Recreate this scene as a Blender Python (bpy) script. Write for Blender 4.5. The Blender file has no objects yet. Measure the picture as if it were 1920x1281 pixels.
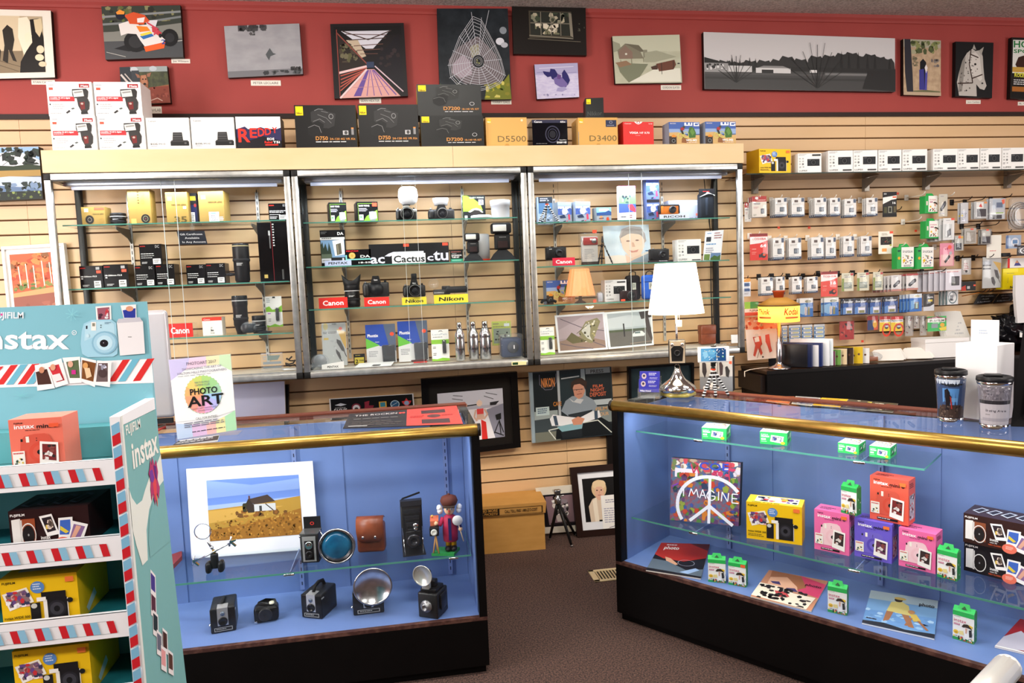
import bpy, bmesh, math, random
from mathutils import Vector, Matrix
random.seed(7)
S = bpy.context.scene
COL = S.collection
PI = math.pi

# ---------------------------------------------------------------- camera, world, lights, exposure
FP, YAW, PITCH, ROLL, CH, CD = 1300.8, .1546, .0834, .0406, 1.5116, 4.0034
_f = Vector((math.sin(YAW)*math.cos(PITCH), math.cos(YAW)*math.cos(PITCH), -math.sin(PITCH)))
_r = Vector((math.cos(YAW), -math.sin(YAW), 0)); _u = _r.cross(_f)
_r2 = _r*math.cos(ROLL) - _u*math.sin(ROLL); _u2 = _r*math.sin(ROLL) + _u*math.cos(ROLL)
CP = Vector((0, -CD, CH))
cam = bpy.data.objects.new('camera', bpy.data.cameras.new('camera')); COL.objects.link(cam)
cam.data.sensor_width = 36; cam.data.lens = 36*FP/1920; cam.data.clip_start = .05
_m = Matrix((_r2, _u2, -_f)).transposed().to_4x4(); _m.translation = CP; cam.matrix_world = _m
S.camera = cam
S.view_settings.view_transform = 'Standard'; S.view_settings.look = 'None'
S.view_settings.exposure = EXPO = 0.1; S.view_settings.gamma = 1; S.view_settings.use_curve_mapping = False
S.cycles.transparent_max_bounces = 20
S.cycles.max_bounces = 7
S.cycles.sample_clamp_indirect = 4
S.cycles.caustics_reflective = False; S.cycles.caustics_refractive = False
wd = bpy.data.worlds.new('daylight'); S.world = wd; wd.use_nodes = True
wd.node_tree.nodes['Background'].inputs[0].default_value = (.93, .96, 1, 1)
wd.node_tree.nodes['Background'].inputs[1].default_value = .25
def area(name, loc, size, power, col=(1, 1, 1), rot=(0, 0, 0), parent=None):
    l = bpy.data.lights.new(name, 'AREA'); l.shape = 'RECTANGLE'; l.size, l.size_y = size
    l.energy = power; l.color = col
    o = bpy.data.objects.new(name, l); COL.objects.link(o); o.location = loc; o.rotation_euler = rot
    if parent: o.parent = parent
    return o
WARM = (1, .945, .87)
for lx in (-2.3, .2, 2.7):
    area('ceiling_tube_light', (lx, -1.9, 3.05), (1.2, .55), 44, WARM)
    area('ceiling_tube_light', (lx, -4.2, 3.05), (1.2, .55), 60, WARM, (.5, 0, 0))
area('added_side_fill', (-3.5, -2.7, 1.9), (1.9, 1.9), 190, (1, .96, .94), (PI/2+.15, 0, -1.2))  # added fill to lift the left and upper wall; no window here
area('added_side_fill', (6.1, -3.6, 1.8), (2.2, 1.8), 120, (1, .97, .95), (PI/2+.2, 0, 1.1))  # second added fill, brightens right wall and ceiling; no window modelled

# ---------------------------------------------------------------- pixel geometry of the calibrated camera
def ray(x, y): return _f + _r2*((x-960)/FP) + _u2*((640.5-y)/FP)
def W(x, y, Y=0.):
    d = ray(x, y); t = (Y+CD)/d.y; return CP + d*t
def F(x, y, z):
    d = ray(x, y); t = (z-CH)/d.z; return CP + d*t
def VP(x, y, P, dr):
    n = Vector((-dr[1], dr[0])); d = ray(x, y)
    t = (Vector((P[0], P[1])) - CP.xy).dot(n)/d.xy.dot(n); return CP + d*t

# ---------------------------------------------------------------- materials
_mats = {}
def lin(h):
    if len(h) == 3: h = h[0]*2+h[1]*2+h[2]*2
    c = [int(h[i:i+2], 16)/255 for i in (0, 2, 4)]
    return tuple(x/12.92 if x <= .04045 else ((x+.055)/1.055)**2.4 for x in c)+(1,)
def newmat(name):
    m = bpy.data.materials.new(name); m.use_nodes = True
    return m, m.node_tree.nodes, m.node_tree.links, m.node_tree.nodes['Principled BSDF']
def M(spec, rough=None, metal=0, bump=0):
    """'rrggbb' plain; 'c/30' roughness 30 %; '~c1,c2,scale[,sx,sz]' noise of two colours; a preset name."""
    key = (spec, rough, metal, bump)
    if key in _mats: return _mats[key]
    if spec in PRE:
        m = PRE[spec](); _mats[key] = m; return m
    s = spec; rg = .45 if rough is None else rough
    if '/' in s: s, q = s.split('/'); rg = int(q)/100
    if s[0] == '~':
        a = s[1:].split(','); m, N, L, b = newmat('print_'+s)
        n = N.new('ShaderNodeTexNoise'); n.inputs['Scale'].default_value = float(a[2]); n.inputs['Detail'].default_value = 5
        tc = N.new('ShaderNodeTexCoord'); mp = N.new('ShaderNodeMapping')
        sx, sz = (float(a[3]), float(a[4])) if len(a) > 4 else (1, 1)
        mp.inputs['Scale'].default_value = (sx, sx, sz)
        cr = N.new('ShaderNodeValToRGB'); e = cr.color_ramp.elements
        e[0].position = .38; e[1].position = .62; e[0].color = lin(a[0]); e[1].color = lin(a[1])
        L.new(tc.outputs['Object'], mp.inputs[0]); L.new(mp.outputs[0], n.inputs['Vector'])
        L.new(n.outputs['Fac'], cr.inputs[0]); L.new(cr.outputs[0], b.inputs['Base Color'])
    else:
        m, N, L, b = newmat('paint_'+s); b.inputs['Base Color'].default_value = lin(s)
        tc = N.new('ShaderNodeTexCoord'); n = N.new('ShaderNodeTexNoise'); n.inputs['Scale'].default_value = 60
        mr = N.new('ShaderNodeMapRange'); mr.inputs[3].default_value = max(0, rg-.05); mr.inputs[4].default_value = rg+.05
        L.new(tc.outputs['Object'], n.inputs['Vector']); L.new(n.outputs['Fac'], mr.inputs[0]); L.new(mr.outputs[0], b.inputs['Roughness'])
        if bump:
            bp = N.new('ShaderNodeBump'); bp.inputs['Strength'].default_value = bump; bp.inputs['Distance'].default_value = .002
            n.inputs['Scale'].default_value = 220; L.new(n.outputs['Fac'], bp.inputs['Height']); L.new(bp.outputs[0], b.inputs['Normal'])
    b.inputs['Specular IOR Level'].default_value = .25
    if s[0] == '~': b.inputs['Roughness'].default_value = rg
    b.inputs['Metallic'].default_value = metal
    m.diffuse_color = b.inputs['Base Color'].default_value
    _mats[key] = m; return m
def glassy(tint=(1, 1, 1), k=.9, rough=.0, ior=1.45, solid=0., scol='ffffff', dirt=0.):
    m, N, L, b = newmat('clear_glass'); N.remove(b)
    o = N['Material Output']; t = N.new('ShaderNodeBsdfTransparent'); t.inputs[0].default_value = tint+(1,)
    g = N.new('ShaderNodeBsdfGlossy'); g.inputs['Roughness'].default_value = rough
    fr = N.new('ShaderNodeFresnel'); fr.inputs[0].default_value = ior
    mu = N.new('ShaderNodeMath'); mu.operation = 'MULTIPLY'; mu.inputs[1].default_value = k
    ge = N.new('ShaderNodeNewGeometry'); sb = N.new('ShaderNodeMath'); sb.operation = 'SUBTRACT'; sb.inputs[0].default_value = 1; L.new(ge.outputs['Backfacing'], sb.inputs[1])
    m3 = N.new('ShaderNodeMath'); m3.operation = 'MULTIPLY'; L.new(mu.outputs[0], m3.inputs[0]); L.new(sb.outputs[0], m3.inputs[1])
    mx = N.new('ShaderNodeMixShader'); L.new(fr.outputs[0], mu.inputs[0]); L.new(m3.outputs[0], mx.inputs[0])
    L.new(t.outputs[0], mx.inputs[1]); L.new(g.outputs[0], mx.inputs[2])
    if solid or dirt:
        d = N.new('ShaderNodeBsdfDiffuse'); d.inputs[0].default_value = lin(scol)
        m2 = N.new('ShaderNodeMixShader'); m2.inputs[0].default_value = solid
        L.new(mx.outputs[0], m2.inputs[1]); L.new(d.outputs[0], m2.inputs[2]); mx = m2
        if dirt:
            tc = N.new('ShaderNodeTexCoord'); n = N.new('ShaderNodeTexNoise'); n.inputs['Scale'].default_value = 2.2; n.inputs['Detail'].default_value = 4
            mr = N.new('ShaderNodeMapRange'); mr.inputs[1].default_value = .45; mr.inputs[2].default_value = .8; mr.inputs[4].default_value = dirt
            L.new(tc.outputs['Object'], n.inputs['Vector']); L.new(n.outputs['Fac'], mr.inputs[0]); L.new(mr.outputs[0], m2.inputs[0])
    L.new(mx.outputs[0], o.inputs[0]); return m
def emis(col, s, base='ffffff'):
    m, N, L, b = newmat('lit'); b.inputs['Base Color'].default_value = lin(base)
    b.inputs['Emission Color'].default_value = lin(col); b.inputs['Emission Strength'].default_value = s; return m
def noisemat(name, c1, c2, scale, rough, bump=0, detail=6, lo=.3, hi=.7, metal=0, dist=.01, stretch=(1, 1, 1)):
    m, N, L, b = newmat(name); tc = N.new('ShaderNodeTexCoord'); mp = N.new('ShaderNodeMapping'); mp.inputs['Scale'].default_value = stretch
    n = N.new('ShaderNodeTexNoise')
    n.inputs['Scale'].default_value = scale; n.inputs['Detail'].default_value = detail
    cr = N.new('ShaderNodeValToRGB'); e = cr.color_ramp.elements; e[0].position = lo; e[1].position = hi; e[0].color = lin(c1); e[1].color = lin(c2)
    L.new(tc.outputs['Object'], mp.inputs[0]); L.new(mp.outputs[0], n.inputs['Vector']); L.new(n.outputs['Fac'], cr.inputs[0]); L.new(cr.outputs[0], b.inputs['Base Color'])
    b.inputs['Roughness'].default_value = rough; b.inputs['Metallic'].default_value = metal
    if bump:
        bp = N.new('ShaderNodeBump'); bp.inputs['Strength'].default_value = bump; bp.inputs['Distance'].default_value = dist
        L.new(n.outputs['Fac'], bp.inputs['Height']); L.new(bp.outputs[0], b.inputs['Normal'])
    return m
def shade(col, ec, es):
    m, N, L, b = newmat('lamp_shade_paper'); b.inputs['Base Color'].default_value = lin(col); b.inputs['Emission Color'].default_value = lin(ec); b.inputs['Emission Strength'].default_value = es
    t = N.new('ShaderNodeBsdfTranslucent'); t.inputs[0].default_value = lin(col); x = N.new('ShaderNodeMixShader'); x.inputs[0].default_value = .6
    L.new(b.outputs[0], x.inputs[1]); L.new(t.outputs[0], x.inputs[2]); L.new(x.outputs[0], N['Material Output'].inputs[0]); return m
def dim(m): m.node_tree.nodes['Principled BSDF'].inputs['Specular IOR Level'].default_value = .15; return m
PRE = {
 'glass': lambda: glassy((.99, 1, .995), .55, 0, dirt=.02, scol='c8d0e0'),
 'shelfglass': lambda: glassy((.95, .98, .97), .8, .02),
 'glassedge': lambda: M('4f8f80', .2),
 'clear': lambda: glassy((.98, .985, .985), .9, .02, solid=.025),
 'blister': lambda: glassy((.97, .97, .98), .8, .06, solid=.05, scol='e8ecf0'),
 'bag': lambda: glassy((.93, .94, .95), 1.3, .12, solid=.14, scol='d8dce0'),
 'frost': lambda: noisemat('frosted_plastic', 'e9edf7', 'f4f6fc', 8, .45),
 'alu': lambda: noisemat('brushed_aluminium', 'aeb0ae', 'c9cac6', 30, .32, metal=.85, stretch=(1, 1, 1)),
 'chrome': lambda: noisemat('chrome', 'd0d0d0', 'dedede', 10, .1, metal=1),
 'steel': lambda: noisemat('steel', 'b4b4b8', 'd6d6da', 40, .22, metal=1),
 'brass': lambda: noisemat('worn_brass', 'a8873f', 'c9a657', 14, .3, metal=.9, bump=.05, stretch=(1, 1, 3)),
 'carpet': lambda: noisemat('brown_carpet', '1c1310', '65493f', 150, .95, bump=.9, detail=6, lo=.36, hi=.66, dist=.006),
 'popcorn': lambda: noisemat('popcorn_ceiling', '9a928c', 'cfc6c0', 90, .9, bump=.8, detail=3, lo=.3, hi=.66, dist=.008),
 'slat': lambda: noisemat('maple_slat', 'd6b182', 'deba8e', 2.5, .42, detail=3, stretch=(.5, 1, 3)),
 'fascia': lambda: noisemat('maple_laminate', 'd6b888', 'dcc094', 3, .4, detail=4, stretch=(1, 1, 4)),
 'redwall': lambda: noisemat('red_paint', '9c3833', 'a53f38', 3, .65, bump=.02),
 'blue': lambda: noisemat('blue_laminate', '5f78ae', '6882ba', 4, .5),
 'blackwood': lambda: dim(noisemat('black_laminate', '050404', '080606', 9, .5)),
 'kraft': lambda: noisemat('kraft_card', 'b98740', 'c4914a', 9, .7, stretch=(1, 1, 4)),
 'whiteshade': lambda: emis('ffe9c8', 3.4, 'fff4e4'),
 'orangereflection': lambda: emis('ff8038', .6, 'd98a5c'),  # glow of a lamp mirrored in the case glass, put into emission
 'kodakshade': lambda: shade('f0bc62', 'ffa838', .3),
 'tube': lambda: emis('cfdcff', .5),
 'leather': lambda: noisemat('brown_leather', '6d3118', '8a4526', 30, .38, bump=.15, dist=.002),
 'crinkle': lambda: noisemat('crinkled_leatherette', '0c0c0d', '1b1b1d', 260, .42, bump=.5, dist=.0015),
}

# ---------------------------------------------------------------- mesh builder
_txt = {}
def textgeo(s, bold=0):
    k = (s, bold)
    if k not in _txt:
        c = bpy.data.curves.new('t', 'FONT'); c.body = s; c.resolution_u = 2; c.offset = bold
        o = bpy.data.objects.new('t', c); COL.objects.link(o)
        dg = bpy.context.evaluated_depsgraph_get(); me = o.evaluated_get(dg).to_mesh()
        V = [v.co.xy.copy() for v in me.vertices]; P = [list(p.vertices) for p in me.polygons]
        o.evaluated_get(dg).to_mesh_clear(); bpy.data.objects.remove(o); bpy.data.curves.remove(c)
        if V:
            x0 = min(v.x for v in V); x1 = max(v.x for v in V)
        else: x0, x1 = 0, 1
        _txt[k] = (V, P, x0, max(x1, x0+1e-3))
    return _txt[k]
class MB:
    def __init__(s): s.v = []; s.f = []; s.mi = []; s.ms = []; s.X = Matrix.Identity(4); s.sm = []
    def mat(s, m):
        if isinstance(m, str): m = M(m)
        if m not in s.ms: s.ms.append(m)
        return s.ms.index(m)
    def add(s, V, Fs, m, smooth=False):
        b = len(s.v); s.v += [s.X @ Vector(v) for v in V]; i = s.mat(m)
        for f in Fs: s.f.append([b+k for k in f]); s.mi.append(i); s.sm.append(smooth)
        return s
    def box(s, x0, y0, z0, x1, y1, z1, m, fm=None):
        V = [(x, y, z) for x in (x0, x1) for y in (y0, y1) for z in (z0, z1)]
        return s.add(V, [(0, 1, 3, 2), (4, 6, 7, 5), (0, 4, 5, 1), (2, 3, 7, 6), (0, 2, 6, 4), (1, 5, 7, 3)], m)
    def rbox(s, x0, y0, z0, x1, y1, z1, r, m, n=2, smooth=True):
        bm = bmesh.new(); bmesh.ops.create_cube(bm, size=1)
        for v in bm.verts: v.co = Vector(((x0+x1)/2+v.co.x*(x1-x0), (y0+y1)/2+v.co.y*(y1-y0), (z0+z1)/2+v.co.z*(z1-z0)))
        r = min(r, .49*min(abs(x1-x0), abs(y1-y0), abs(z1-z0)))
        bmesh.ops.bevel(bm, geom=bm.edges[:], offset=r, segments=n, affect='EDGES', profile=.5)
        return s.bm(bm, m, smooth)
    def bm(s, bm, m, smooth=False):
        bm.verts.ensure_lookup_table(); bm.verts.index_update()
        V = [v.co.copy() for v in bm.verts]; Fs = [[v.index for v in f.verts] for f in bm.faces]; bm.free()
        return s.add(V, Fs, m, smooth)
    def prism(s, pts, d, m, m2=None):
        """pts: 3D outline; d: offset vector of the far face"""
        n = len(pts); d = Vector(d); P = [Vector(p) for p in pts]
        s.add(P, [list(range(n))], m)
        s.add(P+[p+d for p in P], [[n+i for i in range(n)][::-1]]+[(i, i+n, (i+1) % n+n, (i+1) % n) for i in range(n)], m2 or m)
        return s
    def lathe(s, prof, m, c=(0, 0, 0), n=20, axis='z', smooth=True, arc=2*PI):
        V = []; Fs = []; k = len(prof); full = arc > 6.2; N = n if full else n+1
        for i in range(N):
            a = arc*i/n
            for r, h in prof:
                x, y = r*math.cos(a), r*math.sin(a)
                p = {'z': (x, y, h), 'y': (x, h, y), 'x': (h, x, y)}[axis]
                V.append(Vector(p)+Vector(c))
        for i in range(n):
            for j in range(k-1):
                a, b = i*k+j, ((i+1) % N)*k+j; Fs.append((a, b, b+1, a+1))
        ring = abs(prof[0][0]-prof[-1][0]) < .0045 and abs(prof[0][1]-prof[-1][1]) < .0075
        if full and not ring:
            if prof[0][0] > 1e-5: Fs.append([i*k for i in range(n)][::-1])
            if prof[-1][0] > 1e-5: Fs.append([i*k+k-1 for i in range(n)])
        return s.add(V, Fs, m, smooth)
    def sph(s, c, r, m, n=14):
        if not hasattr(r, '__len__'): r = (r, r, r)
        bm = bmesh.new(); bmesh.ops.create_uvsphere(bm, u_segments=n, v_segments=max(6, n*2//3), radius=1)
        for v in bm.verts: v.co = Vector((v.co.x*r[0]+c[0], v.co.y*r[1]+c[1], v.co.z*r[2]+c[2]))
        return s.bm(bm, m, True)
    def tube(s, pts, r, m, n=8, caps=True):
        P = [Vector(p) for p in pts]; V = []; Fs = []; R = r if hasattr(r, '__len__') else [r]*len(P)
        pu = None
        for i, p in enumerate(P):
            t = (P[min(i+1, len(P)-1)]-P[max(i-1, 0)]).normalized()
            a = Vector((0, 0, 1)) if abs(t.z) < .9 else Vector((1, 0, 0))
            if pu is None: q = t.cross(a).normalized()
            else: q = (pu - t*pu.dot(t)).normalized()
            pu = q; w = t.cross(q)
            for j in range(n):
                an = 2*PI*j/n; V.append(p+(q*math.cos(an)+w*math.sin(an))*R[i])
        for i in range(len(P)-1):
            for j in range(n):
                a = i*n+j; b = i*n+(j+1) % n; Fs.append((a, b, b+n, a+n))
        if caps: Fs += [list(range(n))[::-1], [len(V)-n+j for j in range(n)]]
        return s.add(V, Fs, m, True)
    # flat printed artwork; mp(u, v, layer) -> 3D with u, v in 0..100 (v down)
    def art(s, txt, mp, asp=1., sub=1):
        lay = 1
        for cmd in txt.replace('\n', ' ').split(';'):
            a = cmd.split()
            if not a: continue
            k = a[0]; lay += 1
            if k == 'r':
                x0, y0, x1, y1 = map(float, a[1:5])
                for i in range(sub):
                    xa, xb = x0+(x1-x0)*i/sub, x0+(x1-x0)*(i+1)/sub
                    s.add([mp(x, y, lay) for x, y in ((xa, y1), (xb, y1), (xb, y0), (xa, y0))], [(0, 1, 2, 3)], a[5])
            elif k == 'p':
                q = list(map(float, a[2:])); P = list(zip(q[::2], q[1::2]))
                s.add([mp(x, y, lay) for x, y in P], [list(range(len(P)))], a[1])
            elif k in 'co':
                x, y, rx, ry = map(float, a[1:5]); n = 20; P = [(x+rx*math.cos(2*PI*i/n), y-ry*math.sin(2*PI*i/n)) for i in range(n)]
                if k == 'c': s.add([mp(x, y, lay) for x, y in P], [list(range(n))], a[5])
                else:
                    g = float(a[6]); Q = [(x+(rx-g)*math.cos(2*PI*i/n), y-(ry-g*ry/rx)*math.sin(2*PI*i/n)) for i in range(n)]
                    s.add([mp(*p, lay) for p in P+Q], [(i, (i+1) % n, (i+1) % n+n, i+n) for i in range(n)], a[5])
            elif k == 'l':
                w = float(a[1])/2; q = list(map(float, a[3:])); P = list(zip(q[::2], q[1::2]))
                for (xa, ya), (xb, yb) in zip(P, P[1:]):
                    dx, dy = (xb-xa)*asp, yb-ya; L_ = math.hypot(dx, dy) or 1; nx, ny = -dy/L_*w/asp, dx/L_*w
                    s.add([mp(xa+nx, ya+ny, lay), mp(xb+nx, yb+ny, lay), mp(xb-nx, yb-ny, lay), mp(xa-nx, ya-ny, lay)], [(0, 1, 2, 3)], a[2])
            elif k in ('t', 'b', 'i'):   # x0 baseline x1 capheight colour text   (b bold, i bold italic)
                x0, y, x1, h = map(float, a[1:5]); V, P, tx0, tx1 = textgeo(' '.join(a[6:]).replace('\\n', '\n'), 0 if k == 't' else .022)
                sc = (x1-x0)/(tx1-tx0); hs = h/.73
                sh = .22 if k == 'i' else 0
                s.add([mp(x0+(v.x-tx0)*sc+sh*v.y*hs*.5/asp, y-v.y*hs, lay) for v in V], P, a[5])
            elif k == 'k':   # n small unreadable print lines inside x0 y0 x1 y1
                x0, y0, x1, y1 = map(float, a[1:5]); n = int(a[5]); rn = random.Random(n*31+int(x0*7))
                for i in range(n):
                    ya = y0+(y1-y0)*(i+.1)/n; yb = ya+(y1-y0)/n*.45; xb = x1-(x1-x0)*rn.random()*.35
                    x = x0
                    while x < xb-.5:
                        e = min(xb, x+(x1-x0)*rn.uniform(.08, .22)); s.add([mp(x, yb, lay), mp(e, yb, lay), mp(e, ya, lay), mp(x, ya, lay)], [(0, 1, 2, 3)], a[6]); x = e+(x1-x0)*.03
            elif k == 's':   # n random specks: x0 y0 x1 y1 n size colours...
                x0, y0, x1, y1 = map(float, a[1:5]); n = int(a[5]); z = float(a[6]); rn = random.Random(n+int(x0)+int(y1)*3)
                for i in range(n):
                    x, y = rn.uniform(x0, x1), rn.uniform(y0, y1); r1, r2 = z*rn.uniform(.4, 1), z*rn.uniform(.4, 1)*asp; o = rn.uniform(0, 6)
                    s.add([mp(min(x1, max(x0, x+r1*math.cos(o+j*1.256))), min(y1, max(y0, y+r2*math.sin(o+j*1.256))), lay+.3*(i % 3)) for j in range(5)], [(4, 3, 2, 1, 0)], a[7+i % (len(a)-7)])
        return s
    def obj(s, name, parent=None, loc=None, rot=None):
        me = bpy.data.meshes.new(name); me.from_pydata([tuple(v) for v in s.v], [], s.f)
        for m in s.ms: me.materials.append(m)
        me.polygons.foreach_set('material_index', s.mi); me.polygons.foreach_set('use_smooth', s.sm); me.update()
        o = bpy.data.objects.new(name, me); COL.objects.link(o)
        if parent: o.parent = parent
        if loc is not None: o.location = loc
        if rot is not None: o.rotation_euler = rot if hasattr(rot, '__len__') else (0, 0, rot)
        return o
def tag(o, label, cat, group=None, kind=None):
    if label: o['label'] = label
    if cat: o['category'] = cat
    if group: o['group'] = group
    if kind: o['kind'] = kind
    return o
def empty(name, label, cat, loc=(0, 0, 0), rot=0, group=None):
    o = bpy.data.objects.new(name, None); COL.objects.link(o); o.location = loc; o.empty_display_size = .05
    o.rotation_euler = rot if hasattr(rot, '__len__') else (0, 0, rot)
    return tag(o, label, cat, group)
def struct(mb, name): return tag(mb.obj(name), None, None, kind='structure')
def dup(root, label=None, loc=None, rot=None, group=None):
    r = root.copy(); COL.objects.link(r)
    for ch in list(root.children):
        c = ch.copy(); COL.objects.link(c); c.parent = r
        for g in list(ch.children):
            d = g.copy(); COL.objects.link(d); d.parent = c
    if label: r['label'] = label
    if group: r['group'] = group
    if loc is not None: r.location = loc
    if rot is not None: r.rotation_euler = rot if hasattr(rot, '__len__') else (0, 0, rot)
    return r
E_ = .00012
def facemap(w, h, x0=None, y=0., z0=0.):
    """front face (towards -y) of a box standing on z0"""
    x0 = -w/2 if x0 is None else x0
    return lambda u, v, l: (x0+w*u/100, y-.0004-E_*l, z0+h*(1-v/100))
def sidemap(x, d, h, sgn=-1, y0=0):   # left (sgn -1): u runs back->front ; right: front->back
    if sgn < 0: return lambda u, v, l: (x-.0004-E_*l, y0+d*(1-u/100), h*(1-v/100))
    return lambda u, v, l: (x+.0004+E_*l, y0+d*u/100, h*(1-v/100))
def topmap(w, d, h, y0=0): return lambda u, v, l: (-w/2+w*u/100, y0+d*(1-v/100), h+.0004+E_*l)
def carton(name, label, P, w, h, d, col, front='', rot=0, group=None, side='', top='', cat='box', scol=None, tcol=None, inset=0.0007, rside=''):
    """closed card box with printed faces; P = centre of the bottom front edge"""
    b = MB(); b.box(-w/2, 0, 0, w/2, d, h, col)
    if scol:
        for q in (-w/2, w/2): b.add([(q+math.copysign(.0002, q), 0, 0), (q+math.copysign(.0002, q), d, 0), (q+math.copysign(.0002, q), d, h), (q+math.copysign(.0002, q), 0, h)], [(0, 1, 2, 3)], scol)
    if tcol: b.add([(-w/2, 0, h+.0002), (w/2, 0, h+.0002), (w/2, d, h+.0002), (-w/2, d, h+.0002)], [(0, 1, 2, 3)], tcol)
    if front: b.art(front, facemap(w, h), w/h)
    if side: b.art(side, sidemap(-w/2, d, h, -1), d/h)
    if rside: b.art(rside, sidemap(w/2, d, h, 1), d/h)
    if top: b.art(top, topmap(w, d, h), w/d)
    o = b.obj(name, loc=P, rot=rot); return tag(o, label, cat, group)
def span(x0, x1, yt, yb, Y, z=None, rot=0.):
    """front face seen between x0..x1, top yt, bottom yb, left front corner at depth Y -> P, w, h, rot"""
    ym = (yt+yb)/2; A = W(x0, ym, Y)
    if rot:
        d = ray(x1, ym); c, s_ = math.cos(rot), math.sin(rot)
        # A.xy + t(c,s) = cam.xy + k d.xy
        den = c*(-d.y) + s_*d.x; ex, ey = CP.x-A.x, CP.y-A.y
        t = (ex*(-d.y)+ey*d.x)/den; w = t; P = Vector((A.x+c*t/2, A.y+s_*t/2, 0))
    else: B = W(x1, ym, Y); w = B.x-A.x; P = Vector(((A.x+B.x)/2, Y, 0))
    xm = (x0+x1)/2; zb = W(xm, yb, P.y).z; zt = W(xm, yt, P.y).z
    P.z = zb if z is None else z
    return P, w, zt-zb, rot
def basespan(L, R, top, z):
    """front bottom corners L, R (pixels) on the plane z; top = pixel y above the middle"""
    A, B = F(*L, z), F(*R, z); d = B-A; w = d.length; rot = math.atan2(d.y, d.x)
    P = (A+B)/2; T = VP((L[0]+R[0])/2, top, P, (d.x, d.y)); return P, w, T.z-z, rot
def quadmap(C, Y=None, plane=None):
    """percent coordinates on the wall-parallel quad with the pixel corners TL TR BR BL, at depth Y"""
    if plane is None: Q = [W(x, y, Y) for x, y in C]; n = Vector((0, -1, 0))
    else: Q = [plane(x, y) for x, y in C]; n = (Q[1]-Q[0]).cross(Q[0]-Q[3]).normalized(); n = n if n.dot(CP-Q[0]) > 0 else -n
    tl, tr, br, bl = Q
    def mp(u, v, l):
        u /= 100; v /= 100; return (tl*(1-u)*(1-v)+tr*u*(1-v)+br*u*v+bl*(1-u)*v) + n*(.0004+E_*l)
    return mp, Q, n
def panel(name, label, C, Y, thick, face, art='', edge='151212', cat='picture', frame=None, group=None, plane=None, fdep=.012):
    """a flat picture with real thickness; frame = (width in percent of u, width in percent of v, material)"""
    mp, Q, n = quadmap(C, Y, plane); base = (Q[2]+Q[3])/2; asp = (Q[1]-Q[0]).length/(Q[0]-Q[3]).length
    b = MB(); b.X = Matrix.Translation(-base); b.prism([Q[3], Q[2], Q[1], Q[0]], n*-thick, face, edge)
    if art: b.art(art, mp, asp)
    o = tag(b.obj(name, loc=base), label, cat, group)
    if frame:
        fu, fv, fm = frame; g = MB(); g.X = Matrix.Translation(-base)
        for (a, c, e, f) in ((0, 0, 100, fv), (0, 100-fv, 100, 100), (0, fv, fu, 100-fv), (100-fu, fv, 100, 100-fv)):
            q = [mp(a, f, 0), mp(e, f, 0), mp(e, c, 0), mp(a, c, 0)]
            g.prism([x+n*fdep for x in q], n*-(fdep+thick*.3), fm)
        g.obj('frame', o)
    return o
# ---------------------------------------------------------------- the room
XL, XR, YB, ZC, ZT = -3.6, 6.2, -6.5, 3.06, 2.478
b = MB(); b.box(XL, YB, -.05, XR, .1, 0, 'carpet'); struct(b, 'floor')
b = MB(); b.box(XL, YB, ZC, XR, .1, ZC+.05, 'popcorn'); struct(b, 'ceiling')
b = MB(); b.box(XL, .016, 0, XR, .1, ZT, M('5a3c22', .7)); b.box(XL, .0, ZT, XR, .1, ZC, 'redwall'); struct(b, 'wall_back')
b = MB(); b.box(XL-.08, YB, 0, XL, .1, ZC, 'redwall'); struct(b, 'wall_left')
b = MB(); b.box(XR, YB, 0, XR+.08, .1, ZC, 'redwall'); struct(b, 'wall_right')
b = MB()
for k in range(0, 33):      # slat panelling: boards on 76 mm centres with open grooves
    zt = (32.5-k)*.0762-.0045; zb = max(.075, zt-.0672)
    if k == 0: zt = min(zt, ZT-.02)
    if zt <= zb: continue
    for xa, xc in ((XL, -1.9), (-1.8985, .3), (.3015, .93), (.9315, 2.9), (2.9015, XR)):
        b.box(xa, 0, zb, xc, .016, zt, 'slat')
    b.box(XL, .004, zb-.004, XR, .016, zb, M('7a5430', .7))
struct(b, 'wall_back_slats')
b = MB(); b.box(XL, -.012, 0, XR, .016, .072, 'slat'); struct(b, 'baseboard_back')
b = MB(); b.box(XL, -.014, ZT-.024, XR, .0, ZT+.001, M('2a1c18', .5)); struct(b, 'trim_1')
b = MB()
b.prism([(XL, 0, ZC-.045), (XL, -.006, ZC-.043), (XL, -.008, ZC-.03), (XL, -.018, ZC-.018), (XL, -.022, ZC), (XL, 0, ZC)], (XR-XL, 0, 0), 'redwall'); struct(b, 'trim_2')
b = MB(); b.box(XL, YB-.08, 0, XR, YB, ZC, M('8a7d72', .7)); struct(b, 'wall_front')
# floor register
vt = empty('floor_vent', 'cream metal floor vent set in the brown carpet at the aisle end', 'vent', (1.03, -.665, 0))
b = MB(); b.rbox(-.15, -.07, 0, .15, -.05, .006, .002, M('c9b48c', .4)); b.rbox(-.15, .05, 0, .15, .07, .006, .002, M('c9b48c', .4))
b.rbox(-.15, -.07, 0, -.12, .07, .006, .002, M('c9b48c', .4)); b.rbox(.12, -.07, 0, .15, .07, .006, .002, M('c9b48c', .4)); b.obj('frame', vt)
b = MB(); b.box(-.13, -.055, .0005, .13, .055, .0015, '14100d')
for i in range(15): b.box(-.117+i*.0165, -.052, .001, -.109+i*.0165, .052, .005, M('bda77f', .4))
b.obj('louver', vt)

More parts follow.
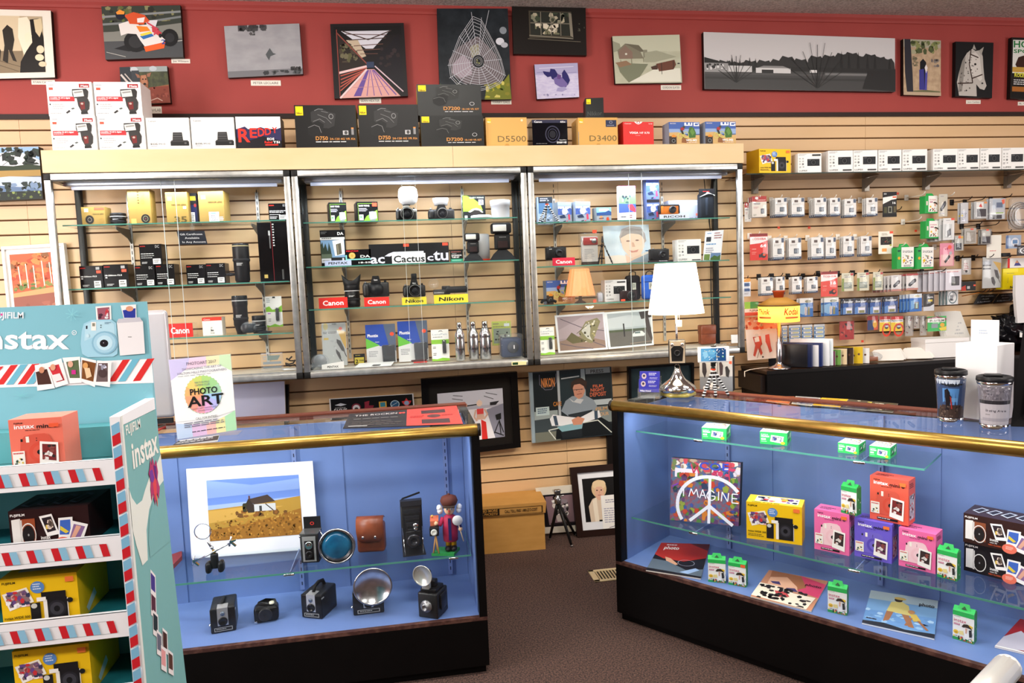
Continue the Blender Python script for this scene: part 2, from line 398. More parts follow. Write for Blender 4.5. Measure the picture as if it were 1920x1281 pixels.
# ---------------------------------------------------------------- glass wall cases
CF = -.34; CZ0, CZ1 = 1.068, 2.122
CASES = [(-1.655, -.523, (1.885, 1.572, 1.305), 'left'), (-.515, .684, (1.868, 1.640, 1.419), 'middle'), (.692, 1.905, (1.836, 1.597, 1.386), 'right')]
def wall_case(X0, X1, shelves, nm, ci):
    c = empty('display_case', f'aluminium framed glass wall display case, {nm} one of the three on the slat wall', 'display case', (X0, 0, CZ0), group='wall display cases')
    w = X1-X0; H = CZ1-CZ0; t = .03; D = CF
    al, dk, inn = M('alu'), M('2b2c2b', .35, .6), M('6f6f6b', .35, .8)
    b = MB()
    for x in (0, w-t):
        b.rbox(x, D, .03, x+t, D+.022, H-.03, .002, al); b.box(x+.003, D+.022, .03, x+t-.003, D+.03, H-.03, dk)
        b.rbox(x, -.03, 0, x+t, -.002, H, .002, dk)
    b.rbox(t, D, H-t, w-t, D+.024, H, .002, al); b.box(0, D+.002, H-t-.006, w, D+.04, H-t+.004, dk)
    b.rbox(t, D, 0, w-t, D+.024, t*.95, .002, al)
    for x in (0, w-t):
        b.box(x, D+.03, H-t, x+t, -.03, H-.002, dk); b.box(x, D+.03, 0, x+t, -.03, t*.8, dk)
    b.obj('frame', c)
    for x in (0, w-t):
        for z in (0, H-t): b2 = MB(); b2.rbox(x-.0005, D-.001, z, x+t+.0005, D+.03, z+t, .002, M('171717', .5)); b2.obj('corner_cap', c)
    b = MB(); b.box(t, D+.02, .012, w-t, -.004, .03, M('d6d2c8', .4)); b.box(t, D+.024, .03, w-t, D+.03, .038, al); b.box(t, D+.04, .03, w-t, D+.046, .036, al); b.obj('bottom_panel', c)
    b = MB(); b.box(t, D+.04, H-.02, w-t, -.004, H-.008, M('b9b6b0', .5)); b.obj('top_panel', c)
    lf = MB(); lf.rbox(t+.02, D+.075, H-.05, w-t-.02, D+.13, H-.02, .006, M('b8bcc8', .3, .3)); lf.lathe([(.009, t+.05), (.009, w-t-.05)], 'tube', (0, D+.1, H-.056), 10, 'x'); lf.obj('light_fixture', c)
    area('case_tube_light', (w/2, D+.11, H-.07), (w-.15, .03), 5.5, (.80, .87, 1), parent=c)
    xc = (W((322, 774, 1199)[ci], 500, CF).x)-X0
    for i, (a, e, y) in enumerate(((.006, xc+.035, D+.027), (xc-.035, w-.006, D+.042))):
        b = MB(); b.box(a, y, .036, e, y+.005, H-t-.002, 'glass')
        for q in ((a, a+.0012), (e-.0012, e)): b.box(q[0], y-.0003, .036, q[1], y+.0053, H-t-.002, M('d7e2e2', .2))
        o = b.obj('sliding_glass_door', c)
    for x in (.004, w-.008):
        b = MB(); b.box(x, D+.03, .03, x+.004, -.03, H-t, 'glass'); b.obj('glass_side', c)
    for q, zs in enumerate(shelves):
        z = zs-CZ0; e0, e1 = .035, w-.045
        if (ci, q) == (1, 2): e1 = W(964, 560, -.26).x-X0
        if (ci, q) == (2, 1): e1 = W(1366, 490, -.26).x-X0
        b = MB(); b.box(e0, -.27, z-.006, e1, -.012, z, 'shelfglass'); b.box(e0, -.2712, z-.006, e1, -.27, z, 'glassedge'); b.obj('glass_shelf', c)
    sx = ((.25, .905), (.21, .885), (.21, .87))[ci]
    for k, x in enumerate(sx):
        b = MB(); b.box(x-.008, -.008, .06, x+.008, -.001, H-.06 if ci < 2 else H-.13, M('c8c6c0', .35, .4))
        for i in range(30): b.box(x-.002, -.0085, .09+i*.031, x+.002, -.0079, .108+i*.031, '2a2622')
        b.obj('shelf_standard', c)
        for q, zs in enumerate(shelves):
            if (ci, q, k) == (1, 2, 1): pass
            z = zs-CZ0-.007; b = MB(); b.prism([(x-.0015, -.01, z), (x-.0015, -.2, z), (x-.0015, -.2, z-.012), (x-.0015, -.05, z-.05), (x-.0015, -.01, z-.075)], (.003, 0, 0), M('6b6a66', .4, .5)); b.obj('bracket', c)
    if ci == 1:
        b = MB(); b.box(w-.12, D-.001, .004, w-.04, D-.0002, .024, M('d8cf9a', .4)); b.box(w-.115, D-.0014, .007, w-.085, D-.0009, .02, '1c3a22'); b.obj('maker_plate', c)
    if ci == 2:   # loose mains cable down the right end of the case
        b = MB(); b.tube([(w-.05, -.06, H-.04), (w-.075, -.06, H-.2), (w-.06, -.05, H-.38), (w-.062, -.05, H-.7), (w-.055, -.05, .05)], .0022, '1b1a1a', 6)
        b.tube([(w-.1, -.06, H-.04), (w-.08, -.05, H-.2), (w-.062, -.055, H-.36), (w-.064, -.05, H-.7), (w-.06, -.05, .05)], .0022, '1b1a1a', 6); b.obj('cable', c)
    return c
for ci, (a, e, sh, nm) in enumerate(CASES): wall_case(a, e, sh, nm, ci)
# maple ledge box running over the three cases
b = MB(); b.box(-1.655, -.34, 2.126, .3, -.004, 2.232, 'fascia'); b.box(.3012, -.34, 2.126, 1.912, -.004, 2.232, 'fascia'); 
tag(b.obj('ledge'), 'long maple ledge running over the three glass wall cases', 'ledge')
LZ = 2.2325

# ---------------------------------------------------------------- glass shelf on the right of the wall
_z0 = W(1650, 333, 0).z; SY = -.05
while W(1650, 321.5, SY).z > _z0 and SY > -.5: SY -= .005
SHZ = _z0
ws = empty('wall_shelf', 'smoked glass shelf on the right slat wall carrying boxed compact cameras', 'shelf', (3.0, 0, SHZ))
xl = W(1398, 322, SY).x
b = MB(); b.box(xl-3.0, SY, -.006, 1.6, -.004, 0, glassy((.62, .55, .5), 1.2, .05, solid=.25, scol='5a4636')); b.box(xl-3.0, SY-.001, -.006, 1.6, SY, 0, M('33403a', .3)); b.obj('shelf_board', ws)
for px in (1422, 1632, 1746, 1900):
    x = W(px, 345, -.06).x-3.0; b = MB(); b.box(x-.016, -.03, -.085, x+.016, -.002, -.008, M('8a847a', .3, .5)); b.prism([(x-.014, -.03, -.008), (x-.014, -.16, -.008), (x-.014, -.03, -.07)], (.003, 0, 0), M('8a847a', .3, .5)); b.obj('bracket', ws)
# ---------------------------------------------------------------- boxed stock on the ledge
NIK = 'r 2 3 14 24 fd1;b 3.5 21 12.5 5 111 Nikon'
def cut_line(n): return ''
METZ = 'r 72 6 95 17 a01c22;i 76 15 93 6 fff Metz;r 4 43 60 57 b8242b;b 6 49 50 4 fff mecablitz 44 AF-2 digital;k 6 51 30 55 1 f4d0d0;r 5 17 14 24 f2533a;k 4 8 18 12 1 999;c 5 66 1.5 2.5 222;k 10 64 40 82 3 b9b9b9;p 2a2a2a 38 90 46 82 49 86 41 93;p 555d58 50 78 56 75 59 78 53 81;p 23211f 56 22 88 20 92 28 90 46 60 48 56 40;p cfd0cb 57 26 80 23 82 42 59 45;p 8e8e8a 60 30 78 27 79 31 61 34;p 2b2826 65 48 88 45 93 60 91 80 84 88 74 90 67 70;p 6e1613 70 60 82 58 82 80 73 82;c 76 64 3 3 b9a79c;p 111 72 88 86 86 88 94 72 95;k 4 91 30 95 1 aaa'
TX = [(97, 182, 238, 292, 0, 'lower left'), (185, 273, 236, 290, 0, 'lower right')]
prev = []
for (xa, xb, yt, yb, r, nm) in TX:
    P, w, h, r = span(xa, xb, yt, yb, -.33, LZ); h = .16
    o = carton('flash_box', f'white flash gun box, {nm} in the block of four on the ledge', P, w-.002, h, .14, M('f3f1ee', .4), METZ, group='white flash gun boxes'); prev.append((P, w, h))
for (P, w, h), nm in zip(prev, ('upper left', 'upper right')):
    carton('flash_box', f'white flash gun box, {nm} in the block of four on the ledge', P+Vector((-.004, .004, h+.0008)), w-.002, h, .14, M('f3f1ee', .4), METZ, group='white flash gun boxes')
M10 = 't 6 13 24 5 222 Canon;b 8 85 24 6 333 EOS;t 27 85 42 6 333 M10;k 8 88 24 91 1 888;r 54 74 97 88 1a1a1a;r 56 71 95 76 333;p 2a2a2a 61 46 82 46 84 72 59 72;r 62 50 81 54 4c4c4c;r 61 58 82 61 555;r 60 65 83 68 444;c 89 80 3 3 555;k 52 90 98 94 1 ccc'
for (xa, xb, yt, yb, nm) in ((275, 356, 226, 286, 'beside the flash gun boxes'), (359, 440, 223, 283, 'beside the red lettered camera box')):
    P, w, h, r = span(xa, xb, yt, yb, -.32, LZ); carton('camera_box', f'white mirrorless camera box with small lens picture, {nm}', P, w, h, .1, M('efeeea', .4), M10, group='white mirrorless camera boxes')
P, w, h, r = span(443, 527, 219, 280, -.31, LZ)
carton('camera_box', 'black and white camera box with jagged red graffiti letters on the ledge', P, w, h, .11, M('15131a', .3),
 'r 0 0 100 38 ece8ec;p 2a2750 0 38 20 30 30 42 55 32 80 44 100 34 100 75 60 60 30 72 0 64;p f4f0f4 10 0 16 20 22 4 30 24 38 6 46 26 54 5 64 24 72 6 80 20 90 4;b 4 77 30 42 e33022 R;b 30 64 46 30 e33022 E;b 48 60 63 26 e33022 D;b 64 56 78 22 e33022 D;b 80 50 92 18 e33022 Y;b 68 72 84 7 fff EOS;b 62 82 79 7 e33022 Rebel;b 81 82 96 7 fff T5i;r 63 85 92 89 e33022', scol='2a262c')
def slr_art(x, y, s, c='262626', hl='6e6e6e'):
    """printed camera body and zoom lens"""
    g = lambda *q: ' '.join(f'{x+q[i]*s:.1f} {y+q[i+1]*s*1.3:.1f}' for i in range(0, len(q), 2))
    return (f'p {c} '+g(8, 8, 16, 4, 26, 0, 36, 2, 42, 6, 60, 12, 56, 40, 44, 46, 20, 44, 8, 30)+f';p 151515 '+g(0, 40, 22, 28, 34, 36, 30, 62, 14, 70, 0, 60)
      +f';l {1.5*s} {hl} '+g(16, 5, 24, 1, 34, 2)+f';l {1.2*s} {hl} '+g(1, 44, 14, 38, 24, 42, 28, 56)+f';l {1*s} {hl} '+g(12, 30, 26, 24, 36, 32)+f';o {x+50*s} {y+24*s} {5*s} {8*s} {hl} {1.2*s};l {.9*s} {hl} '+g(22, 14, 40, 22, 50, 34)+f';l {.8*s} 9a9a9a '+g(30, 6, 44, 10))
D750 = NIK+';'+slr_art(20, 8, .78, '2c2c2c', '8c8c8c')+';r 77 60 86 70 b8b8b8;c 82 65 2.6 4.2 444;r 91 56 95 70 888;r 91 53 95 56 d98a3a;b 32 82 52 9 c98b45 D750;b 55 82 97 5 c98b45 24-120 4G VR Kit;k 32 85 84 89 1 ddd'
for (xa, xb, yt, yb, nm) in ((553, 669, 197, 277, 'left of the matching pair on the ledge'), (672, 785, 195, 275, 'right one of the pair, beside the taller stack')):
    P, w, h, r = span(xa, xb, yt, yb, -.33, LZ); carton('camera_box', f'black kit box with gold lettering, {nm}', P, w-.003, h, .14, M('0e0d0d', .4), D750, group='large black camera kit boxes', scol='b29a52')
D72 = NIK.replace('24 fd1', '22 fd1')+';'+slr_art(24, 6, .7, '2a2b2a', '7d7f7c')+';o 85 62 4 6 aaa 1;b 40 82 66 11 c98b45 D7200;b 69 82 96 6 c98b45 18-140 VR KIT;k 42 86 97 90 1 ddd'
P, w, h, r = span(789, 907, 214, 272, -.33, LZ)
carton('camera_box', 'black camera kit box lying under a matching one on the ledge', P, w, h, .14, M('101110', .4), D72, group='stacked black camera kit boxes', scol='b29a52')
carton('camera_box', 'black camera kit box laid on top of a matching one, highest on the ledge', P+Vector((-.008, .004, h+.001)), w+.004, h, .14, M('191b1a', .35), D72, group='stacked black camera kit boxes', scol='b29a52')
def plainbox(nm, label, t, xa, xb, yt, yb, extra='', dep=.12, Y=-.31, rot=0, z=LZ):
    P, w, h, r = span(xa, xb, yt, yb, Y, z, rot); return carton('camera_box', label, P, w, h, dep, M('d6a65c', .5), 'r 3 4 13 20 f3c23a;b 4 17 12 4 fff Nikon;t 28 83 97 21 6f5f3c '+t+';'+extra, rot=r)
plainbox('', 'plain tan camera box with stencilled D5500 number', 'D5500', 911, 988, 215, 270, 'c 88 10 3 4 e9d7b0;p c08f45 42 100 47 90 53 90 58 100')
P, w, h, r = span(998, 1064, 219, 269, -.31, LZ)
carton('camera_box', 'glossy black camera box with dim lens outline between two tan boxes', P, w, h, .12, M('08080f', .12),
 'r 0 0 100 12 2b2c44;b 6 11 28 7 fff Canon;b 80 11 95 6 fff 65x;o 57 55 21 33 35354a 3;o 57 55 14 22 2c2c40 2;c 57 55 9 14 15151f;t 76 78 96 4 fff PowerShot;i 68 89 96 7 fff SX60 HS;k 10 88 50 92 1 777')
plainbox('', 'plain tan camera box with stencilled D3400 number and navy label', 'D3400', 1084, 1158, 216, 269, 'r 70 9 97 33 2a3350;o 83 17 4 5 aab 1;k 73 26 95 31 1 99a;p c08f45 42 100 47 92 53 92 58 100;r -0 50 1 98 7b8f98', dep=.14)
P, w, h, r = span(1098, 1131, 178, 213, -.30, LZ+.163)
P.z = LZ+W(1120, 216, -.31).z-LZ+.001
P.z = LZ+span(1084, 1158, 216, 269, -.31, LZ)[2]+.001
carton('lens_box', 'small grey black lens box standing on the tan D3400 box', P, w, .105, .1, M('2c2e2e', .2), 'r 6 5 30 30 fd1;b 9 26 28 6 111 Nikon;b 10 88 90 22 454846 Nikkor', rot=-.15, scol='1a1a1e')
P, w, h, r = span(1168, 1226, 224, 269, -.30, LZ, 0)
carton('camcorder_box', 'bright red camcorder box with white lettering on the ledge', P, w, h, .15, M('d3241f', .35), 'b 20 50 50 9 fff VIXIA;t 54 50 86 9 fff HF R70;k 40 56 62 59 1 fbb;t 5 10 26 5 fff Canon;t 84 10 96 4 fff Full HD;p fff 36 0 42 7 50 11 58 7 64 0;o 50 3 6 5 a11 2', rot=.05, scol='b01a18')
WG = 'r 0 0 100 42 3f5fa8;r 0 30 100 52 8ea6cf;p c9a66b 0 46 30 44 60 60 100 56 100 100 0 100;p 3f6a2c 62 50 66 24 74 20 82 28 88 48 86 68 66 70;p 5f8a3c 68 40 76 26 84 46 76 60;p 8a5a34 42 62 60 74 64 92 40 90;r 0 62 24 100 3a2c22;c 14 82 9 11 1c1c1c;o 14 82 6 8 888 1.5;p d98a2c 8 60 14 54 22 60 22 66 8 66;b 4 9 22 5 ddd RICOH;r 50 3 56 16 fff;r 56 12 62 16 fff;r 62 3 68 16 fff;r 68 12 72 16 fff;r 72 3 76 16 fff;r 80 3 98 6 fff;r 80 3 84 18 fff;r 80 14 98 18 fff;r 94 10 98 18 fff;o 36 60 9 13 cfd66a 1.6;o 54 56 10 14 cfd66a 1.6;l 1.6 d8dc70 36 60 44 44 52 56 38 56;p a02a28 38 24 46 22 50 32 42 40 36 34;p 2a2320 36 34 44 38 48 52 42 54;c 48 22 4 5 442;b 54 84 90 9 fff WG-M2;k 56 88 96 94 1 e8d0c0'
for (xa, xb, nm) in ((1254, 1312, 'beside the red camcorder box'), (1322, 1380, 'rightmost on the ledge')):
    P, w, h, r = span(xa, xb, 225, 268, -.31, LZ); carton('action_camera_box', f'action camera box with mountain biker picture, {nm}', P, w, h, .09, M('46608f', .35), WG, group='action camera boxes on the ledge', rot=.03, scol='8f98a8')

# ---------------------------------------------------------------- builders for small goods
def riser(label, x0, x1, yt, yb, z, Y, word, bg, fg, cls='b', tilt=0.):
    P, w, h, r = span(x0, x1, yt, yb, Y, z); t = empty('sign_riser', label, 'sign', P, group=None)
    b = MB(); b.box(-w/2, 0, 0, w/2, .003, h, M(bg, .35)); b.art(f'{cls} 14 72 86 46 {fg} {word}', facemap(w, h), w/h); b.obj('sign_plate', t)
    b = MB(); b.box(-w/2, .003, 0, w/2, .006, h, 'clear'); b.box(-w/2, .006, h-.003, w/2, .09, h, 'clear'); b.box(-w/2, .087, 0, w/2, .09, h-.003, 'clear'); b.obj('acrylic_stand', t)
    return t, P, w, h
def dslr(label, P, w, h, rot=0, body='crinkle', lens=True, hump=1., logo='', name='slr_camera', group=None, lr=.0, cap=False, silver=None, ll=.055):
    t = empty(name, label, 'camera', P, rot, group)
    b = MB(); bm_ = M(body); b.rbox(-w*.5, -.012, 0, w*.5, .03, h*.74, .008, bm_, 3); b.rbox(-w*.52, -.035, .0, -w*.27, .02, h*.70, .014, bm_, 3)
    b.prism([(-w*.2, .026, h*.70), (w*.2, .026, h*.70), (w*.12, .026, h*.97*hump), (-w*.12, .026, h*.97*hump)], (0, -.05, 0), silver or '141416')
    if silver: b.rbox(-w*.5, -.014, h*.55, w*.5, .028, h*.75, .004, silver)
    b.obj('camera_body', t)
    if logo:
        g = MB(); g.art(f'b 32 60 68 40 eee {logo}', lambda u, v, l: (-w*.2+w*.4*u/100, -.0245-E_*l, h*.95-h*.2*v/100), 2); g.obj('name_plate', t)
    g = MB(); g.lathe([(0, .0), (w*.05, 0), (w*.05, .009), (0, .009)], '2a2a2c', (w*.36, .01, h*.74), 12); g.obj('dial', t); g = MB(); g.lathe([(0, .0), (w*.035, 0), (w*.035, .01), (0, .01)], M('888', .3, .8), (-w*.4, -.012, h*.70), 10); g.obj('shutter_button', t)
    R = lr or h*.33; cz = h*.40; g = MB()
    if cap: g.lathe([(R*.95, -.012), (R, -.016), (R, -.022), (0, -.023)], M('17181b', .4), (w*.02, 0, cz), 22, 'y')
    else:
        g.lathe([(R*.9, -.01), (R, -.014), (R, -.03), (R*.94, -.032), (R*.94, -.04), (R*1.03, -.043), (R*1.03, -ll), (R*.9, -ll-.002), (R*.75, -ll+.004), (R*.6, -ll+.010)], M('121214', .35), (w*.02, 0, cz), 22, 'y')
        g.lathe([(R*.93, -ll-.0025), (R*.86, -ll-.0028)], M('8f8f8f', .3, .9), (w*.02, 0, cz), 22, 'y')
        g.lathe([(R*.62, -ll+.010), (R*.4, -ll+.006), (0, -ll+.003)], M('12151c', .3), (w*.02, 0, cz), 18, 'y')
    g.obj('lens', t); return t
def compact(label, P, w, h, rot=0, col='1a1a1c', d=.026, lr=None, name='compact_camera', group=None, accent=None, logo=''):
    t = empty(name, label, 'camera', P, rot, group); b = MB(); b.rbox(-w/2, 0, 0, w/2, d, h*.92, .006, M(col, .35), 3)
    b.rbox(-w*.47, -.004, h*.1, -w*.33, .006, h*.85, .003, M(col, .5)); 
    if logo: b.art(f'b 12 18 30 9 eee {logo}', facemap(w, h*.92), w/h)
    b.obj('camera_body', t); R = lr or h*.33
    g = MB(); g.lathe([(R, .002), (R, -.012), (R*.88, -.013), (R*.85, -.022), (R*.6, -.023), (R*.55, -.018), (0, -.017)], M('202022', .25), (w*.12, 0, h*.46), 20, 'y')
    g.lathe([(R*1.02, -.004), (R*1.06, -.006), (R*1.02, -.008)], M(accent or '9a9a9a', .3, .7), (w*.12, 0, h*.46), 20, 'y'); g.obj('lens', t)
    g = MB(); g.lathe([(0, 0), (.006, 0), (.006, .004), (0, .004)], M('999', .3, .8), (-w*.28, d*.5, h*.92), 10); g.lathe([(0, 0), (.009, 0), (.009, .004), (0, .004)], M('333', .4), (w*.32, d*.5, h*.92), 12); g.obj('shutter_button', t)
    return t
def lens_up(label, P, r, h, prof=None, group=None, hood=0, rings=(), foot=False, rot=0):
    """lens standing on its mount or front; prof: list of (r factor, h factor)"""
    t = empty('camera_lens', label, 'lens', P, rot, group)
    prof = prof or [(.9, 0), (.95, .03), (1, .06), (1, .3), (.96, .31), (.96, .36), (1, .37), (1, .62), (.95, .64), (.95, .7), (1.04, .73), (1.04, .97), (.98, 1), (.8, 1), (.78, .96), (0, .94)]
    b = MB(); b.lathe([(a*r, c*h) for a, c in prof], M('161617', .42), n=26); b.obj('lens_barrel', t)
    for q in (rings or (.34, .68)):
        g = MB(); rr = max(a for a, c in prof if abs(c-q) < .18)*r+.0006
        if q == (rings or (.34, .68))[0]: g.lathe([(rr, h*q-.006), (rr+.0012, h*q-.005), (rr+.0012, h*q+.03*h), (rr, h*q+.035*h)], M('232325', .7), n=26)
        else: g.lathe([(rr, h*q), (rr+.0005, h*q+.002), (rr, h*q+.004)], M('c9b98a' if q > .9 else 'c8c8c8', .4), n=26)
        g.obj('focus_ring' if q == (rings or (.34, .68))[0] else 'marking_ring', t)
    g = MB(); g.art('r 0 0 100 100 161617;k 6 15 94 90 4 ddd', lambda u, v, l: ((u-50)/100*r*.9, -math.sqrt(max(0, (r*1.045)**2-((u-50)/100*r*.9)**2))-.0004-E_*l, h*.52-h*.1*v/100)); g.obj('scale_marking', t)
    if hood:
        g = MB(); n = 32; V = []; Fs = []
        for i in range(n):
            a = 2*PI*i/n; hh = h+hood*(.25+.75*abs(math.cos(a))**1.5)
            for (q, z) in ((1.05, h*.93), (1.28, hh), (1.24, hh), (1.0, h*.93)): V.append((r*q*math.cos(a), r*q*math.sin(a), z))
        for i in range(n):
            for j in range(3): a, c = i*4+j, ((i+1) % n)*4+j; Fs.append((a, c, c+1, a+1))
        g.add(V, Fs, M('121213', .5), True); g.obj('lens_hood', t)
    if foot: g = MB(); g.tube([(-r*.8, 0, h*.22), (-r*1.5, -.01, h*.22)], [.006, .01], M('202022', .4), 10); g.rbox(-r*1.9, -.018, h*.19, -r*1.45, .008, h*.25, .004, M('202022', .4)); g.obj('tripod_collar', t)
    return t
def gorilla(label, P, s, ends, top, name='bendy_tripod', cols=('e9e9ea', '1a1a1c'), hub='d9401f', n=9, group=None):
    """small tripod of ball segments; ends: foot offsets (x,y); top: hub height"""
    t = empty(name, label, 'tripod', P, 0, group); b = MB(); b.lathe([(0, top-.006), (s*1.1, top-.004), (s*1.2, top+.008), (s*.8, top+.014), (s*.5, top+.03), (0, top+.032)], M(cols[1], .4), n=14); b.lathe([(s*1.22, top), (s*1.25, top+.003), (s*1.22, top+.006)], M(hub, .4), n=14); b.obj('tripod_head', t)
    for ex, ey in ends:
        g = MB()
        for i in range(n+1):
            q = i/n; x = ex*q**.8; y = ey*q**.8; z = top*(1-q)*(1-.15*math.sin(q*PI))+s*.55
            g.sph((x, y, z), s*(.62 if i % 2 else .8), M(cols[1], .45), 10)
            if i < n:
                q2 = (i+.5)/n; g.sph((ex*q2**.8, ey*q2**.8, top*(1-q2)*(1-.15*math.sin(q2*PI))+s*.55), (s*.95, s*.95, s*.38), M(cols[0], .4), 10)
        g.obj('leg', t)
    return t
def flashgun(label, P, s, group=None):
    t = empty('flash_gun', label, 'flash', P, 0, group); dk = M('111214', .5)
    b = MB(); b.prism([(-s*.36, -.02, 0), (s*.36, -.02, 0), (s*.24, -.005, s*.17), (s*.1, 0, s*.3), (-s*.1, 0, s*.3), (-s*.24, -.005, s*.17)], (0, .045, 0), M('15181d', .55)); b.obj('stand_foot', t)
    b = MB(); b.rbox(-s*.21, -.014, s*.29, s*.21, .03, s*.72, .008, dk, 3); b.art('b 25 18 75 5 bbb Canon;r 15 45 85 95 2b1a1a', lambda u, v, l: (-s*.19+s*.38*u/100, -.0145-E_*l, s*.68-s*.36*v/100)); b.obj('flash_body', t)
    b = MB(); b.rbox(-s*.30, -.035, s*.72, s*.24, .035, s*1.0, .01, dk, 3); b.rbox(-s*.27, -.038, s*.77, s*.10, -.03, s*.95, .004, M('d8dcd8', .15)); b.obj('flash_head', t)
    return t
def clamcard(label, P, w, h, card, bag=None, rot=0, name='blister_pack', cat='packaged accessory', group=None, d=.012, bump=None, bumpcol='1b1b1d', lean=0.):
    """hang-sell card with printed front and a moulded product behind clear plastic"""
    t = empty(name, label, cat, P, (lean, 0, rot), group); b = MB(); b.box(-w/2, 0, 0, w/2, .0015, h, M('f0efe9', .4)); b.art(card, facemap(w, h), w/h); b.obj('card', t)
    if bump:
        x0, y0, x1, y1 = bump; X = lambda u: -w/2+w*u/100; Z = lambda v: h*(1-v/100)
        g = MB(); g.rbox(X(x0), -d, Z(y1), X(x1), -.001, Z(y0), .004, M(bumpcol, .4)); g.obj('product', t)
        g = MB(); g.rbox(X(x0)-.003, -d-.003, Z(y1)-.003, X(x1)+.003, -.0012, Z(y0)+.003, .004, 'blister'); g.obj('blister', t)
    elif bag:
        g = MB(); g.rbox(-w/2-.004, -d*.5, -.002, w/2+.004, d*.5, h*.96, d*.3, bag); g.obj('plastic_pouch', t)
    return t

# ---------------------------------------------------------------- left case
def item(x0, x1, yt, yb, z, Y, rot=0): return span(x0, x1, yt, yb, Y, z, rot)
A1, A2, A3, AB = 1.886, 1.573, 1.306, 1.104
GOLD = M('9c7f3e', .4)
P, w, h, r = item(153, 197, 386, 421, A1, -.2)
carton('lens_box', 'low gold lens box with red corner, leftmost on the top shelf', P, w, h, .08, GOLD, 'r 12 8 30 28 fd9;r 55 3 98 16 e2553a;c 33 68 18 24 191613;o 33 68 9 12 8a8276 2;b 48 42 94 6 403013 NIKKOR LENS;o 83 72 9 14 a28038 3')
lens_up('short dark prime lens on the top shelf between two gold boxes', item(208, 236, 400, 421, A1, -.16)[0], .036, .062)
P, w, h, r = item(240, 282, 352, 418, A1, -.2)
carton('lens_box', 'tall gold lens box with sideways lettering and lens picture', P, w, h, .08, GOLD, 'r 10 84 32 97 f5e55a;c 74 84 20 13 191613;o 74 84 12 8 8a8a6a 2;c 74 84 5 3 533;k 44 6 52 44 5 403013;o 66 14 9 5 a28038 3;o 66 26 9 5 a28038 3;o 66 37 9 5 a28038 3')
P, w, h, r = item(311, 352, 356, 415, A1, -.2)
carton('lens_box', 'gold lens box with large number 35 on the top shelf', P, w, h, .08, GOLD, 'r 8 14 30 28 f5e55a;b 26 43 92 5 403013 NIKKOR LENS;r 78 46 92 54 eee;b 34 97 92 20 54461f 35')
P, w, h, r = item(353, 369, 356, 414, A1, -.15); carton('lens_box', 'narrow navy lens box squeezed between two gold lens boxes', P, w, h, .07, M('1c2350', .35), 'r 0 0 100 38 16161c;r 20 10 90 24 f1d32a;r 20 62 70 96 e9e9e9;k 28 66 66 92 5 444;c 80 40 16 6 9a2a2a')
P, w, h, r = item(372, 420, 354, 413, A1, -.2)
carton('lens_box', 'gold lens box with white price sticker, nearest the middle of the shelf', P, w, h, .1, GOLD, 'r 10 12 30 26 f5e55a;b 38 38 94 6 403013 NIKKOR LENS;r 38 66 78 99 f4f4f0;r 46 68 66 73 7c9fd8;k 46 76 74 96 4 445;k 80 82 98 96 3 fff', rot=-.06)
P, w, h, r = item(503, 540, 374, 407, A1, -.2)
BLK = M('101012', .22)
carton('lens_box', 'small black lens box on the top shelf at the right end', P, w, h, .08, BLK, 'b 4 14 30 6 d32 SIGMA;b 74 18 95 12 999 EX;k 5 40 92 56 2 eee;k 5 62 60 68 1 eee;r 52 66 92 92 dcdcdc;k 56 70 88 88 3 333;k 5 74 46 90 2 eee')
SIG = 'b 4 12 28 5 d3261e SIGMA;b 72 18 90 13 9a9a9a DC;k 6 44 70 50 1 fff;k 6 54 72 59 1 d9d9d9;k 6 64 62 68 1 fff;r 58 70 93 96 e9e9e6;k 63 75 89 92 2 333;k 8 84 40 95 2 cfcfcf'
SG2 = 'b 4 12 28 5 d3261e SIGMA;r 72 6 88 18 a8a8a8;b 5 50 74 6 fff 18-200mm F3.5;r 6 54 14 59 ddd;r 60 68 90 98 e9e9e6;k 64 73 87 93 2 333;k 10 84 44 94 2 ddd;r 74 22 94 34 f0573c'
P2 = None
for k, (x0, x1, yt, yb, art, nm) in enumerate(((150, 193, 501, 543, SG2, 'leftmost on the middle shelf, with orange sticker'), (195, 241, 499, 542, SG2, 'second on the middle shelf, with orange sticker'), (254, 291, 502, 541, SIG, 'under a matching one on the middle shelf'),
      (293, 328, 500, 540, SIG, 'third from the tall black lens'), (350, 385, 499, 536, SIG, 'second from the tall black lens'), (387, 423, 497, 535, SIG, 'next to the tall black lens'))):
    P, w, h, r = item(x0, x1, yt, yb, A2, -.22); carton('lens_box', f'black lens box with white print, {nm}', P, w, h, .085, BLK, art, group='black lens boxes on the middle shelf', tcol='2b2724')
    if k == 2: P2 = (P, w, h)
P, w, h = P2; P = P+Vector((.035, .0, h+.0012))
carton('lens_box', 'black lens box with white print, lying on top of the others', P, w+.012, h, .085, BLK, SIG, group='black lens boxes on the middle shelf', tcol='2b2724')
P = W(388, 462, -.24); t = panel('gift_certificate_sign', 'small black gift certificate sign on a clear hook below the top shelf', [(331, 434), (383, 433), (389, 458), (337, 459)], -.23, .003, M('0d1220', .4),
  't 10 30 90 15 d8d8dc Gift Certificates;t 24 58 76 15 d8d8dc Available;t 12 88 96 15 d8d8dc In Any Amount', '0d1220', 'sign')
g = MB(); g.tube([(0, .0, .075), (0, .002, .11), (0, .03, .117)], .003, 'clear', 6); g.box(-.012, -.001, .07, .012, .001, .1, 'clear'); g.obj('clear_hook', t)
lens_up('tall black telephoto zoom lens on the middle shelf', item(436, 470, 458, 530, A2, -.2)[0], .041, .2, [(.8, 0), (.84, .04), (.9, .06), (.9, .26), (.96, .3), (.96, .52), (1, .55), (1, .97), (.96, 1), (.85, 1), (.82, .98), (0, .97)], rings=(.58, .93), foot=True)
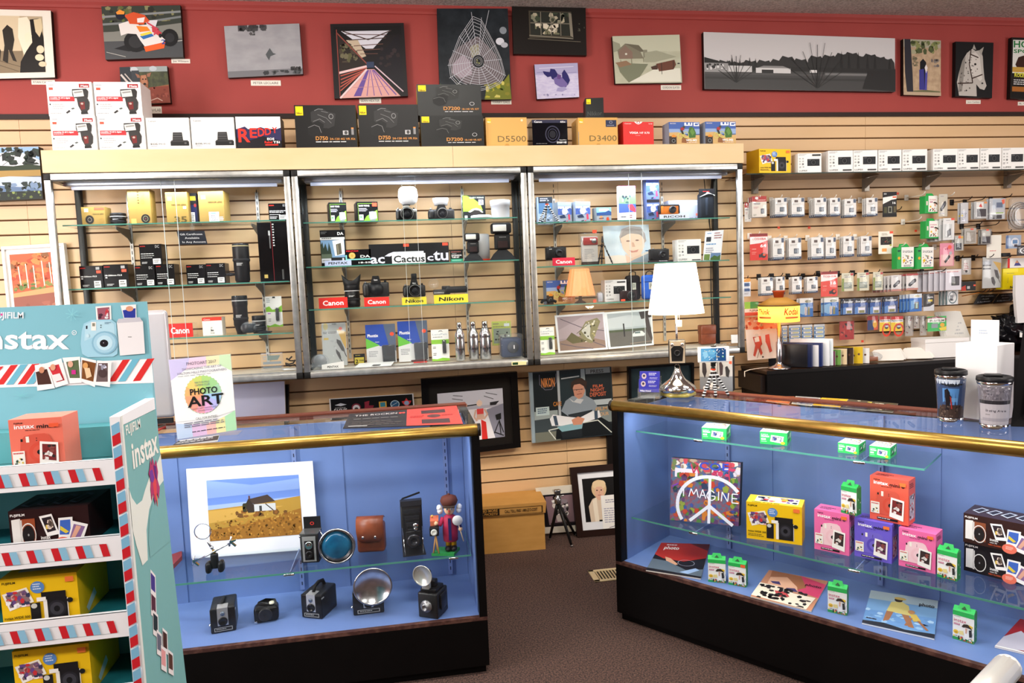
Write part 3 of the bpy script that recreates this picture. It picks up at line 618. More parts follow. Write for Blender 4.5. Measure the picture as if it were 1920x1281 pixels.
P, w, h, r = item(485, 541, 417, 528, A2, -.2)
carton('lens_box', 'very tall black lens box with red stripe and sideways white lettering', P, w, h, .1, M('0d0c0e', .18), 'r 46 0 47.5 100 7a1420;k 50 2 56 42 9 ddd;r 36 14 42 22 bbb;r 38 22 42 44 666;r 14 88 26 94 b9a25a;r 74 80 80 97 4a4a4a')
# lower shelf
P, w, h, r = item(311, 331, 594, 618, A3, -.16); carton('lens_box', 'small black and red box behind the red brand sign', P, w, h, .05, M('17161a', .3), 'r 40 0 100 60 c43a2e;k 48 10 94 40 2 fff')
riser('small red riser sign with white lettering on the lower left shelf', 314, 362, 613, 639, A3, -.24, 'Canon', 'd8251f', 'fff')
P, w, h, r = item(380, 417, 600, 634, A3, -.22)
carton('lens_box', 'small white lens box with red top band on the lower shelf', P, w, h, .07, M('ecebe4', .4), 'r 0 0 100 18 dc3a26;t 8 14 40 8 fff Canon;t 42 60 50 7 555 EF;b 40 76 56 12 333 28mm;t 40 90 58 8 555 f/1.8', tcol='dc3a26')
lens_up('tall black zoom lens standing on the lower shelf of the left case', item(437, 466, 560, 633, A3, -.2)[0], .038, .2, [(.62, 0), (.66, .06), (.84, .2), (.95, .24), (.95, .7), (.99, .74), (1.02, .77), (1.02, .96), (.98, 1), (.8, 1), (0, .98)], rings=(.4, .86))
lens_up('short black kit lens standing beside the tall zoom', item(474, 498, 592, 630, A3, -.2)[0], .033, .092)
t = empty('bagged_lens', 'lens wrapped in clear plastic bag in front of the tall zoom', 'bagged lens', item(452, 483, 612, 634, A3+.003, -.225)[0]); b = MB(); b.lathe([(.018, .002), (.034, .006), (.036, .045), (.028, .05), (0, .05)], M('35383c', .3)); b.obj('lens_body', t)
b = MB(); b.sph((0, 0, .03), (.043, .03, .031), 'bag'); b.sph((.028, 0, .052), (.012, .008, .012), 'bag', 8); b.obj('plastic_bag', t)
b = MB(); b.rbox(-.033, -.02, 0, .033, .02, .01, .004, M('17181a', .4)); b.lathe([(0, .01), (.012, .01), (.012, .013), (0, .013)], '2a2a2a'); tag(b.obj('lens_cover', loc=item(484, 511, 624, 632, A3, -.235)[0]), 'flat black cap lying right of the short kit lens', 'lens cap')
LCARD = 'r 0 0 100 100 f1f1ee;p 8cc63f 0 36 22 32 40 44 70 40 100 30 100 52 0 50;p 8cc63f 0 93 20 96 50 90 80 96 100 92 100 100 0 100;k 6 6 30 22 3 8a9aa0;k 10 54 34 60 1 a1c;k 12 72 30 84 2 888;p 1a1a1a 42 6 46 1 60 1 62 6'
P, w, h, r = item(502, 531, 555, 613, A3+.045, -.2)
t = clamcard('white and green card holding a black lens pen in the left case', W(516, 613, -.14), .084, .165, LCARD, bump=(60, 38, 80, 80), name='lens_pen_pack', cat='lens pen')
t.location = W(516, 613, -.1); 
g = MB(); g.tube([(0, .004, .155), (0, .04, .16), (0, .088, .158)], .002, M('888', .3, .8), 6); g.obj('hanging_hook', t)
# bottom of the left case
t = empty('memory_card_wallet', 'clear plastic card wallet standing at the bottom of the left case', 'card wallet', item(492, 528, 662, 690, AB, -.22)[0]); b = MB(); b.box(-.055, 0, 0, .055, .006, .095, 'clear'); b.art('p 7a8a84 30 14 90 14 76 40 30 40;r 8 48 92 62 8b959a;r 8 74 92 84 6d777c;r 2 2 98 4 dde;k 10 16 26 40 2 9ab', facemap(.11, .095), 1.15); b.obj('card', t)
b = MB(); b.box(-.057, -.002, -.0, .057, .0, .097, 'blister'); b.obj('sleeve', t)
t = empty('cable_bundle', 'dark cable bundle with white slips at the bottom corner of the left case', 'cable', item(534, 556, 674, 692, AB, -.18)[0]); b = MB()
b.tube([(.03*math.cos(a*.9)*(1-.03*a), .02*math.sin(a*.9), .012+.004*a+.006*math.sin(a*2)) for a in range(14)], .004, M('2d2b29', .5), 7); b.obj('cord', t)
b = MB(); b.box(-.035, -.04, 0, .03, -.015, .004, 'e8e8ea'); b.box(-.045, -.03, .004, -.005, -.01, .006, 'dfe6ee'); b.obj('paper_slip', t)
t = empty('camera_strap', 'black strap lying behind the tilted photo art sign', 'strap', item(306, 350, 668, 690, AB, -.15)[0]); b = MB(); b.tube([(-.1, 0, .01), (-.09, 0, .055), (-.04, 0, .068), (.03, 0, .06), (.06, 0, .02)], [.006, .008, .008, .008, .006], M('16151a', .6), 8); b.obj('band', t)
# ---------------------------------------------------------------- middle case
B1, B2, B3, BB = 1.869, 1.641, 1.420, 1.104
GF = 'r 6 8 97 10 7fae3a;r 6 8 8 96 7fae3a;p 8cc63f 30 96 44 72 70 56 97 40 97 96;c 74 72 19 25 8f9f9a;p f2f4f8 58 50 90 50 94 82 62 88;b 10 24 60 8 fff GARY FONG;k 10 32 55 50 3 dde;r 10 64 30 92 e9efe6;k 13 70 27 88 1 4a6'
for x0, x1, nm, ex, rt, sd in ((617, 650, 'left of the two, with a plain black side', '', -.06, .3), (669, 709, 'right of the two, with orange sticker', ';r 74 6 96 24 f0573c', -.04, .2)):
    P, w, h, r = item(x0, x1, 380, 418, B1, -.2, 0); carton('diffuser_box', f'black and green light diffuser box, {nm}', P, w, h, .13, M('14181b', .25), GF+ex, rot=.16, group='light diffuser boxes', scol='101214')
def cyl(name, label, cat, P, prof, m, n=24, group=None, extra=None):
    b = MB(); b.lathe(prof, m, n=n); return tag(b.obj(name, loc=P), label, cat, group)
P, w, h, r = item(742, 783, 393, 416, B1, -.2); c0 = dslr('silver and black film camera with a big white dome diffuser above it', P, w*.95, h*1.25, silver='b9b9b6', lr=.036, ll=.05, hump=1.0)
P2 = P+Vector((.012, .0, h*1.25+.004)); b = MB(); b.lathe([(.018, 0), (.03, .0), (.047, .015), (.053, .045), (.048, .08), (.036, .092), (0, .094)], 'frost', n=24); t = tag(b.obj('flash_diffuser', loc=P2), 'round white dome diffuser sitting on top of the silver camera', 'diffuser')
b = MB(); b.rbox(-.03, -.012, -.004, .01, .02, .004, .002, '1a1a1c'); b.box(-.034, -.0, .0, -.022, .02, .022, '2a2a30'); b.obj('diffuser_mount', t)
P, w, h, r = item(803, 852, 388, 412, B1, -.2); dslr('black camera with round lens, a white cup diffuser over it', P, w, h*1.1, lr=.03, hump=1.1)
b = MB(); b.lathe([(.026, 0), (.035, .0), (.04, .02), (.043, .03), (.043, .038), (0, .038)], 'frost', n=24); tag(b.obj('flash_diffuser', loc=P+Vector((.0, .02, h*1.1+.004))), 'small white cup diffuser resting on the black camera', 'diffuser')
P, w, h, r = item(868, 910, 364, 411, B1, -.12); carton('diffuser_card', 'large green and black diffuser card leaning behind a white disc', P, w, h, .012, M('96c83e', .35),
 'p 14181b 18 0 100 0 100 100 0 100 0 64 60 64 88 60 78 34 50 14;p 96c83e 0 0 20 3 50 14 74 34 84 58 60 60 0 60;b 30 12 94 6 e6f0d8 GARY FONG;r 70 17 92 38 eef;s 74 20 88 36 12 3 223 556;p 2a2422 30 100 32 70 50 58 78 58 90 74 92 100;p c9c2b8 22 66 40 54 60 50 78 56 90 68 84 70 70 60 50 58 32 68;r 6 80 18 98 e6eee2', rot=.02)
cyl('diffuser_disc', 'flat white round cap lying before the green card', 'diffuser', W(902, 411, -.22)*1+Vector((0, 0, B1-W(902, 411, -.22).z)), [(.052, 0), (.056, .004), (.056, .012), (.052, .016), (0, .016)], 'frost')
P = item(918, 958, 375, 410, B1, -.17)[0]; b = MB(); b.lathe([(.048, 0), (.05, .004), (.052, .07), (.055, .07), (.057, .096), (.054, .1), (0, .1)], 'frost'); tag(b.obj('diffuser_tub', loc=P), 'wide white plastic tub diffuser at the right end of the top shelf', 'diffuser')
# second shelf
P, w, h, r = item(601, 648, 430, 498, B2, -.2)
t = carton('lens_pack', 'black and white kit lens pack with forest and telephoto lens picture', P, w, h, .04, M('0f1012', .25),
 'r 0 20 98 27 d9d9d9;k 6 21 50 26 1 444;b 70 14 94 8 fff DA;k 4 4 30 12 2 777;r 2 28 96 76 7ea3c8;p 2c3c30 2 76 2 40 8 32 12 50 20 36 28 58 34 34 40 52 44 76;r 2 66 44 82 5c6a58;p e4e8ea 48 30 94 26 96 68 56 72;p 5a5648 62 40 82 36 84 66 64 70;p 8c8670 66 42 70 40 72 66 68 68;r 2 78 92 90 c9ced6;r 40 76 84 90 1a1a1c;k 6 82 36 88 1 888')
riser('pale blue riser sign with black lettering under the black lens pack', 609, 659, 491, 501, B2, -.245, 'PENTAX', 'b9c6e6', '1a1a1a')
P, w, h, r = item(648, 696, 470, 500, B2, -.2)
carton('lens_box', 'black lens box with teal stripe and gold seal beside the forest pack', P, w, h, .08, M('0d0d10', .25), 'b 4 14 52 9 e0252f PENTAX;c 26 38 13 20 c8a24a;o 26 38 9 14 f0dc9a 1.5;b 58 52 96 16 eee DA;r 0 58 100 66 7fd0cc;b 50 88 96 10 eee 18-55;r 0 34 6 100 7fd0cc', scol='0c2c2c')
CACT = 'b 2 90 38 56 d9dcee ac;r 38 24 86 40 e6e9f2;r 36 40 66 98 eef0f4;b 37 92 65 40 23252a Cactus;b 66 86 76 40 d9dcee c;b 76 86 96 62 d9dcee tu;r 56 3 63 16 f0573c'
P, w, h, r = item(692, 842, 459, 497, B2, -.2)
carton('flash_trigger_box', 'long black flash trigger box with oversized white lettering and white window', P, w, h, .07, M('1d1e21', .3),
 'b 1 93 19 46 d9dcee ac;p d9dcee 19 60 24 48 30 40 44 40 44 50 30 52 26 62;b 72 88 80 34 d9dcee c;b 80 88 99 56 d9dcee tu;r 28 50 70 98 f2f3f6;p f2f3f6 25 56 31 40 31 60;r 31 40 68 55 e2e8f4;b 30 92 69 34 26282c Cactus;r 43 2 50 16 e8573c;r 92 2 99 16 f0573c;k 33 44 42 48 1 999')
P, w, h, r = item(845, 868, 469, 491, B2, -.2)
carton('extension_tube_box', 'small black and green extension tube box right of the long box', P, w, h, .07, M('1a1c1d', .3), 'k 4 12 90 20 1 f0897c;b 8 50 88 12 fff EXTENSION;b 8 66 70 12 fff TUBE SET;r 0 74 100 98 2f9b76;r 10 84 86 88 bfe;k 10 26 60 34 1 bbb')
P, w, h, r = item(885, 918, 437, 488, B2, -.13)
t = empty('flash_tube_box', 'silver white rounded tube box with red base behind the flashes', 'box', P); b = MB(); b.lathe([(w*.5, .012), (w*.5, h*.97), (w*.44, h), (0, h)], M('c9cbce', .3), n=22); b.obj('body', t); b = MB(); b.lathe([(w*.52, 0), (w*.52, .012), (0, .012)], M('c2391f', .4), n=22); b.obj('base_band', t)
flashgun('smaller black flash gun on a stand in the middle case', item(874, 900, 445, 492, B2, -.22)[0], .15)
flashgun('taller black flash gun with tilted head at the right end', item(926, 958, 424, 489, B2, -.22)[0], .2)
# third shelf
riser('left red riser sign with white lettering beneath the hooded lens', 598, 652, 563, 583, B3, -.25, 'Canon', 'e0352f', 'fff')
lens_up('black zoom lens standing with its petal hood upright', item(648, 674, 545, 580, B3, -.18)[0], .040, .125, hood=.05, group=None)
_, P, w, h = riser('right red riser sign under the large black camera', 683, 730, 561, 578, B3, -.25, 'Canon', 'e0352f', 'fff')
dslr('large black camera body without lens raised on the red riser', P+Vector((0, .035, h+.001)), .135, .105, hump=1.1, logo='Canon', cap=True, lr=.036)
_, P, w, h = riser('yellow riser sign under the camera with a top mounted viewfinder', 754, 800, 563, 577, B3, -.25, 'Nikon', 'f3df3e', '1a1a1a', 'i')
P_ = P+Vector((0.004, .035, h+.001)); t = dslr('black camera with lens and tall accessory block on its hot shoe', P_, .118, .085, hump=1.15, logo='Nikon', lr=.034); b = MB(); b.rbox(-.014, -.014, .092, .016, .02, .125, .004, M('17181a', .4)); b.obj('hot_shoe_block', t)
_, P, w, h = riser('yellow riser sign under the black battery grip', 814, 878, 559, 575, B3, -.25, 'Nikon', 'f3df3e', '1a1a1a', 'i')
t = empty('battery_grip', 'long low black battery grip lying on the yellow riser', 'battery grip', P+Vector((0, .035, h+.001)), -.02); b = MB(); b.rbox(-.093, -.02, 0, .0, .02, .028, .006, M('crinkle')); b.rbox(-.03, -.024, .006, .092, .022, .042, .01, M('141416', .45)); b.rbox(-.045, -.015, .02, .0, .015, .046, .004, M('141416', .45)); b.obj('grip_body', t); b = MB(); b.rbox(-.09, -.022, .003, -.035, -.018, .014, .001, M('999', .3, .8)); b.obj('contact_strip', t)
P = W(813, 532, -.3); t = empty('suction_hook', 'clear round suction hook stuck on the inside of the glass door', 'hook', P); b = MB(); b.lathe([(0, .008), (.006, .009), (.01, .003), (.027, 0), (.028, .0015), (.012, .006), (0, .011)], 'clear', n=20, axis='y'); b.obj('suction_cup', t); b = MB(); b.tube([(0, .01, 0), (0, .022, -.004), (0, .022, -.018), (0, .014, -.022)], .002, 'clear', 6); b.obj('hook', t)
# bottom of the middle case
P, w, h, r = item(604, 649, 601, 682, BB, -.15)
t = clamcard('grey and yellow hang card with two black remote connectors', P, w, h, 'r 0 0 100 100 c4c7c6;p e0b02a 62 14 100 22 98 64 84 46;c 16 8 10 8 d9c98a;k 4 20 90 26 2 555;r 6 34 26 39 d8b838;s 10 40 90 90 10 6 dfe2e2 b4b8b8;c 78 14 8 4 f0573c;b 44 4 62 3 333 HD;p 1a1a1c 60 38 76 42 90 60 92 68 80 66 60 46;p 1a1a1c 54 60 70 70 76 82 70 86 56 70;l 2 1a1a1c 88 66 98 80;l 2 1a1a1c 72 84 80 92', bag='bag', name='remote_adapter_pack', lean=-.1)
t = empty('bagged_filter', 'round lens accessory in a crumpled clear bag at the bottom corner', 'bagged accessory', item(586, 614, 656, 684, BB, -.24)[0]); b = MB(); b.lathe([(.03, -.008), (.036, 0), (.03, .008), (.02, .004), (.008, .01), (0, .01)], M('8d9296', .3), (0, 0, .04), 18, 'y'); b.obj('filter_ring', t); b = MB(); b.sph((0, 0, .038), (.047, .022, .04), 'bag'); b.sph((-.02, .01, .012), (.05, .03, .014), 'bag', 10); b.obj('plastic_bag', t)
P, w, h, r = item(603, 645, 678, 690, BB, -.285); b = MB(); b.prism([(-w/2, 0, 0), (w/2, 0, .0), (w/2, 0, h*1.1), (-w/2, 0, h*.7)], (0, .004, 0), 'f3f3f0'); b.art('b 25 80 75 35 222 PENTAX', facemap(w, h*.9), 4); tag(b.obj('name_card', loc=P), 'low white card with black lettering in the bottom corner', 'card')
P, w, h, r = item(663, 684, 660, 680, BB, -.16); carton('warranty_card', 'small black card box with gold number 2 on the case floor', P, w, h, .02, M('17171a', .3), 'r 8 30 92 92 b9a83e;b 16 84 40 36 111 2;b 46 66 90 14 111 YEAR;k 16 8 80 18 1 c9b84e')
PHO = 'r 0 0 100 100 d9dadc;p 2d4fb0 0 0 60 0 78 60 46 56 0 34;p 5e6a80 60 0 100 0 100 70 76 56;p 6cbf4a 0 34 46 54 0 62;b 6 32 42 8 fff Phottix;k 8 68 40 84 4 8a8f94;p 1c1f24 52 56 72 56 74 96 54 98;r 55 58 70 66 bcd6e2;p 1c1f24 78 70 95 70 96 94 80 95;b 30 46 44 2 fff Taion;c 88 26 7 5 f0573c'
for x0, x1, yt, yb, nm in ((686, 742, 602, 675, 'left, with its bottom tucked behind papers'), (746, 802, 595, 671, 'right, beside the white lens pen card')):
    P, w, h, r = item(x0, x1, yt, yb, BB, -.14); clamcard(f'blue and green remote shutter pack, {nm}', P, w, h, PHO, bag=None, bump=(54, 54, 96, 97), bumpcol='22262c', name='remote_pack', group='remote shutter packs', d=.018)
b = MB(); b.add([(-.11, -.05, .0), (.08, -.07, 0), (.1, .04, .012), (-.09, .06, .01)], [(0, 1, 2, 3)], 'f0f0ee'); b.add([(-.11, -.05, .0), (.08, -.07, 0), (.1, .04, .012), (-.09, .06, .01)], [(3, 2, 1, 0)], 'dcdcdc'); b.add([(-.02, -.045, .0045), (.02, -.05, .0045), (.03, -.028, .007), (-.01, -.024, .007)], [(0, 1, 2, 3)], '2a2a2c'); tag(b.obj('paper_sheet', loc=Vector((W(705, 683, -.2).x, -.235, BB))), 'white sheet of paper lying in front of the blue packs', 'paper')
t = empty('dark_pen', 'dark red and black pen resting before the right blue pack', 'pen', Vector((W(785, 672, -.23).x, -.24, BB+.014))); b = MB(); b.lathe([(0, -.042), (.004, -.04), (.005, -.02), (.005, .035), (.003, .042), (0, .043)], M('4a1a18', .3), n=10, axis='x'); b.obj('pen_body', t); b = MB(); b.rbox(-.03, -.008, -.014, .045, .008, -.006, .003, M('c0342c', .4)); b.obj('pen_case', t)
LC2 = 'r 0 0 100 100 f1f1ee;r 0 32 100 46 8cc63f;p 8cc63f 0 92 30 94 60 90 100 93 100 100 0 100;p 333 42 9 46 4 62 4 70 9 62 6 48 6;t 8 18 90 6 9ab LensPen;k 10 22 80 28 1 aaa;k 8 54 30 62 2 334;k 8 74 32 84 2 334'
P, w, h, r = item(809, 842, 615, 674, BB, -.2); clamcard('white and green lens pen card beside the steel bottles', P, w, h, LC2, bump=(62, 34, 82, 76), name='lens_pen_pack', cat='lens pen', lean=-.08)
def bottle(label, P, r, h):
    t = empty('steel_bottle', label, 'bottle', P, group='brushed steel bottles'); b = MB()
    b.lathe([(r*.9, 0), (r, .004), (r, h*.55), (r*.95, h*.58), (r, h*.60), (r, h*.68), (r*.62, h*.82), (r*.5, h*.84), (0, h*.84)], 'steel', n=26); b.obj('bottle_body', t)
    g = MB(); g.lathe([(r*.52, h*.84), (r*.52, h*.97), (r*.46, h), (0, h)], 'chrome', n=20); g.lathe([(r*.56, h*.855), (r*.57, h*.86), (r*.56, h*.87)], 'chrome', n=20); g.obj('bottle_cap', t)
    g = MB(); g.art('b 4 82 96 74 1a1a1c Canon', lambda u, v, l: (r*1.004*math.sin((u-50)/100*2.4), -r*1.004*math.cos((u-50)/100*2.4)-E_*l, h*.26+h*.09*(1-v/100)), 3); g.obj('lettering', t)
for x0, x1, yt, yb, Y, nm in ((853, 871, 601, 673, -.24, 'leftmost of the three'), (878, 897, 600, 671, -.22, 'middle of the three'), (899, 920, 600, 671, -.23, 'rightmost of the three')):
    P, w, h, r = item(x0, x1, yt, yb, BB, Y); bottle(f'slim steel drink bottle with cap, {nm} in the middle case', P, w*.5, h)
P, w, h, r = item(922, 958, 593, 638, BB+.06, -.1); t = clamcard('green carded strap or cable hanging behind the grey bin', P, w, h, 'r 0 0 100 100 b9c456;k 6 8 40 16 1 765;k 6 20 80 26 1 765;r 8 30 96 92 8e9a8a;s 14 40 86 80 8 9 1c1c1c 2a2a2c;r 64 10 92 22 dfe6e8', bag='blister', name='strap_pack')
g = MB(); g.tube([(0, .09, h-.004), (0, 0, h-.012)], .002, M('777', .3, .8), 6); g.obj('hanging_hook', t)
t = empty('plastic_bin', 'clear frosted bin holding a dark blue strap, right corner of the case', 'bin', item(935, 979, 622, 670, BB, -.22)[0]); b = MB(); b.rbox(-.056, -.05, .004, .056, .05, .11, .012, M('2a3854', .5)); b.lathe([(.03, -.056), (.032, -.05), (0, -.05)], M('3a3f48', .5), (.006, 0, .06), 18, 'y'); b.art('r 0 0 100 100 e8e8ec', lambda u, v, l: (.008+.006*u/100, -.0575-E_*l, .052+.02*v/100)); b.obj('folded_strap', t); b = MB(); b.rbox(-.062, -.06, 0, .062, .06, .132, .01, 'blister'); b.obj('bin_shell', t)
# ---------------------------------------------------------------- right case
C1, C2, C3, CB = 1.837, 1.598, 1.387, 1.104
P, w, h, r = item(1007, 1036, 366, 418, C1, -.1); carton('tripod_box', 'dark blue boxed bendy tripod at the left end of the top shelf', P, w, h, .04, M('9fb3cc', .35), 'r 10 0 100 22 2a3038;k 20 4 90 18 2 dde;r 10 22 100 60 4f7398;s 12 55 98 98 26 8 f2f4f6 5a6a80 222a38 c8d4e0')
gorilla('black and white bendy tripod with orange ring on the top shelf', item(1006, 1046, 380, 418, C1, -.19)[0], .008, ((-.052, -.02), (.058, -.02), (-.01, .03)), .1)
WGA = 'r 0 0 100 18 8fa6e0;p 3f59a0 0 24 30 30 60 20 100 34 100 60 0 62;r 2 22 44 32 eef;r 52 22 92 32 eef;s 6 28 96 60 14 12 3a4f86 8a9cc8 5d6d96;c 50 44 20 16 f0f2f8;r 38 42 62 46 9aa;p 1d2c4a 8 68 44 60 58 76 16 78;p c43a58 72 60 84 58 88 84 74 86;p d04060 60 90 70 88 66 96 58 94;p 223 34 92 56 88 50 96 38 96'
for x0, x1, nm in ((1045, 1073, 'left of the pair next to the bendy tripod'), (1078, 1108, 'right of the pair next to the bendy tripod')):
    P, w, h, r = item(x0, x1, 377, 416, C1, -.18, 0); t = empty('mount_pack', f'grey boxed camera mount with hang tab, {nm}', 'camera mount box', P, .22, group='grey boxed camera mounts')
    b = MB(); b.box(-w/2, 0, 0, w/2, .06, h, M('8f9aa6', .4)); b.art(WGA, facemap(w, h), .8); b.obj('pack_body', t); b = MB(); b.box(-w*.5, .03, h, w*.3, .0315, h+.018, 'clear'); b.obj('hang_tab', t)
P, w, h, r = item(1118, 1147, 389, 416, C1, -.18); carton('mount_box', 'low wide boxed mount with red clip picture right of the grey pair', P, w, h, .06, M('8d959c', .4), 'r 0 0 100 42 7fd0e0;r 16 10 84 26 eef8e0;p 2a4a80 0 36 60 32 80 20 100 30 100 54 0 56;c 30 72 12 14 c85;p 445 14 74 46 70 48 78 16 80;p b8401c 66 70 80 66 86 92 64 94', rot=.15, scol='7b848b')
P, w, h, r = item(1160, 1192, 350, 416, C1, -.19); carton('camera_mount_box', 'tall bicycle camera mount box in the middle of the top shelf', P, w, h, .03, M('eceaf0', .4), 'r 0 0 100 8 a06088;r 6 10 94 18 e8eef8;o 50 16 26 6 3a6a6a 4;p 7fae7a 0 28 30 24 60 30 100 24 100 54 0 52;s 20 26 80 50 10 12 4a6a6a c9d6d0 334;p 4b66c8 0 50 100 52 100 74 0 76;p e04858 54 54 80 52 98 66 96 76 70 70 56 62;k 10 86 50 92 1 334;k 62 82 84 94 2 845')
for yt, yb, z, nm in ((343, 375, None, 'upper'), (378, 416, C1, 'lower')):
    P, w, h, r = item(1213, 1237, 377, 416, C1, -.19)
    if z is None: P = P+Vector((0, .002, h+.0012)); h *= .98
    carton('mount_box', f'blue boxed clip mount, {nm} one of the two stacked boxes', P, w, h, .06, M('5a6ea0', .4), 'r 0 0 100 14 '+('5a6cc0' if z is None else '1a1a22')+';'+WGA[len('r 0 0 100 18 8fa6e0;'):], group='stacked clip mount boxes')
P, w, h, r = item(1254, 1311, 373, 410, C1, -.16); carton('camera_box', 'pale blue grey camera box behind the orange camera', P, w, h, .08, M('b7c2dc', .35), 'b 4 18 26 8 889 RICOH;b 34 26 58 20 d6ead0 W;b 62 26 94 20 e2e6f4 G;r 88 68 98 80 f0897c;b 56 98 98 10 8a5a8c WG-50')
_, P, w, h = riser('pale riser sign with black lettering under the orange camera', 1237, 1292, 407, 416, C1, -.245, 'RICOH', 'd9e2f6', '222')
t = compact('rugged orange and black camera on the pale riser', P+Vector((-.015, .03, h+.002)), .112, .056, col='d9781c', accent='f0a03a', name='rugged_camera', lr=.021)
b = MB(); b.rbox(-.058, -.003, .046, .058, .03, .056, .005, M('1b1b1d', .4)); b.rbox(-.06, -.004, .004, -.053, .03, .05, .003, M('1b1b1d', .4)); b.rbox(.053, -.004, .004, .06, .03, .05, .003, M('1b1b1d', .4)); b.rbox(.02, -.002, .02, .03, .0, .03, .0, '3a2a10'); b.obj('rubber_armour', t)
P, w, h, r = item(1312, 1340, 357, 413, C1, -.2); t = empty('camera_pouch', 'tall black camera pouch with white mountain logo on the top shelf', 'camera pouch', P); b = MB(); b.rbox(-w*.48, 0, 0, w*.5, .045, h*.86, .012, M('1c222b', .6), 3); b.rbox(-w*.12, -.003, .02, w*.06, 0, h*.7, .003, M('2b3442', .6)); b.obj('pouch', t)
b = MB(); b.box(-w*.55, -.004, h*.78, w*.5, -.001, h, '141418'); b.prism([(-w*.56, -.0045, h*.72), (-w*.1, -.0045, h*.84), (0, -.0045, h*.9), (w*.2, -.0045, h*.85), (w*.5, -.0045, h*.76), (w*.5, -.0045, h*.79), (w*.1, -.0045, h*.84)], (0, .001, 0), 'f2f2f4'); b.art('k 20 40 80 56 1 c22', lambda u, v, l: (-w*.5+w*u/100, -.0047-E_*l, h-h*.2*v/100)); b.obj('header_card', t)
# second shelf of the right case
riser('crumpled red riser sign in the right case behind the orange lamp reflection', 1036, 1078, 482, 497, C2, -.25, 'Canon', 'd8304a', 'fff')
P, w, h, r = item(1023, 1062, 453, 479, C2+.035, -.2); compact('black compact camera raised on a clear stand at the left end', P, w, h, logo='Canon', lr=.022)
b = MB(); b.box(-.05, -.04, 0, .05, .05, .003, 'clear'); b.box(-.05, -.04, .031, .05, .05, .034, 'clear'); b.box(-.05, .047, 0, .05, .05, .034, 'clear'); tag(b.obj('acrylic_stand', loc=Vector((P.x, P.y, C2))), 'low clear stand under the black compact camera', 'display stand')
P, w, h, r = item(1088, 1124, 433, 493, C2, -.2)
t = empty('boxed_red_camera', 'clear plastic tower box with a small red camera inside', 'camera pack', P); b = MB(); b.box(-w*.4, .004, .012, w*.42, .03, h*.9, M('b9b6b2', .4)); b.art('k 10 44 90 80 6 999', facemap(w*.7, h*.9, y=.003), .6); b.obj('insert', t)
b = MB(); b.rbox(-w*.34, -.006, h*.62, w*.42, .012, h*.86, .006, M('8d1f1c', .3)); b.lathe([(.013, -.016), (.014, -.006), (0, -.006)], M('777', .3, .6), (w*.2, 0, h*.75), 16, 'y'); b.box(-w*.4, -.004, 0, w*.42, .03, h*.1, '2a1f1c'); b.obj('red_camera', t)
b = MB(); b.rbox(-w*.5, -.02, 0, w*.5, .045, h, .008, 'clear'); b.obj('clear_box', t); b = MB(); b.art('r 0 0 100 100 f0573c', lambda u, v, l: (w*.1+.025*u/100, -.0215-E_*l, h*.98+.018*v/100)); b.obj('price_sticker', t)
gorilla('black ball jointed tripod with red foot leaning before the poster', item(1112, 1148, 447, 495, C2, -.235)[0], .0058, ((-.03, -.01), (-.012, -.015), (.05, -.012)), .125, cols=('2a2a2c', '141416'), hub='444', n=11)
panel('portrait_poster', 'faded pale poster of a smiling boy in a seaside setting', [(1130, 424), (1216, 421), (1222, 491), (1135, 495)], -.12, .004, '~c9dbe8,dbe8f0,14',
 'p e6ddd0 0 80 30 78 60 84 100 70 100 100 0 100;p b9b2b0 34 30 40 10 60 2 82 6 90 24 92 44 84 52 46 52 36 46;p f0d2bc 36 34 44 26 60 22 80 26 88 40 86 60 78 78 62 88 50 80 40 62;p e9c8b2 44 76 58 88 78 78 84 100 46 100;p 9aa9b4 62 92 100 74 100 100 50 100;p a8a09c 36 34 42 16 60 8 80 14 88 34 76 24 56 22 42 30;c 52 42 4 2 9a7f74;c 72 41 4 2 9a7f74;p d9b09a 60 46 64 46 67 58 60 58;p d89a8c 52 66 62 69 74 65 70 72 58 73;r 88 68 98 71 4a78a0', edge='e8e8e8', cat='poster')
P, w, h, r = item(1218, 1255, 457, 480, C2+.012, -.2); compact('black compact camera on an oval logo stand beside the poster', P, w, h, lr=.02)
b = MB(); b.prism([(math.cos(a/12*PI)*.075, -.02+math.sin(a/12*PI)*.028, 0) for a in range(24)], (0, 0, .0105), '2a2226'); b.art('b 34 60 74 40 eef Panasonic', lambda u, v, l: (-.06+.12*u/100, -.0495-E_*l, .0105-.01*v/100)); tag(b.obj('oval_stand', loc=Vector((P.x-.005, P.y-.005, C2))), 'dark oval logo stand under the compact camera', 'display stand')
LUM = 'k 4 4 40 14 2 999;r 40 30 92 66 222528;c 66 48 13 17 15171a;o 66 48 9 12 555 1.5;k 44 34 56 38 1 888;r 5 24 12 31 b9b9b5;r 18 24 25 31 b9b9b5;r 5 38 12 45 b9b9b5;r 18 38 25 45 b9b9b5;r 5 52 12 59 b9b9b5;c 21 56 4 5 777;k 5 68 14 78 2 555;k 20 68 28 76 1 555;t 5 94 40 8 555 LUMIX;r 58 88 94 95 444'
P, w, h, r = item(1270, 1315, 449, 490, C2, -.19); carton('camera_box', 'white compact camera box with black camera picture in the right case', P, w, h, .07, M('e9e9e6', .35), LUM.replace('r 58 88 94 95 444', 'r 60 92 96 96 111'), rot=.03)
panel('price_flyer', 'white printed flyer with two landscape photos at the shelf end', [(1323, 434), (1357, 431), (1351, 489), (1318, 489)], -.2, .003, 'eef2f8', 'r 8 20 34 36 3a3f48;k 10 6 40 12 1 69c;k 50 6 92 30 3 a77;k 10 42 80 50 1 69c;k 10 56 60 76 3 99a;r 4 78 36 98 6f8a4a;r 40 74 96 98 6a88b0;p 4a6a3a 40 92 60 82 80 86 96 80 96 98 40 98', edge='e8e8ee', cat='flyer')
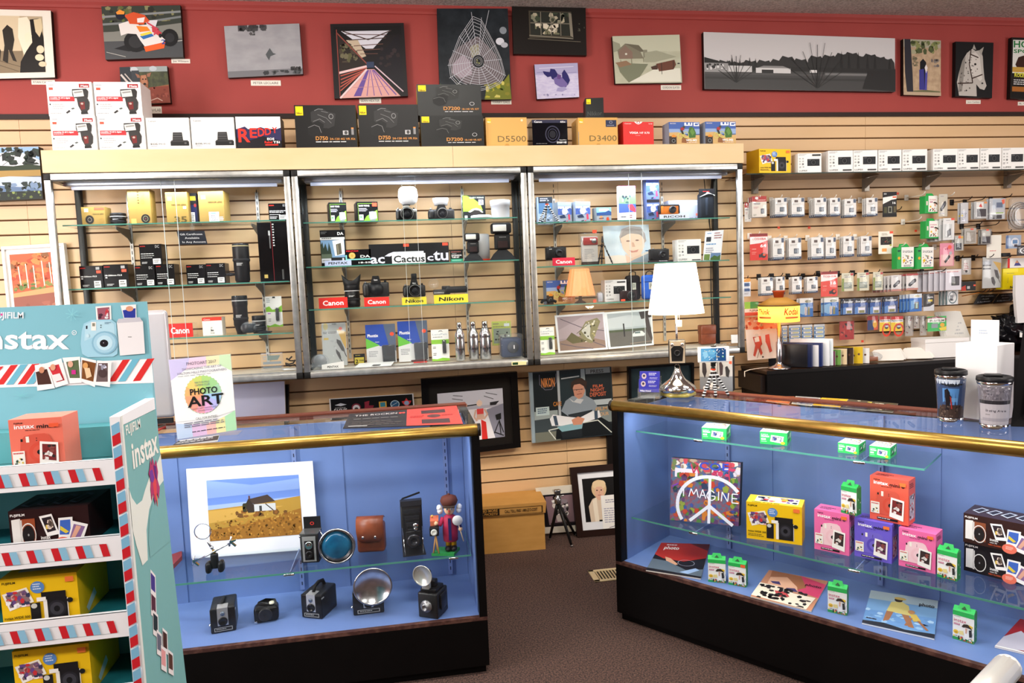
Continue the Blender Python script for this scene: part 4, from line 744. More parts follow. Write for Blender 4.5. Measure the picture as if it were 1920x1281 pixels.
# third shelf
P, w, h, r = item(1024, 1078, 522, 566, C3, -.17); carton('action_camera_box', 'action camera box with biker picture on the lower shelf of the right case', P, w, h, .07, M('7b8cab', .35), WG, scol='6f7a8c', rot=.05)
t = empty('desk_strap', 'short black webbing strap coiled at the left of the shelf', 'strap', item(1013, 1044, 558, 570, C3, -.22)[0]); b = MB(); b.tube([(-.04, 0, .012), (-.03, .01, .022), (-.01, 0, .026), (.0, 0, .012), (.02, .005, .024), (.045, 0, .012)], .008, M('17181a', .7), 8); b.obj('webbing', t)
def lamp_reflection():  # reflection in the door glass, modelled as a glowing body inside the case
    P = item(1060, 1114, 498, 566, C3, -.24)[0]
    t = empty('reflected_lamp', 'small orange shaded lamp glowing in front of the biker box', 'lamp', P)
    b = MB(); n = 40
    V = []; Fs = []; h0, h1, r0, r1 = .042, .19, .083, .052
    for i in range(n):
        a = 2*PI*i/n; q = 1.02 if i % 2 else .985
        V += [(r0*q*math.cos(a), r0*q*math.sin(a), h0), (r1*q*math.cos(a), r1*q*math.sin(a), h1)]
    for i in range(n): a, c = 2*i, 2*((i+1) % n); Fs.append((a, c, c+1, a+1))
    b.add(V, Fs, 'orangereflection', False); b.obj('lamp_shade', t)
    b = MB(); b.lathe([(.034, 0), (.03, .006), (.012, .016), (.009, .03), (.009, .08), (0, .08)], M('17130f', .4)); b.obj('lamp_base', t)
P = item(1100, 1112, 556, 570, C3, -.25)[0]
lamp_reflection()
b = MB(); b.box(-.008, 0, 0, .008, .002, .017, 'f0573c'); tag(b.obj('price_sticker', loc=item(1109, 1121, 560, 569, C3, -.262)[0]), 'orange price sticker standing right of the small lamp', 'sticker')
b = MB(); b.sph((0, 0, .03), (.026, .02, .03), 'bag', 10); b.rbox(-.014, -.01, .0, .014, .01, .05, .003, 'c8cddc'); tag(b.obj('bagged_charm', loc=item(1115, 1134, 530, 566, C3, -.15)[0]), 'small wrapped item in clear bag between lamp and white box', 'bagged item')
P, w, h, r = item(1134, 1175, 525, 565, C3, -.17); carton('camera_box', 'white camera box partly hidden by a black compact camera', P, w, h, .07, M('e4e4e4', .35), LUM.replace('r 58 88 94 95 444', 'r 56 8 94 14 222'), rot=.02)
compact('black compact camera with chrome lens ring before the white box', item(1161, 1197, 543, 564, C3, -.21)[0], .098, .062, col='2a1a1c', accent='b0b0b0', lr=.022, rot=-.02)
b = MB(); b.box(-.012, 0, 0, .012, .002, .012, 'f0573c'); tag(b.obj('price_sticker', loc=item(1164, 1173, 562, 567, C3, -.262)[0]), 'orange price sticker below the compact camera with chrome ring', 'sticker')
def pouch(label, x0, x1, yt, yb, col, z, Y):
    P, w, h, r = item(x0, x1, yt, yb, z, Y); t = empty('camera_case', label, 'camera case', P); b = MB(); b.rbox(-w/2, 0, 0, w/2, .05, h*.86, .018, M(col, .55), 4); b.box(-w*.12, -.002, h*.36, w*.14, 0, h*.6, 'c9c8b8'); b.art('k 20 20 80 80 3 445', lambda u, v, l: (-w*.12+w*.26*u/100, -.0021-E_*l, h*.6-h*.24*v/100)); b.obj('case_body', t)
    g = MB(); g.tube([(-w*.25, .02, h*.84), (-w*.2, .02, h*.95), (0, .02, h), (w*.2, .02, h*.97), (w*.22, .02, h*.84)], .003, M('1a1a1c', .6), 6); g.tube([(-w*.48, 0.0, h*.62), (w*.48, -.001, h*.62)], .0012, M('111', .6), 5); g.obj('zip_and_loop', t)
pouch('black zipped camera case with barcode label on the lower shelf', 1175, 1202, 506, 560, '1c1517', C3, -.13)
pouch('bright blue zipped camera case hanging beside the black one', 1206, 1234, 508, 562, '2f62c8', C3, -.17)
pouch('rust brown case half hidden behind the white lamp shade', 1290, 1312, 512, 545, '8d4a34', C3, -.08)
# floor of the right case
P, w, h, r = item(1013, 1040, 611, 663, CB, -.2); clamcard('white and green lens pen card at the left end of the right case', P, w, h, LC2, bump=(60, 38, 82, 80), name='lens_pen_pack', cat='lens pen', lean=-.05)
panel('framed_print', 'white bordered print of a butterfly on pinkish paving stones', [(1040, 592), (1133, 585), (1140, 655), (1047, 662)], -.2, .008, 'dfe3ea', 'r 4 5 96 95 9a8c92;p a89aa0 4 40 60 5 96 5 96 40 50 60 4 64;p 8a7468 4 70 50 58 96 76 96 95 4 95;l 2 5e5560 10 10 50 36 96 50;l 2 5e5560 6 76 40 88 70 95;l 2 5e5560 70 76 96 92;p 5f5a3a 18 66 30 48 44 62 60 74 50 76 30 78;p 7f7a5a 44 52 60 22 84 14 90 24 80 50 70 80 64 80 50 66;p b8b8ae 50 46 60 28 70 30 66 60 70 74 60 66;s 46 20 84 76 22 3 3f3a22 a39a6a d0ccba;l 1.5 4a4430 40 52 66 28', edge='b9bcc0', cat='framed print', plane=None)
panel('framed_print', 'white bordered print of a white car on a grey open lot', [(1133, 586), (1222, 579), (1226, 647), (1141, 655)], -.2, .008, 'e2e8ea', 'r 5 5 96 95 64625e;r 5 5 96 50 a9b3b8;p bfc8cc 5 18 50 12 96 20 96 44 5 46;r 5 50 96 56 4f5a44;r 36 34 39 70 333;p 3f3a38 72 6 98 4 98 22 90 24 76 26;p 4a4442 84 24 92 24 98 80 96 90 86 60;p dfe6e4 54 66 62 58 76 58 82 66 80 72 56 72;r 60 59 72 64 6a7a7a;l 1.2 a8917c 48 90 96 88', edge='b9bcc0', cat='framed print')
P, w, h, r = item(1315, 1343, 609, 645, CB, -.12); t = empty('leather_case', 'small brown leather box case on the floor of the right case', 'leather case', P); b = MB(); b.rbox(-w/2, 0, 0, w/2, .05, h*.7, .006, 'leather'); b.obj('case_body', t); b = MB(); b.rbox(-w*.52, -.004, h*.5, w*.52, .054, h, .008, 'leather'); b.obj('lid', t)
b = MB(); b.box(-.025, 0, 0, .03, .003, .05, 'eeeef2'); tag(b.obj('small_card', loc=item(1370, 1388, 620, 643, CB, -.14)[0], rot=(-.1, 0, -.1)), 'blank white card leaning in the right corner of the right case', 'card')
t = empty('chain_bundle', 'tangle of silver chain near the right case door', 'chain', item(1335, 1375, 645, 655, CB, -.24)[0]); b = MB()
for i in range(16): b.lathe([(.005, 0), (.0065, .001), (.005, .002)], 'steel', (-.05+i*.0068, .008*math.sin(i*1.3), .004+.003*(i % 3)), 8)
b.obj('links', t)
# ---------------------------------------------------------------- pictures on the red wall
K_ = '16110f'
panel('framed_photo', 'sepia street photograph in a pale mat at the far left of the red wall', [(-24, 17), (95, 20), (103, 145), (-17, 148)], -.03, .026, 'ece7d8',
 'r 0 9 86 92 b9a98a;r 0 9 50 60 d8c8a6;r 0 60 52 92 8a7a60;l .8 5a4c3a 0 70 50 84;l .8 5a4c3a 0 76 44 90;p 2a241c 22 30 30 22 38 28 40 44 36 60 42 76 36 74 30 58 28 78 20 74 24 52;p 2a241c 0 40 10 40 18 60 16 74 0 76;p efe6cc 48 12 62 10 70 24 74 40 64 52 54 66 46 40;p 15110d 66 14 80 12 86 40 86 92 46 92 48 76 58 60 68 48;p d8c8a0 72 14 84 12 86 26 80 40 74 32;p f0e6c8 56 36 64 32 68 38 58 50;c 80 58 6 6 e4d6b4;c 78 70 7 5 e9dcba;c 82 80 6 4 ddceac', edge='1d1916')
panel('canvas_print', 'canvas print of a leaning racing motorcyclist on a road', [(190, 12), (338, 10), (344, 107), (198, 112)], -.03, .028, '~4a4c4a,5d605e,30',
 'r 0 0 100 62 3a4038;s 0 0 100 30 24 5 5d6a3c 2c302a 6e6a48 8a8a60;l 4 8a9090 0 20 100 12;l 4 7d8484 0 34 60 30 100 22;r 0 48 100 64 74766e;p 82847c 0 50 40 44 100 34 100 60 0 70;r 0 66 100 100 4b4e50;l 1 b8b8b0 2 86 26 96;l 1.5 b8b8b0 84 70 100 68;p 1c1d20 12 80 30 72 60 76 84 74 60 84 30 86;c 40 68 15 20 17181a;c 40 68 9 12 2e3032;c 84 62 11 17 17181a;c 84 62 6 9 2c2d30;p e8e4de 20 34 34 28 44 34 52 46 44 54 30 52 22 56;p e9e5e0 36 38 56 36 66 48 78 66 70 80 54 84 46 66;p ef8a2c 42 38 56 40 60 48 46 50;p 2f6fb4 46 58 60 52 64 58 50 64;p e9d94a 46 54 60 49 62 53 48 58;p e8622a 50 78 78 70 76 82 52 88;p d9572e 30 18 46 14 56 26 52 36 34 34;p e0dfe4 54 28 70 28 66 44 56 38;p c9404a 62 38 74 52 72 60 62 50;p d9572e 28 18 40 12 54 18 60 30 50 34 34 30;p f0ece8 44 24 54 22 52 32 44 32;c 23 17 6 9 1c2030;p ef9a3c 18 12 23 7 29 11 28 16 19 16;l 3 d0485a 56 32 70 46 64 56;c 72 58 2 4 222;b 73 74 78 9 334a9a 2', edge=K_)
panel('canvas_print', 'small canvas print of a deer facing out between trees', [(224, 126), (313, 124), (320, 193), (229, 196)], -.03, .025, '~3f4434,555c3e,40',
 'r 0 0 100 14 9aa6a6;p 30363c 0 0 22 0 30 60 36 100 0 100;c 30 8 8 8 c4ccd0;c 70 6 8 7 bcc6cc;r 24 10 40 90 3a4046;l 5 d8d2cc 2 20 20 50 22 80;l 3 c9c2bc 10 18 26 44;p 9a6242 42 24 54 22 58 44 56 58 100 50 100 100 42 100 40 50;p b98060 44 24 54 23 56 46 48 52 43 46;p 9a6a52 32 18 40 22 42 30 36 30;p 9a6a52 56 20 66 16 62 28 56 28;c 47 34 1.6 2 111;c 53 34 1.6 2 111;c 50 47 3 3 17110e;p 8a4030 60 56 100 54 100 100 56 100;s 60 56 98 98 14 4 a05040 7a3428;l 2 d8b8a8 60 92 74 86 84 94', edge=K_)
panel('canvas_print', 'grey canvas print of a misty lake with a tiny boat', [(420, 49), (561, 44), (568, 139), (428, 146)], -.03, .025, '~9a9a9e,a7a7aa,9,1,2',
 's 18 0 56 12 22 5 3a3a3c 4a4a4c;s 24 6 40 20 9 3 444 555;p 555a5c 52 58 58 46 62 56 66 58 58 62 56 70 53 62;r 0 88 100 100 77787c;s 44 90 100 99 20 4 3a3c3e 55585a;s 84 84 98 92 8 4 333 444', edge='222')
panel('canvas_print', 'square canvas print looking down a covered truss footbridge', [(619, 45), (757, 43), (765, 180), (627, 185)], -.03, .028, '1a1517',
 'p 0f0d0f 4 4 96 4 96 16 4 16;p d9d9e2 14 10 80 10 56 34 46 34;p c5b49a 20 22 36 22 46 44 40 46;p 2c2420 6 12 46 54 46 62 8 92;s 10 26 40 52 26 5 4a4034 5c5a3c 2b241f 6f6a50;l 1.6 8c4a40 8 12 47 55;l 1 5a3a34 20 14 76 16;l 1.4 4c3a36 16 10 50 22 82 10;l 1.2 4c3a36 24 22 74 20;l 1 6a4a40 30 30 70 28;l 1 6a4a40 34 36 66 35;l .8 6a4a40 38 41 62 41;p 17131a 54 54 92 14 96 92 56 60;s 60 30 92 60 10 4 2a2020 33282a;p e0a8a0 46 62 56 62 90 100 8 100;p 6a4f9a 46 63 49 63 36 98 26 98;l 1 7a5aa0 50 63 44 98;l 1 7a5aa0 51 63 54 98;l 1 7a5aa0 53 63 64 98;l 1 7a5aa0 54 63 74 98;l 1.6 7a5aa0 55 63 84 98;l .6 c08a90 36 76 68 76;l .6 c08a90 26 86 76 86;r 46 52 56 60 33405c;l 3 e8c6c4 46 58 8 66;l 1.4 b85a4c 10 70 46 60;l 1.4 b85a4c 10 75 46 62;l 1.4 b85a4c 10 80 44 64;l 1.4 b85a4c 9 85 40 66;l 1.4 b85a4c 9 90 34 70;l 2.5 e9d0d0 8 100 46 62;l 1.6 d9c0c8 57 58 94 94;l 1 9a4a40 8 8 8 98', edge=K_)
panel('canvas_print', 'tall dark canvas print of a dewy spider web', [(819, 16), (952, 16), (959, 186), (825, 188)], -.03, .03, '~141a20,232a30,14',
 'c 92 24 5 4 8a929a;c 87 36 6 4 d9dce4;c 93 40 5 3 b9bcc4;s 0 74 30 98 8 3 2c3a20 3c4a2a;p 7a7f24 62 100 66 84 78 76 90 80 98 72 100 100;s 62 78 98 98 16 5 b9b030 6a7a24 8f8a2a d9cf6a;p 6f6468 14 56 28 42 56 30 80 50 90 72 88 80 60 84 36 82 18 72;p a99aa4 20 60 34 50 44 58 46 72 30 76 18 70;p 9d9a7e 44 42 56 38 58 50 46 54;'
 +''.join(f'l .5 c9ccd4 55 58 {x} {y};' for x, y in ((48, 4), (73, 2), (30, 30), (12, 62), (14, 76), (24, 84), (40, 88), (56, 90), (70, 88), (86, 82), (93, 74), (88, 56), (80, 40), (62, 10), (38, 22), (20, 46)))
 +''.join('l .5 c4c6cc '+' '.join(f'{55+dx*q:.1f} {58+dy*q:.1f}' for dx, dy in ((-5, -50), (-26, -27), (-42, 3), (-40, 18), (-31, 26), (-15, 31), (1, 33), (15, 31), (31, 25), (38, 16), (33, -3), (24, -20), (7, -46), (-5, -50)))+';' for q in (.15, .22, .3, .38, .46, .54, .62, .7, .78, .86, .93, .98))
 +'c 55 58 8 7 1c2026;o 55 58 6 5 999 .6;o 55 58 4 3.4 999 .5;s 52 54 58 62 3 2 888a5a', edge='0d0f12')
panel('canvas_print', 'dark canvas print of a barn window with flowers behind the panes', [(960, 10), (1098, 14), (1100, 104), (963, 101)], -.03, .026, '17120f',
 'r 22 10 80 66 4a4438;r 24 12 78 60 2b2e28;s 25 13 76 36 20 5 3f4a38 8a8a74 2c332a bdb59a;s 30 36 68 58 16 6 cfc4a8 7a7a60 e6dcc4;r 24 34 78 36 7d7768;l 1.6 8a8474 38 12 38 60;l 1.6 8a8474 52 12 52 60;l 1.6 8a8474 65 12 65 60;p 8a8474 76 12 80 14 82 64 78 60;l 2 8a8474 22 61 82 66;l 1.4 6a6456 20 68 92 72;s 88 34 98 50 5 2 4a4a40 5c5a4c', edge='0b0908')
panel('canvas_print', 'small lilac canvas print of a goose spreading its wings on water', [(1002, 121), (1083, 118), (1086, 182), (1007, 186)], -.03, .025, '~c9c3e4,dad6ee,30,1,3',
 'r 0 0 100 30 b3aed2;l 1.6 e4e2f2 10 12 90 10;l 1.6 8f8ab8 4 24 50 22;l 1.6 9a94c0 54 30 96 27;p 2a2668 18 20 34 24 36 14 46 16 52 30 48 48 38 44 36 36 28 38 20 28;p 2e2a6c 62 60 62 28 68 18 76 34 80 50 74 64;p 7a6aa8 42 42 56 34 64 44 74 60 70 70 56 68 44 58;p 6a4a8a 52 30 60 34 58 46 50 44;p a8a2cc 50 70 66 68 72 76 60 82 46 80;s 8 86 92 98 12 3 8a84b0 c4c0dc', edge='1b1720')
panel('canvas_print', 'misty green canvas print of a boathouse and a moored rowing boat', [(1148, 68), (1274, 65), (1279, 155), (1154, 157)], -.03, .025, '~b9bba2,c4c6ae,10,1,2',
 'r 0 0 100 34 c9ccb4;p 9da08a 0 10 10 16 12 30 0 34;p 84806c 6 30 18 16 40 34 44 48 8 48;p 6f6a5a 18 16 38 20 46 34 40 34;p 8a7466 8 32 18 20 28 34 28 48 8 48;r 17 36 20 40 d9d8c8;r 44 30 50 46 8a8a76;p a3a58e 46 36 64 32 94 46 60 56 46 56;l 1 77745e 10 50 10 58;l 1 77745e 26 48 26 60;l 1 77745e 44 46 44 56;p 7d826a 4 56 50 60 40 80 30 98 20 98 8 76;p 94775c 2 56 18 52 26 60 8 66;p e4e4d4 40 84 60 70 98 70 98 98 20 98;p 6a4030 62 60 90 52 92 62 88 72 66 76;p 4a342a 54 66 64 62 64 72 56 72;l 1.2 2c221c 70 58 70 82;l 1.2 2c221c 88 54 88 70;c 96 60 2 1.4 444', edge=K_)
bare = lambda x, y, s, c: ''.join(f'l {w} {c} {x} {y} {x+dx*s} {y-dy*s*3};' for w, dx, dy in ((2.2, 0, .7), (1, 0, 1.2), (.9, -.35, 1), (.9, .35, 1), (.9, -.6, .8), (.9, .6, .8), (.8, -.18, 1.25), (.8, .18, 1.25), (.8, -.7, .55), (.8, .7, .55)))
panel('canvas_print', 'long black and white panorama print of bare trees and low white buildings', [(1319, 60), (1678, 72), (1678, 172), (1321, 167)], -.03, .03, 'cbc9ca',
 'r 0 0 100 48 d0cecf;'+''.join(f'p 343434 {x} 66 {x+.3} {y+8} {x+2} {y} {x+5} {y+3} {x+7} {y+1} {x+8.5} {y+9} {x+9} 66;' for x, y in ((0, 52), (6, 48), (13, 50), (19, 47), (26, 46), (33, 44), (38, 38), (45, 42), (53, 36), (60, 34), (67, 30), (72, 28), (77, 33), (82, 30), (87, 34), (91, 37)))
 +''.join(f'p 2a2a2a {x} 66 {x+1} {y} {x+2} 66;' for x, y in ((13, 42), (17, 46), (22, 42), (25, 44), (70, 26), (74, 30), (79, 27), (84, 32), (88, 34), (96, 38)))
 +'r 0 58 100 66 2e2e2e;r 0 66 100 100 474747;r 0 70 100 74 525252;r 0 78 100 82 3d3d3d;p 222 0 44 7 50 8 54 0 54;r 0 54 12 70 9a9a9a;s 1 55 11 66 16 1 ddd 333;r 12 58 24 69 cfcfcf;p 8a8a8a 26 62 30 57 40 57 44 62;r 26 61 44 70 d5d5d5;r 29 64 35 70 333;r 54 63 58 68 ddd;r 62 68 100 72 777;p 2b2b2b 85 62 100 60 100 100 82 96 84 74;'
 +bare(16, 88, 13, '2e2e2e')+bare(58, 96, 22, '343434')+'l 2 343434 58 96 58 60', edge='0e0c0c')
panel('canvas_print', 'narrow canvas print of a stone doorway with a blue gate', [(1694, 73), (1764, 76), (1764, 180), (1694, 178)], -.03, .026, '~c4ab8c,b0967a,30',
 'r 0 0 100 14 b0aa98;s 16 2 98 26 26 9 6f7a4a 8a8f5a 4f5a38 a8a888;p 2c2c34 2 0 18 0 24 60 26 100 10 100 4 60;p 14141a 44 60 44 40 52 34 60 40 62 60 60 88 42 88;p 3a3a8a 42 54 54 52 56 90 42 90;p 4a4aa0 58 56 64 56 62 90 56 90;p e8e0e0 56 50 60 44 64 50 60 60;s 74 34 98 48 6 7 6a6466 8a8078;p 6a6a4a 26 92 60 90 98 92 98 98 26 98;s 24 30 42 48 8 6 6a6450 857a60;r 0 94 100 100 b9a48a', edge=K_)
panel('canvas_print', 'dark canvas print of a spotted grey horse wearing a bridle', [(1792, 78), (1863, 80), (1860, 184), (1791, 181)], -.03, .026, '0e1113',
 'p bdb9b2 10 98 4 74 10 54 18 34 30 20 44 12 52 16 66 14 72 26 74 44 78 66 84 78 78 86 66 84 56 76 58 98;p d6d2cb 34 24 52 18 64 26 68 48 72 66 66 70 54 62 40 58 34 40;p a8a49c 44 12 48 4 54 14;p a8a49c 60 16 74 8 68 24;p 8f8b84 10 54 18 34 26 26 22 60 18 90 8 92;s 10 30 46 94 26 2.4 4a4642 33302c 6b6660;s 40 26 66 62 7 2 4a4642 2c2a28;c 52 40 3 2 111;l 2 3a2620 40 14 36 40 44 66 72 58;l 2 3a2620 38 22 60 28;l 2 3a2620 44 66 46 74 6 76;c 72 74 2.5 1.6 333', edge='0a0b0c')
panel('magazine_print', 'canvas print of a magazine cover with a bison, cut off by the frame edge', [(1897, 70), (1962, 72), (1960, 188), (1894, 185)], -.03, .026, '1c1a16',
 'r 4 4 96 58 e4e6df;b 6 16 96 11 1f7a3c HORSE;b 6 25 80 6 1f7a3c SPORT;p 3a2016 12 44 20 32 40 28 60 32 60 50 20 52;r 4 48 96 56 c9a24a;k 8 54 50 58 1 c93;b 10 64 46 6 e6e34a ROLEX;b 8 60 40 3 e6e34a THE;k 8 68 60 78 3 ddd;r 4 80 96 88 a8672a;r 4 88 96 98 12100e', edge='0e0c0a')
def card(x0, y0, x1, y1, txt, label):
    P = W((x0+x1)/2, y1, 0); w = W(x1, y1, 0).x-W(x0, y1, 0).x; h = W(x0, y0, 0).z-W(x0, y1, 0).z
    b = MB(); b.box(-w/2, -.003, 0, w/2, -.0002, h, 'efe9dc'); b.art(f't 8 72 92 46 6a6460 {txt}', facemap(w, h, y=-.003), w/h); tag(b.obj('name_card', loc=P), label, 'name card', None)
for a in ((60, 150, 104, 159, 'RYAN CARTER', 'white name card under the sepia street photograph'), (322, 111, 357, 119, 'Joe Wilmann', 'white name card under the motorcyclist print'), (471, 151, 527, 161, 'PETER LECLAIRE', 'white name card under the misty lake print'),
          (282, 200, 304, 213, 'AHLAB', 'white name card half hidden by the flash boxes'), (674, 184, 715, 194, 'SEAN HEXTER', 'white name card under the footbridge print'), (921, 188, 959, 196, 'HARRY GALE', 'white name card under the spider web print'),
          (1239, 160, 1277, 169, 'GORDON SLATER', 'white name card under the boathouse print'), (1811, 188, 1838, 195, 'Jenn Canham', 'white name card under the spotted horse print'), (1908, 191, 1940, 198, 'R. Wilson', 'white name card under the magazine cover print')): card(*a)
panel('canvas_print', 'canvas print of a lake seen through pine branches at the left edge', [(-28, 277), (72, 275), (81, 373), (-20, 377)], -.06, .05, '~3a4450,6d7c8c,10,1,3',
 'r 0 0 100 38 8fb4d8;p eef2f8 0 22 20 12 50 8 80 14 100 26 100 42 0 42;s 30 0 100 34 34 10 1c2a22 23352a 15211c;l 1.2 1c2218 6 30 40 8 70 4;l 1 1c2218 30 34 60 14;r 0 38 100 44 25361f;p 25361f 0 38 20 34 50 36 80 33 100 36 100 44 0 44;r 0 44 100 56 a88a4a;p b9c9dc 0 58 40 55 100 58 100 76 50 80 0 74;p 5f7a9c 0 70 60 76 100 70 100 84 0 86;s 20 66 100 84 22 8 2a3a30 1e2c26 7a94b4;r 0 84 100 100 1a241c;s 0 84 100 98 24 4 3f5230 6a7a3a 8a9c54 1c2a18', edge='14161a')
panel('framed_print', 'white framed autumn print of orange trees mirrored in water, leaning behind the stand', [(4, 463), (121, 456), (141, 640), (24, 655)], -.03, .02, 'f4f0ea',
 'r 10 8 88 100 a86c4a;p c9603a 10 8 88 8 88 42 10 46;s 10 8 88 42 60 8 d9683a b84a2c e08a4a 8a5a34 c97a44;l 1 e8dccc 22 20 24 42;l 1 e8dccc 34 18 35 42;l 1 e8dccc 46 20 47 42;l 1 e8dccc 60 16 61 41;l 1 e8dccc 72 18 73 41;l 1 e8dccc 82 16 82 40;s 10 36 88 44 20 5 5f7a3a 8a8a44;p c9a06a 10 46 88 42 88 48 10 50;p 9a5a48 10 50 88 48 88 100 10 100;s 10 56 88 78 14 8 a86450 8a5040 b0745c;l 1 e6c070 44 100 56 62;l 1 e6c070 50 100 62 66;l 1 e6c070 40 100 46 70;l 1 d9b060 22 100 18 74;l 1 d9b060 24 100 32 78;l 1 d9b060 70 100 80 80', edge='e9e4dc', frame=(4, 3, M('f6f3ee', .4)))
# ---------------------------------------------------------------- low wall: boards, banner, frames
panel('white_board', 'blank white board with dark right edge behind the photo art sign', [(396, 724), (533, 715), (535, 778), (398, 800)], -.09, .02, '~c9cdea,dde0f2,2', edge='efeff4', cat='board', frame=None)
panel('dark_board_edge', 'narrow black upright board standing right of the white board', [(533, 722), (541, 722), (541, 800), (533, 800)], -.05, .03, '101010', cat='board')
panel('team_banner', 'black banner with a row of six team badges above the counter', [(617, 748), (775, 738), (778, 774), (620, 788)], -.02, .006, '08080a',
 'r 0 0 100 3 ddd;r 0 0 1.5 100 ddd;r 98.5 0 100 100 ddd;b 5 66 20 16 eee EAGLES;k 6 44 20 49 1 ccc;p cfd3da 6 32 13 24 20 32 13 38;c 31 50 5.5 20 7a2a3a;c 31 52 4.2 15 dcd8dc;c 31 58 2.4 9 333;p 8a2a3c 41 26 47 22 46 44 52 46 50 62 40 68 41 46;r 58 30 67 62 d9a83c;r 59.5 34 65.5 56 3a8aa0;p e0c04a 56 68 62 62 69 68 62 74;o 77 48 5.5 20 b9d6e6 1;c 77 48 4 15 2a5a80;l 1.6 d9e9f0 73 54 80 40;p c93a3a 91 20 93 34 97 36 95 50 91 66 87 50 85 36 89 34;c 91 46 3 11 8fa4c4', edge='dedede', cat='banner')
panel('framed_photo', 'large black framed studio photo of a woman in a red skirt', [(789, 711), (969, 697), (976, 838), (796, 860)], -.055, .03, '16120f',
 'r 16 20 84 84 b4b4be;p c9c9d2 16 20 84 20 84 40 16 40;p e9e6e8 16 44 84 44 84 84 16 84;p 8a8a98 66 46 84 40 84 84 74 84;l 1.6 2c2a2c 17 41 60 38;p 2c2a2c 70 37 80 36 76 41 70 41;l .8 444 32 24 42 26;l .8 444 31 28 42 31;l .8 444 66 24 78 28;l .8 444 64 28 74 33;c 44 38 2.4 3 c49a84;p b86a64 42 42 46 42 50 84 40 84;c 59 37 3 4 e8d0b8;p e8cdb8 57 35 59 32 62 36 61 40 57 40;p e04a48 56 44 63 44 63 51 56 51;p dcb49e 56 51 63 51 64 58 55 58;l 2 dcb49e 55 45 53 54 56 60;l 2 dcb49e 64 45 67 52 63 58;p f0ecec 55 60 61 58 60 84 52 84;p d8322c 60 58 65 62 66 84 60 84;p d8322c 50 70 55 72 54 84 50 84;p 222 75 54 81 52 81 60 76 61;l 1 222 79 60 80 80;l 1 222 79 62 73 78;l 1 222 79 62 83 78;l 1.2 222 73 76 83 82', edge='0a0808', frame=(7, 6.5, M('0c0a0a', .3)))
panel('framed_photo', 'photo of a man in striped rugby shirt leaning on a car door', [(992, 699), (1146, 688), (1153, 815), (998, 831)], -.05, .028, '2a3338',
 'r 0 0 4 100 8fa0a8;r 4 2 33 62 1a2226;l 1 667 12 4 12 18 18 26 26 26 32 16 32 4;b 14 22 30 13 d98a4a NIKON;r 33 0 36 70 b4bcc0;r 36 6 64 60 27343a;l 1.6 c4ccd0 38 12 60 10;r 62 0 67 60 9aa8ae;r 67 8 98 46 20282c;r 68 0 98 8 8d9698;b 74 7 90 5 444 PRESS;b 76 28 88 4 c86a4a FILM;b 73 34 90 5 c86a4a NIGHT;b 72 41 92 6 c86a4a DEPOSIT;r 67 46 98 54 b9c6ca;r 67 56 98 80 7d8684;b 78 62 92 5 c9a070 FILM;b 76 70 94 5 c9a070 1 HOUR;r 4 56 32 68 9aa6a4;r 6 50 22 62 bcd0d0;k 8 52 20 60 3 246;b 27 50 37 6 c8843c CAFE;p 3a4448 4 68 34 66 34 98 4 100;r 4 86 34 100 6d7064;p 15191c 28 98 30 78 84 72 98 84 98 98;l 1.4 cfd3c8 28 98 20 84 60 78 80 76 96 96;p 8f9ca6 36 58 42 44 50 38 66 38 76 46 80 56 74 64 44 66;p c9ced0 46 40 52 46 56 42 64 44 60 50 50 46;p 2c3338 44 64 74 60 72 68 46 70;p e4e6e8 22 68 26 62 40 66 56 70 56 76 40 80 24 78;p e4e6e8 58 70 74 62 82 62 84 72 70 76 60 78;p 3f4f60 26 64 30 64 32 78 28 78;p 3f4f60 76 62 80 62 80 74 76 74;p 7fa8b0 30 80 62 76 60 86 36 88;p c98c70 48 72 56 68 64 72 60 80 50 80;p c79078 51 24 56 20 64 22 66 32 63 40 58 43 53 38;p 3a2c26 49 27 50 18 56 13 63 13 69 19 67 31 65 25 60 21 53 22 51 28;c 56 29.5 .8 .8 222;c 62 29 .8 .8 222;p b97e68 58.5 29 60.5 33 58 33;l 1 6a5048 52 29 64 29;l 1 8a4a44 56 36 62 35;p 20262a 34 88 60 86 60 98 36 98', edge='c9ccc8', frame=None, cat='photo print')
panel('black_board', 'black upright panel standing on the floor beside the right counter', [(1138, 815), (1168, 813), (1168, 880), (1140, 882)], -.03, .02, '110d0c', cat='panel')
panel('framed_picture', 'dark framed picture behind the business card holder on the wall', [(1177, 688), (1300, 680), (1300, 745), (1178, 752)], -.06, .02, '~1a2a30,2c4048,6', edge='0b0b0c', cat='framed picture', frame=(4, 6, M('0d0b0b', .3)))
# ---------------------------------------------------------------- floor under the wall
P, w, h, r = basespan((868, 1043), (1023, 1030), 960, 0)
t = empty('archive_box', 'brown cardboard storage box with lid on the carpet by the wall', 'cardboard box', P, r); b = MB(); b.box(-w/2, 0, 0, w/2, .21, .255, 'kraft'); b.obj('box_body', t)
b = MB(); b.prism([(-w/2-.008, -.008, .215), (w/2+.006, -.008, .215), (w/2+.012, -.01, .275), (-w/2-.012, -.01, .275)], (0, .228, 0), 'kraft'); b.box(-w/2-.012, -.01, .270, w/2+.012, .23, .277, 'kraft')
b.art('r 20 20 46 92 17120c;b 22 50 44 26 b98740 NEED MORE;b 22 84 44 26 b98740 INK PACKETS?;r 46 20 96 24 17120c;r 46 88 96 92 17120c;r 95 20 96 92 17120c;b 52 70 90 30 17120c CALL TOLL FREE 1-800-27-7-COST', facemap(w+.02, .055, y=-.0105, z0=.216), 6); b.obj('box_lid', t)
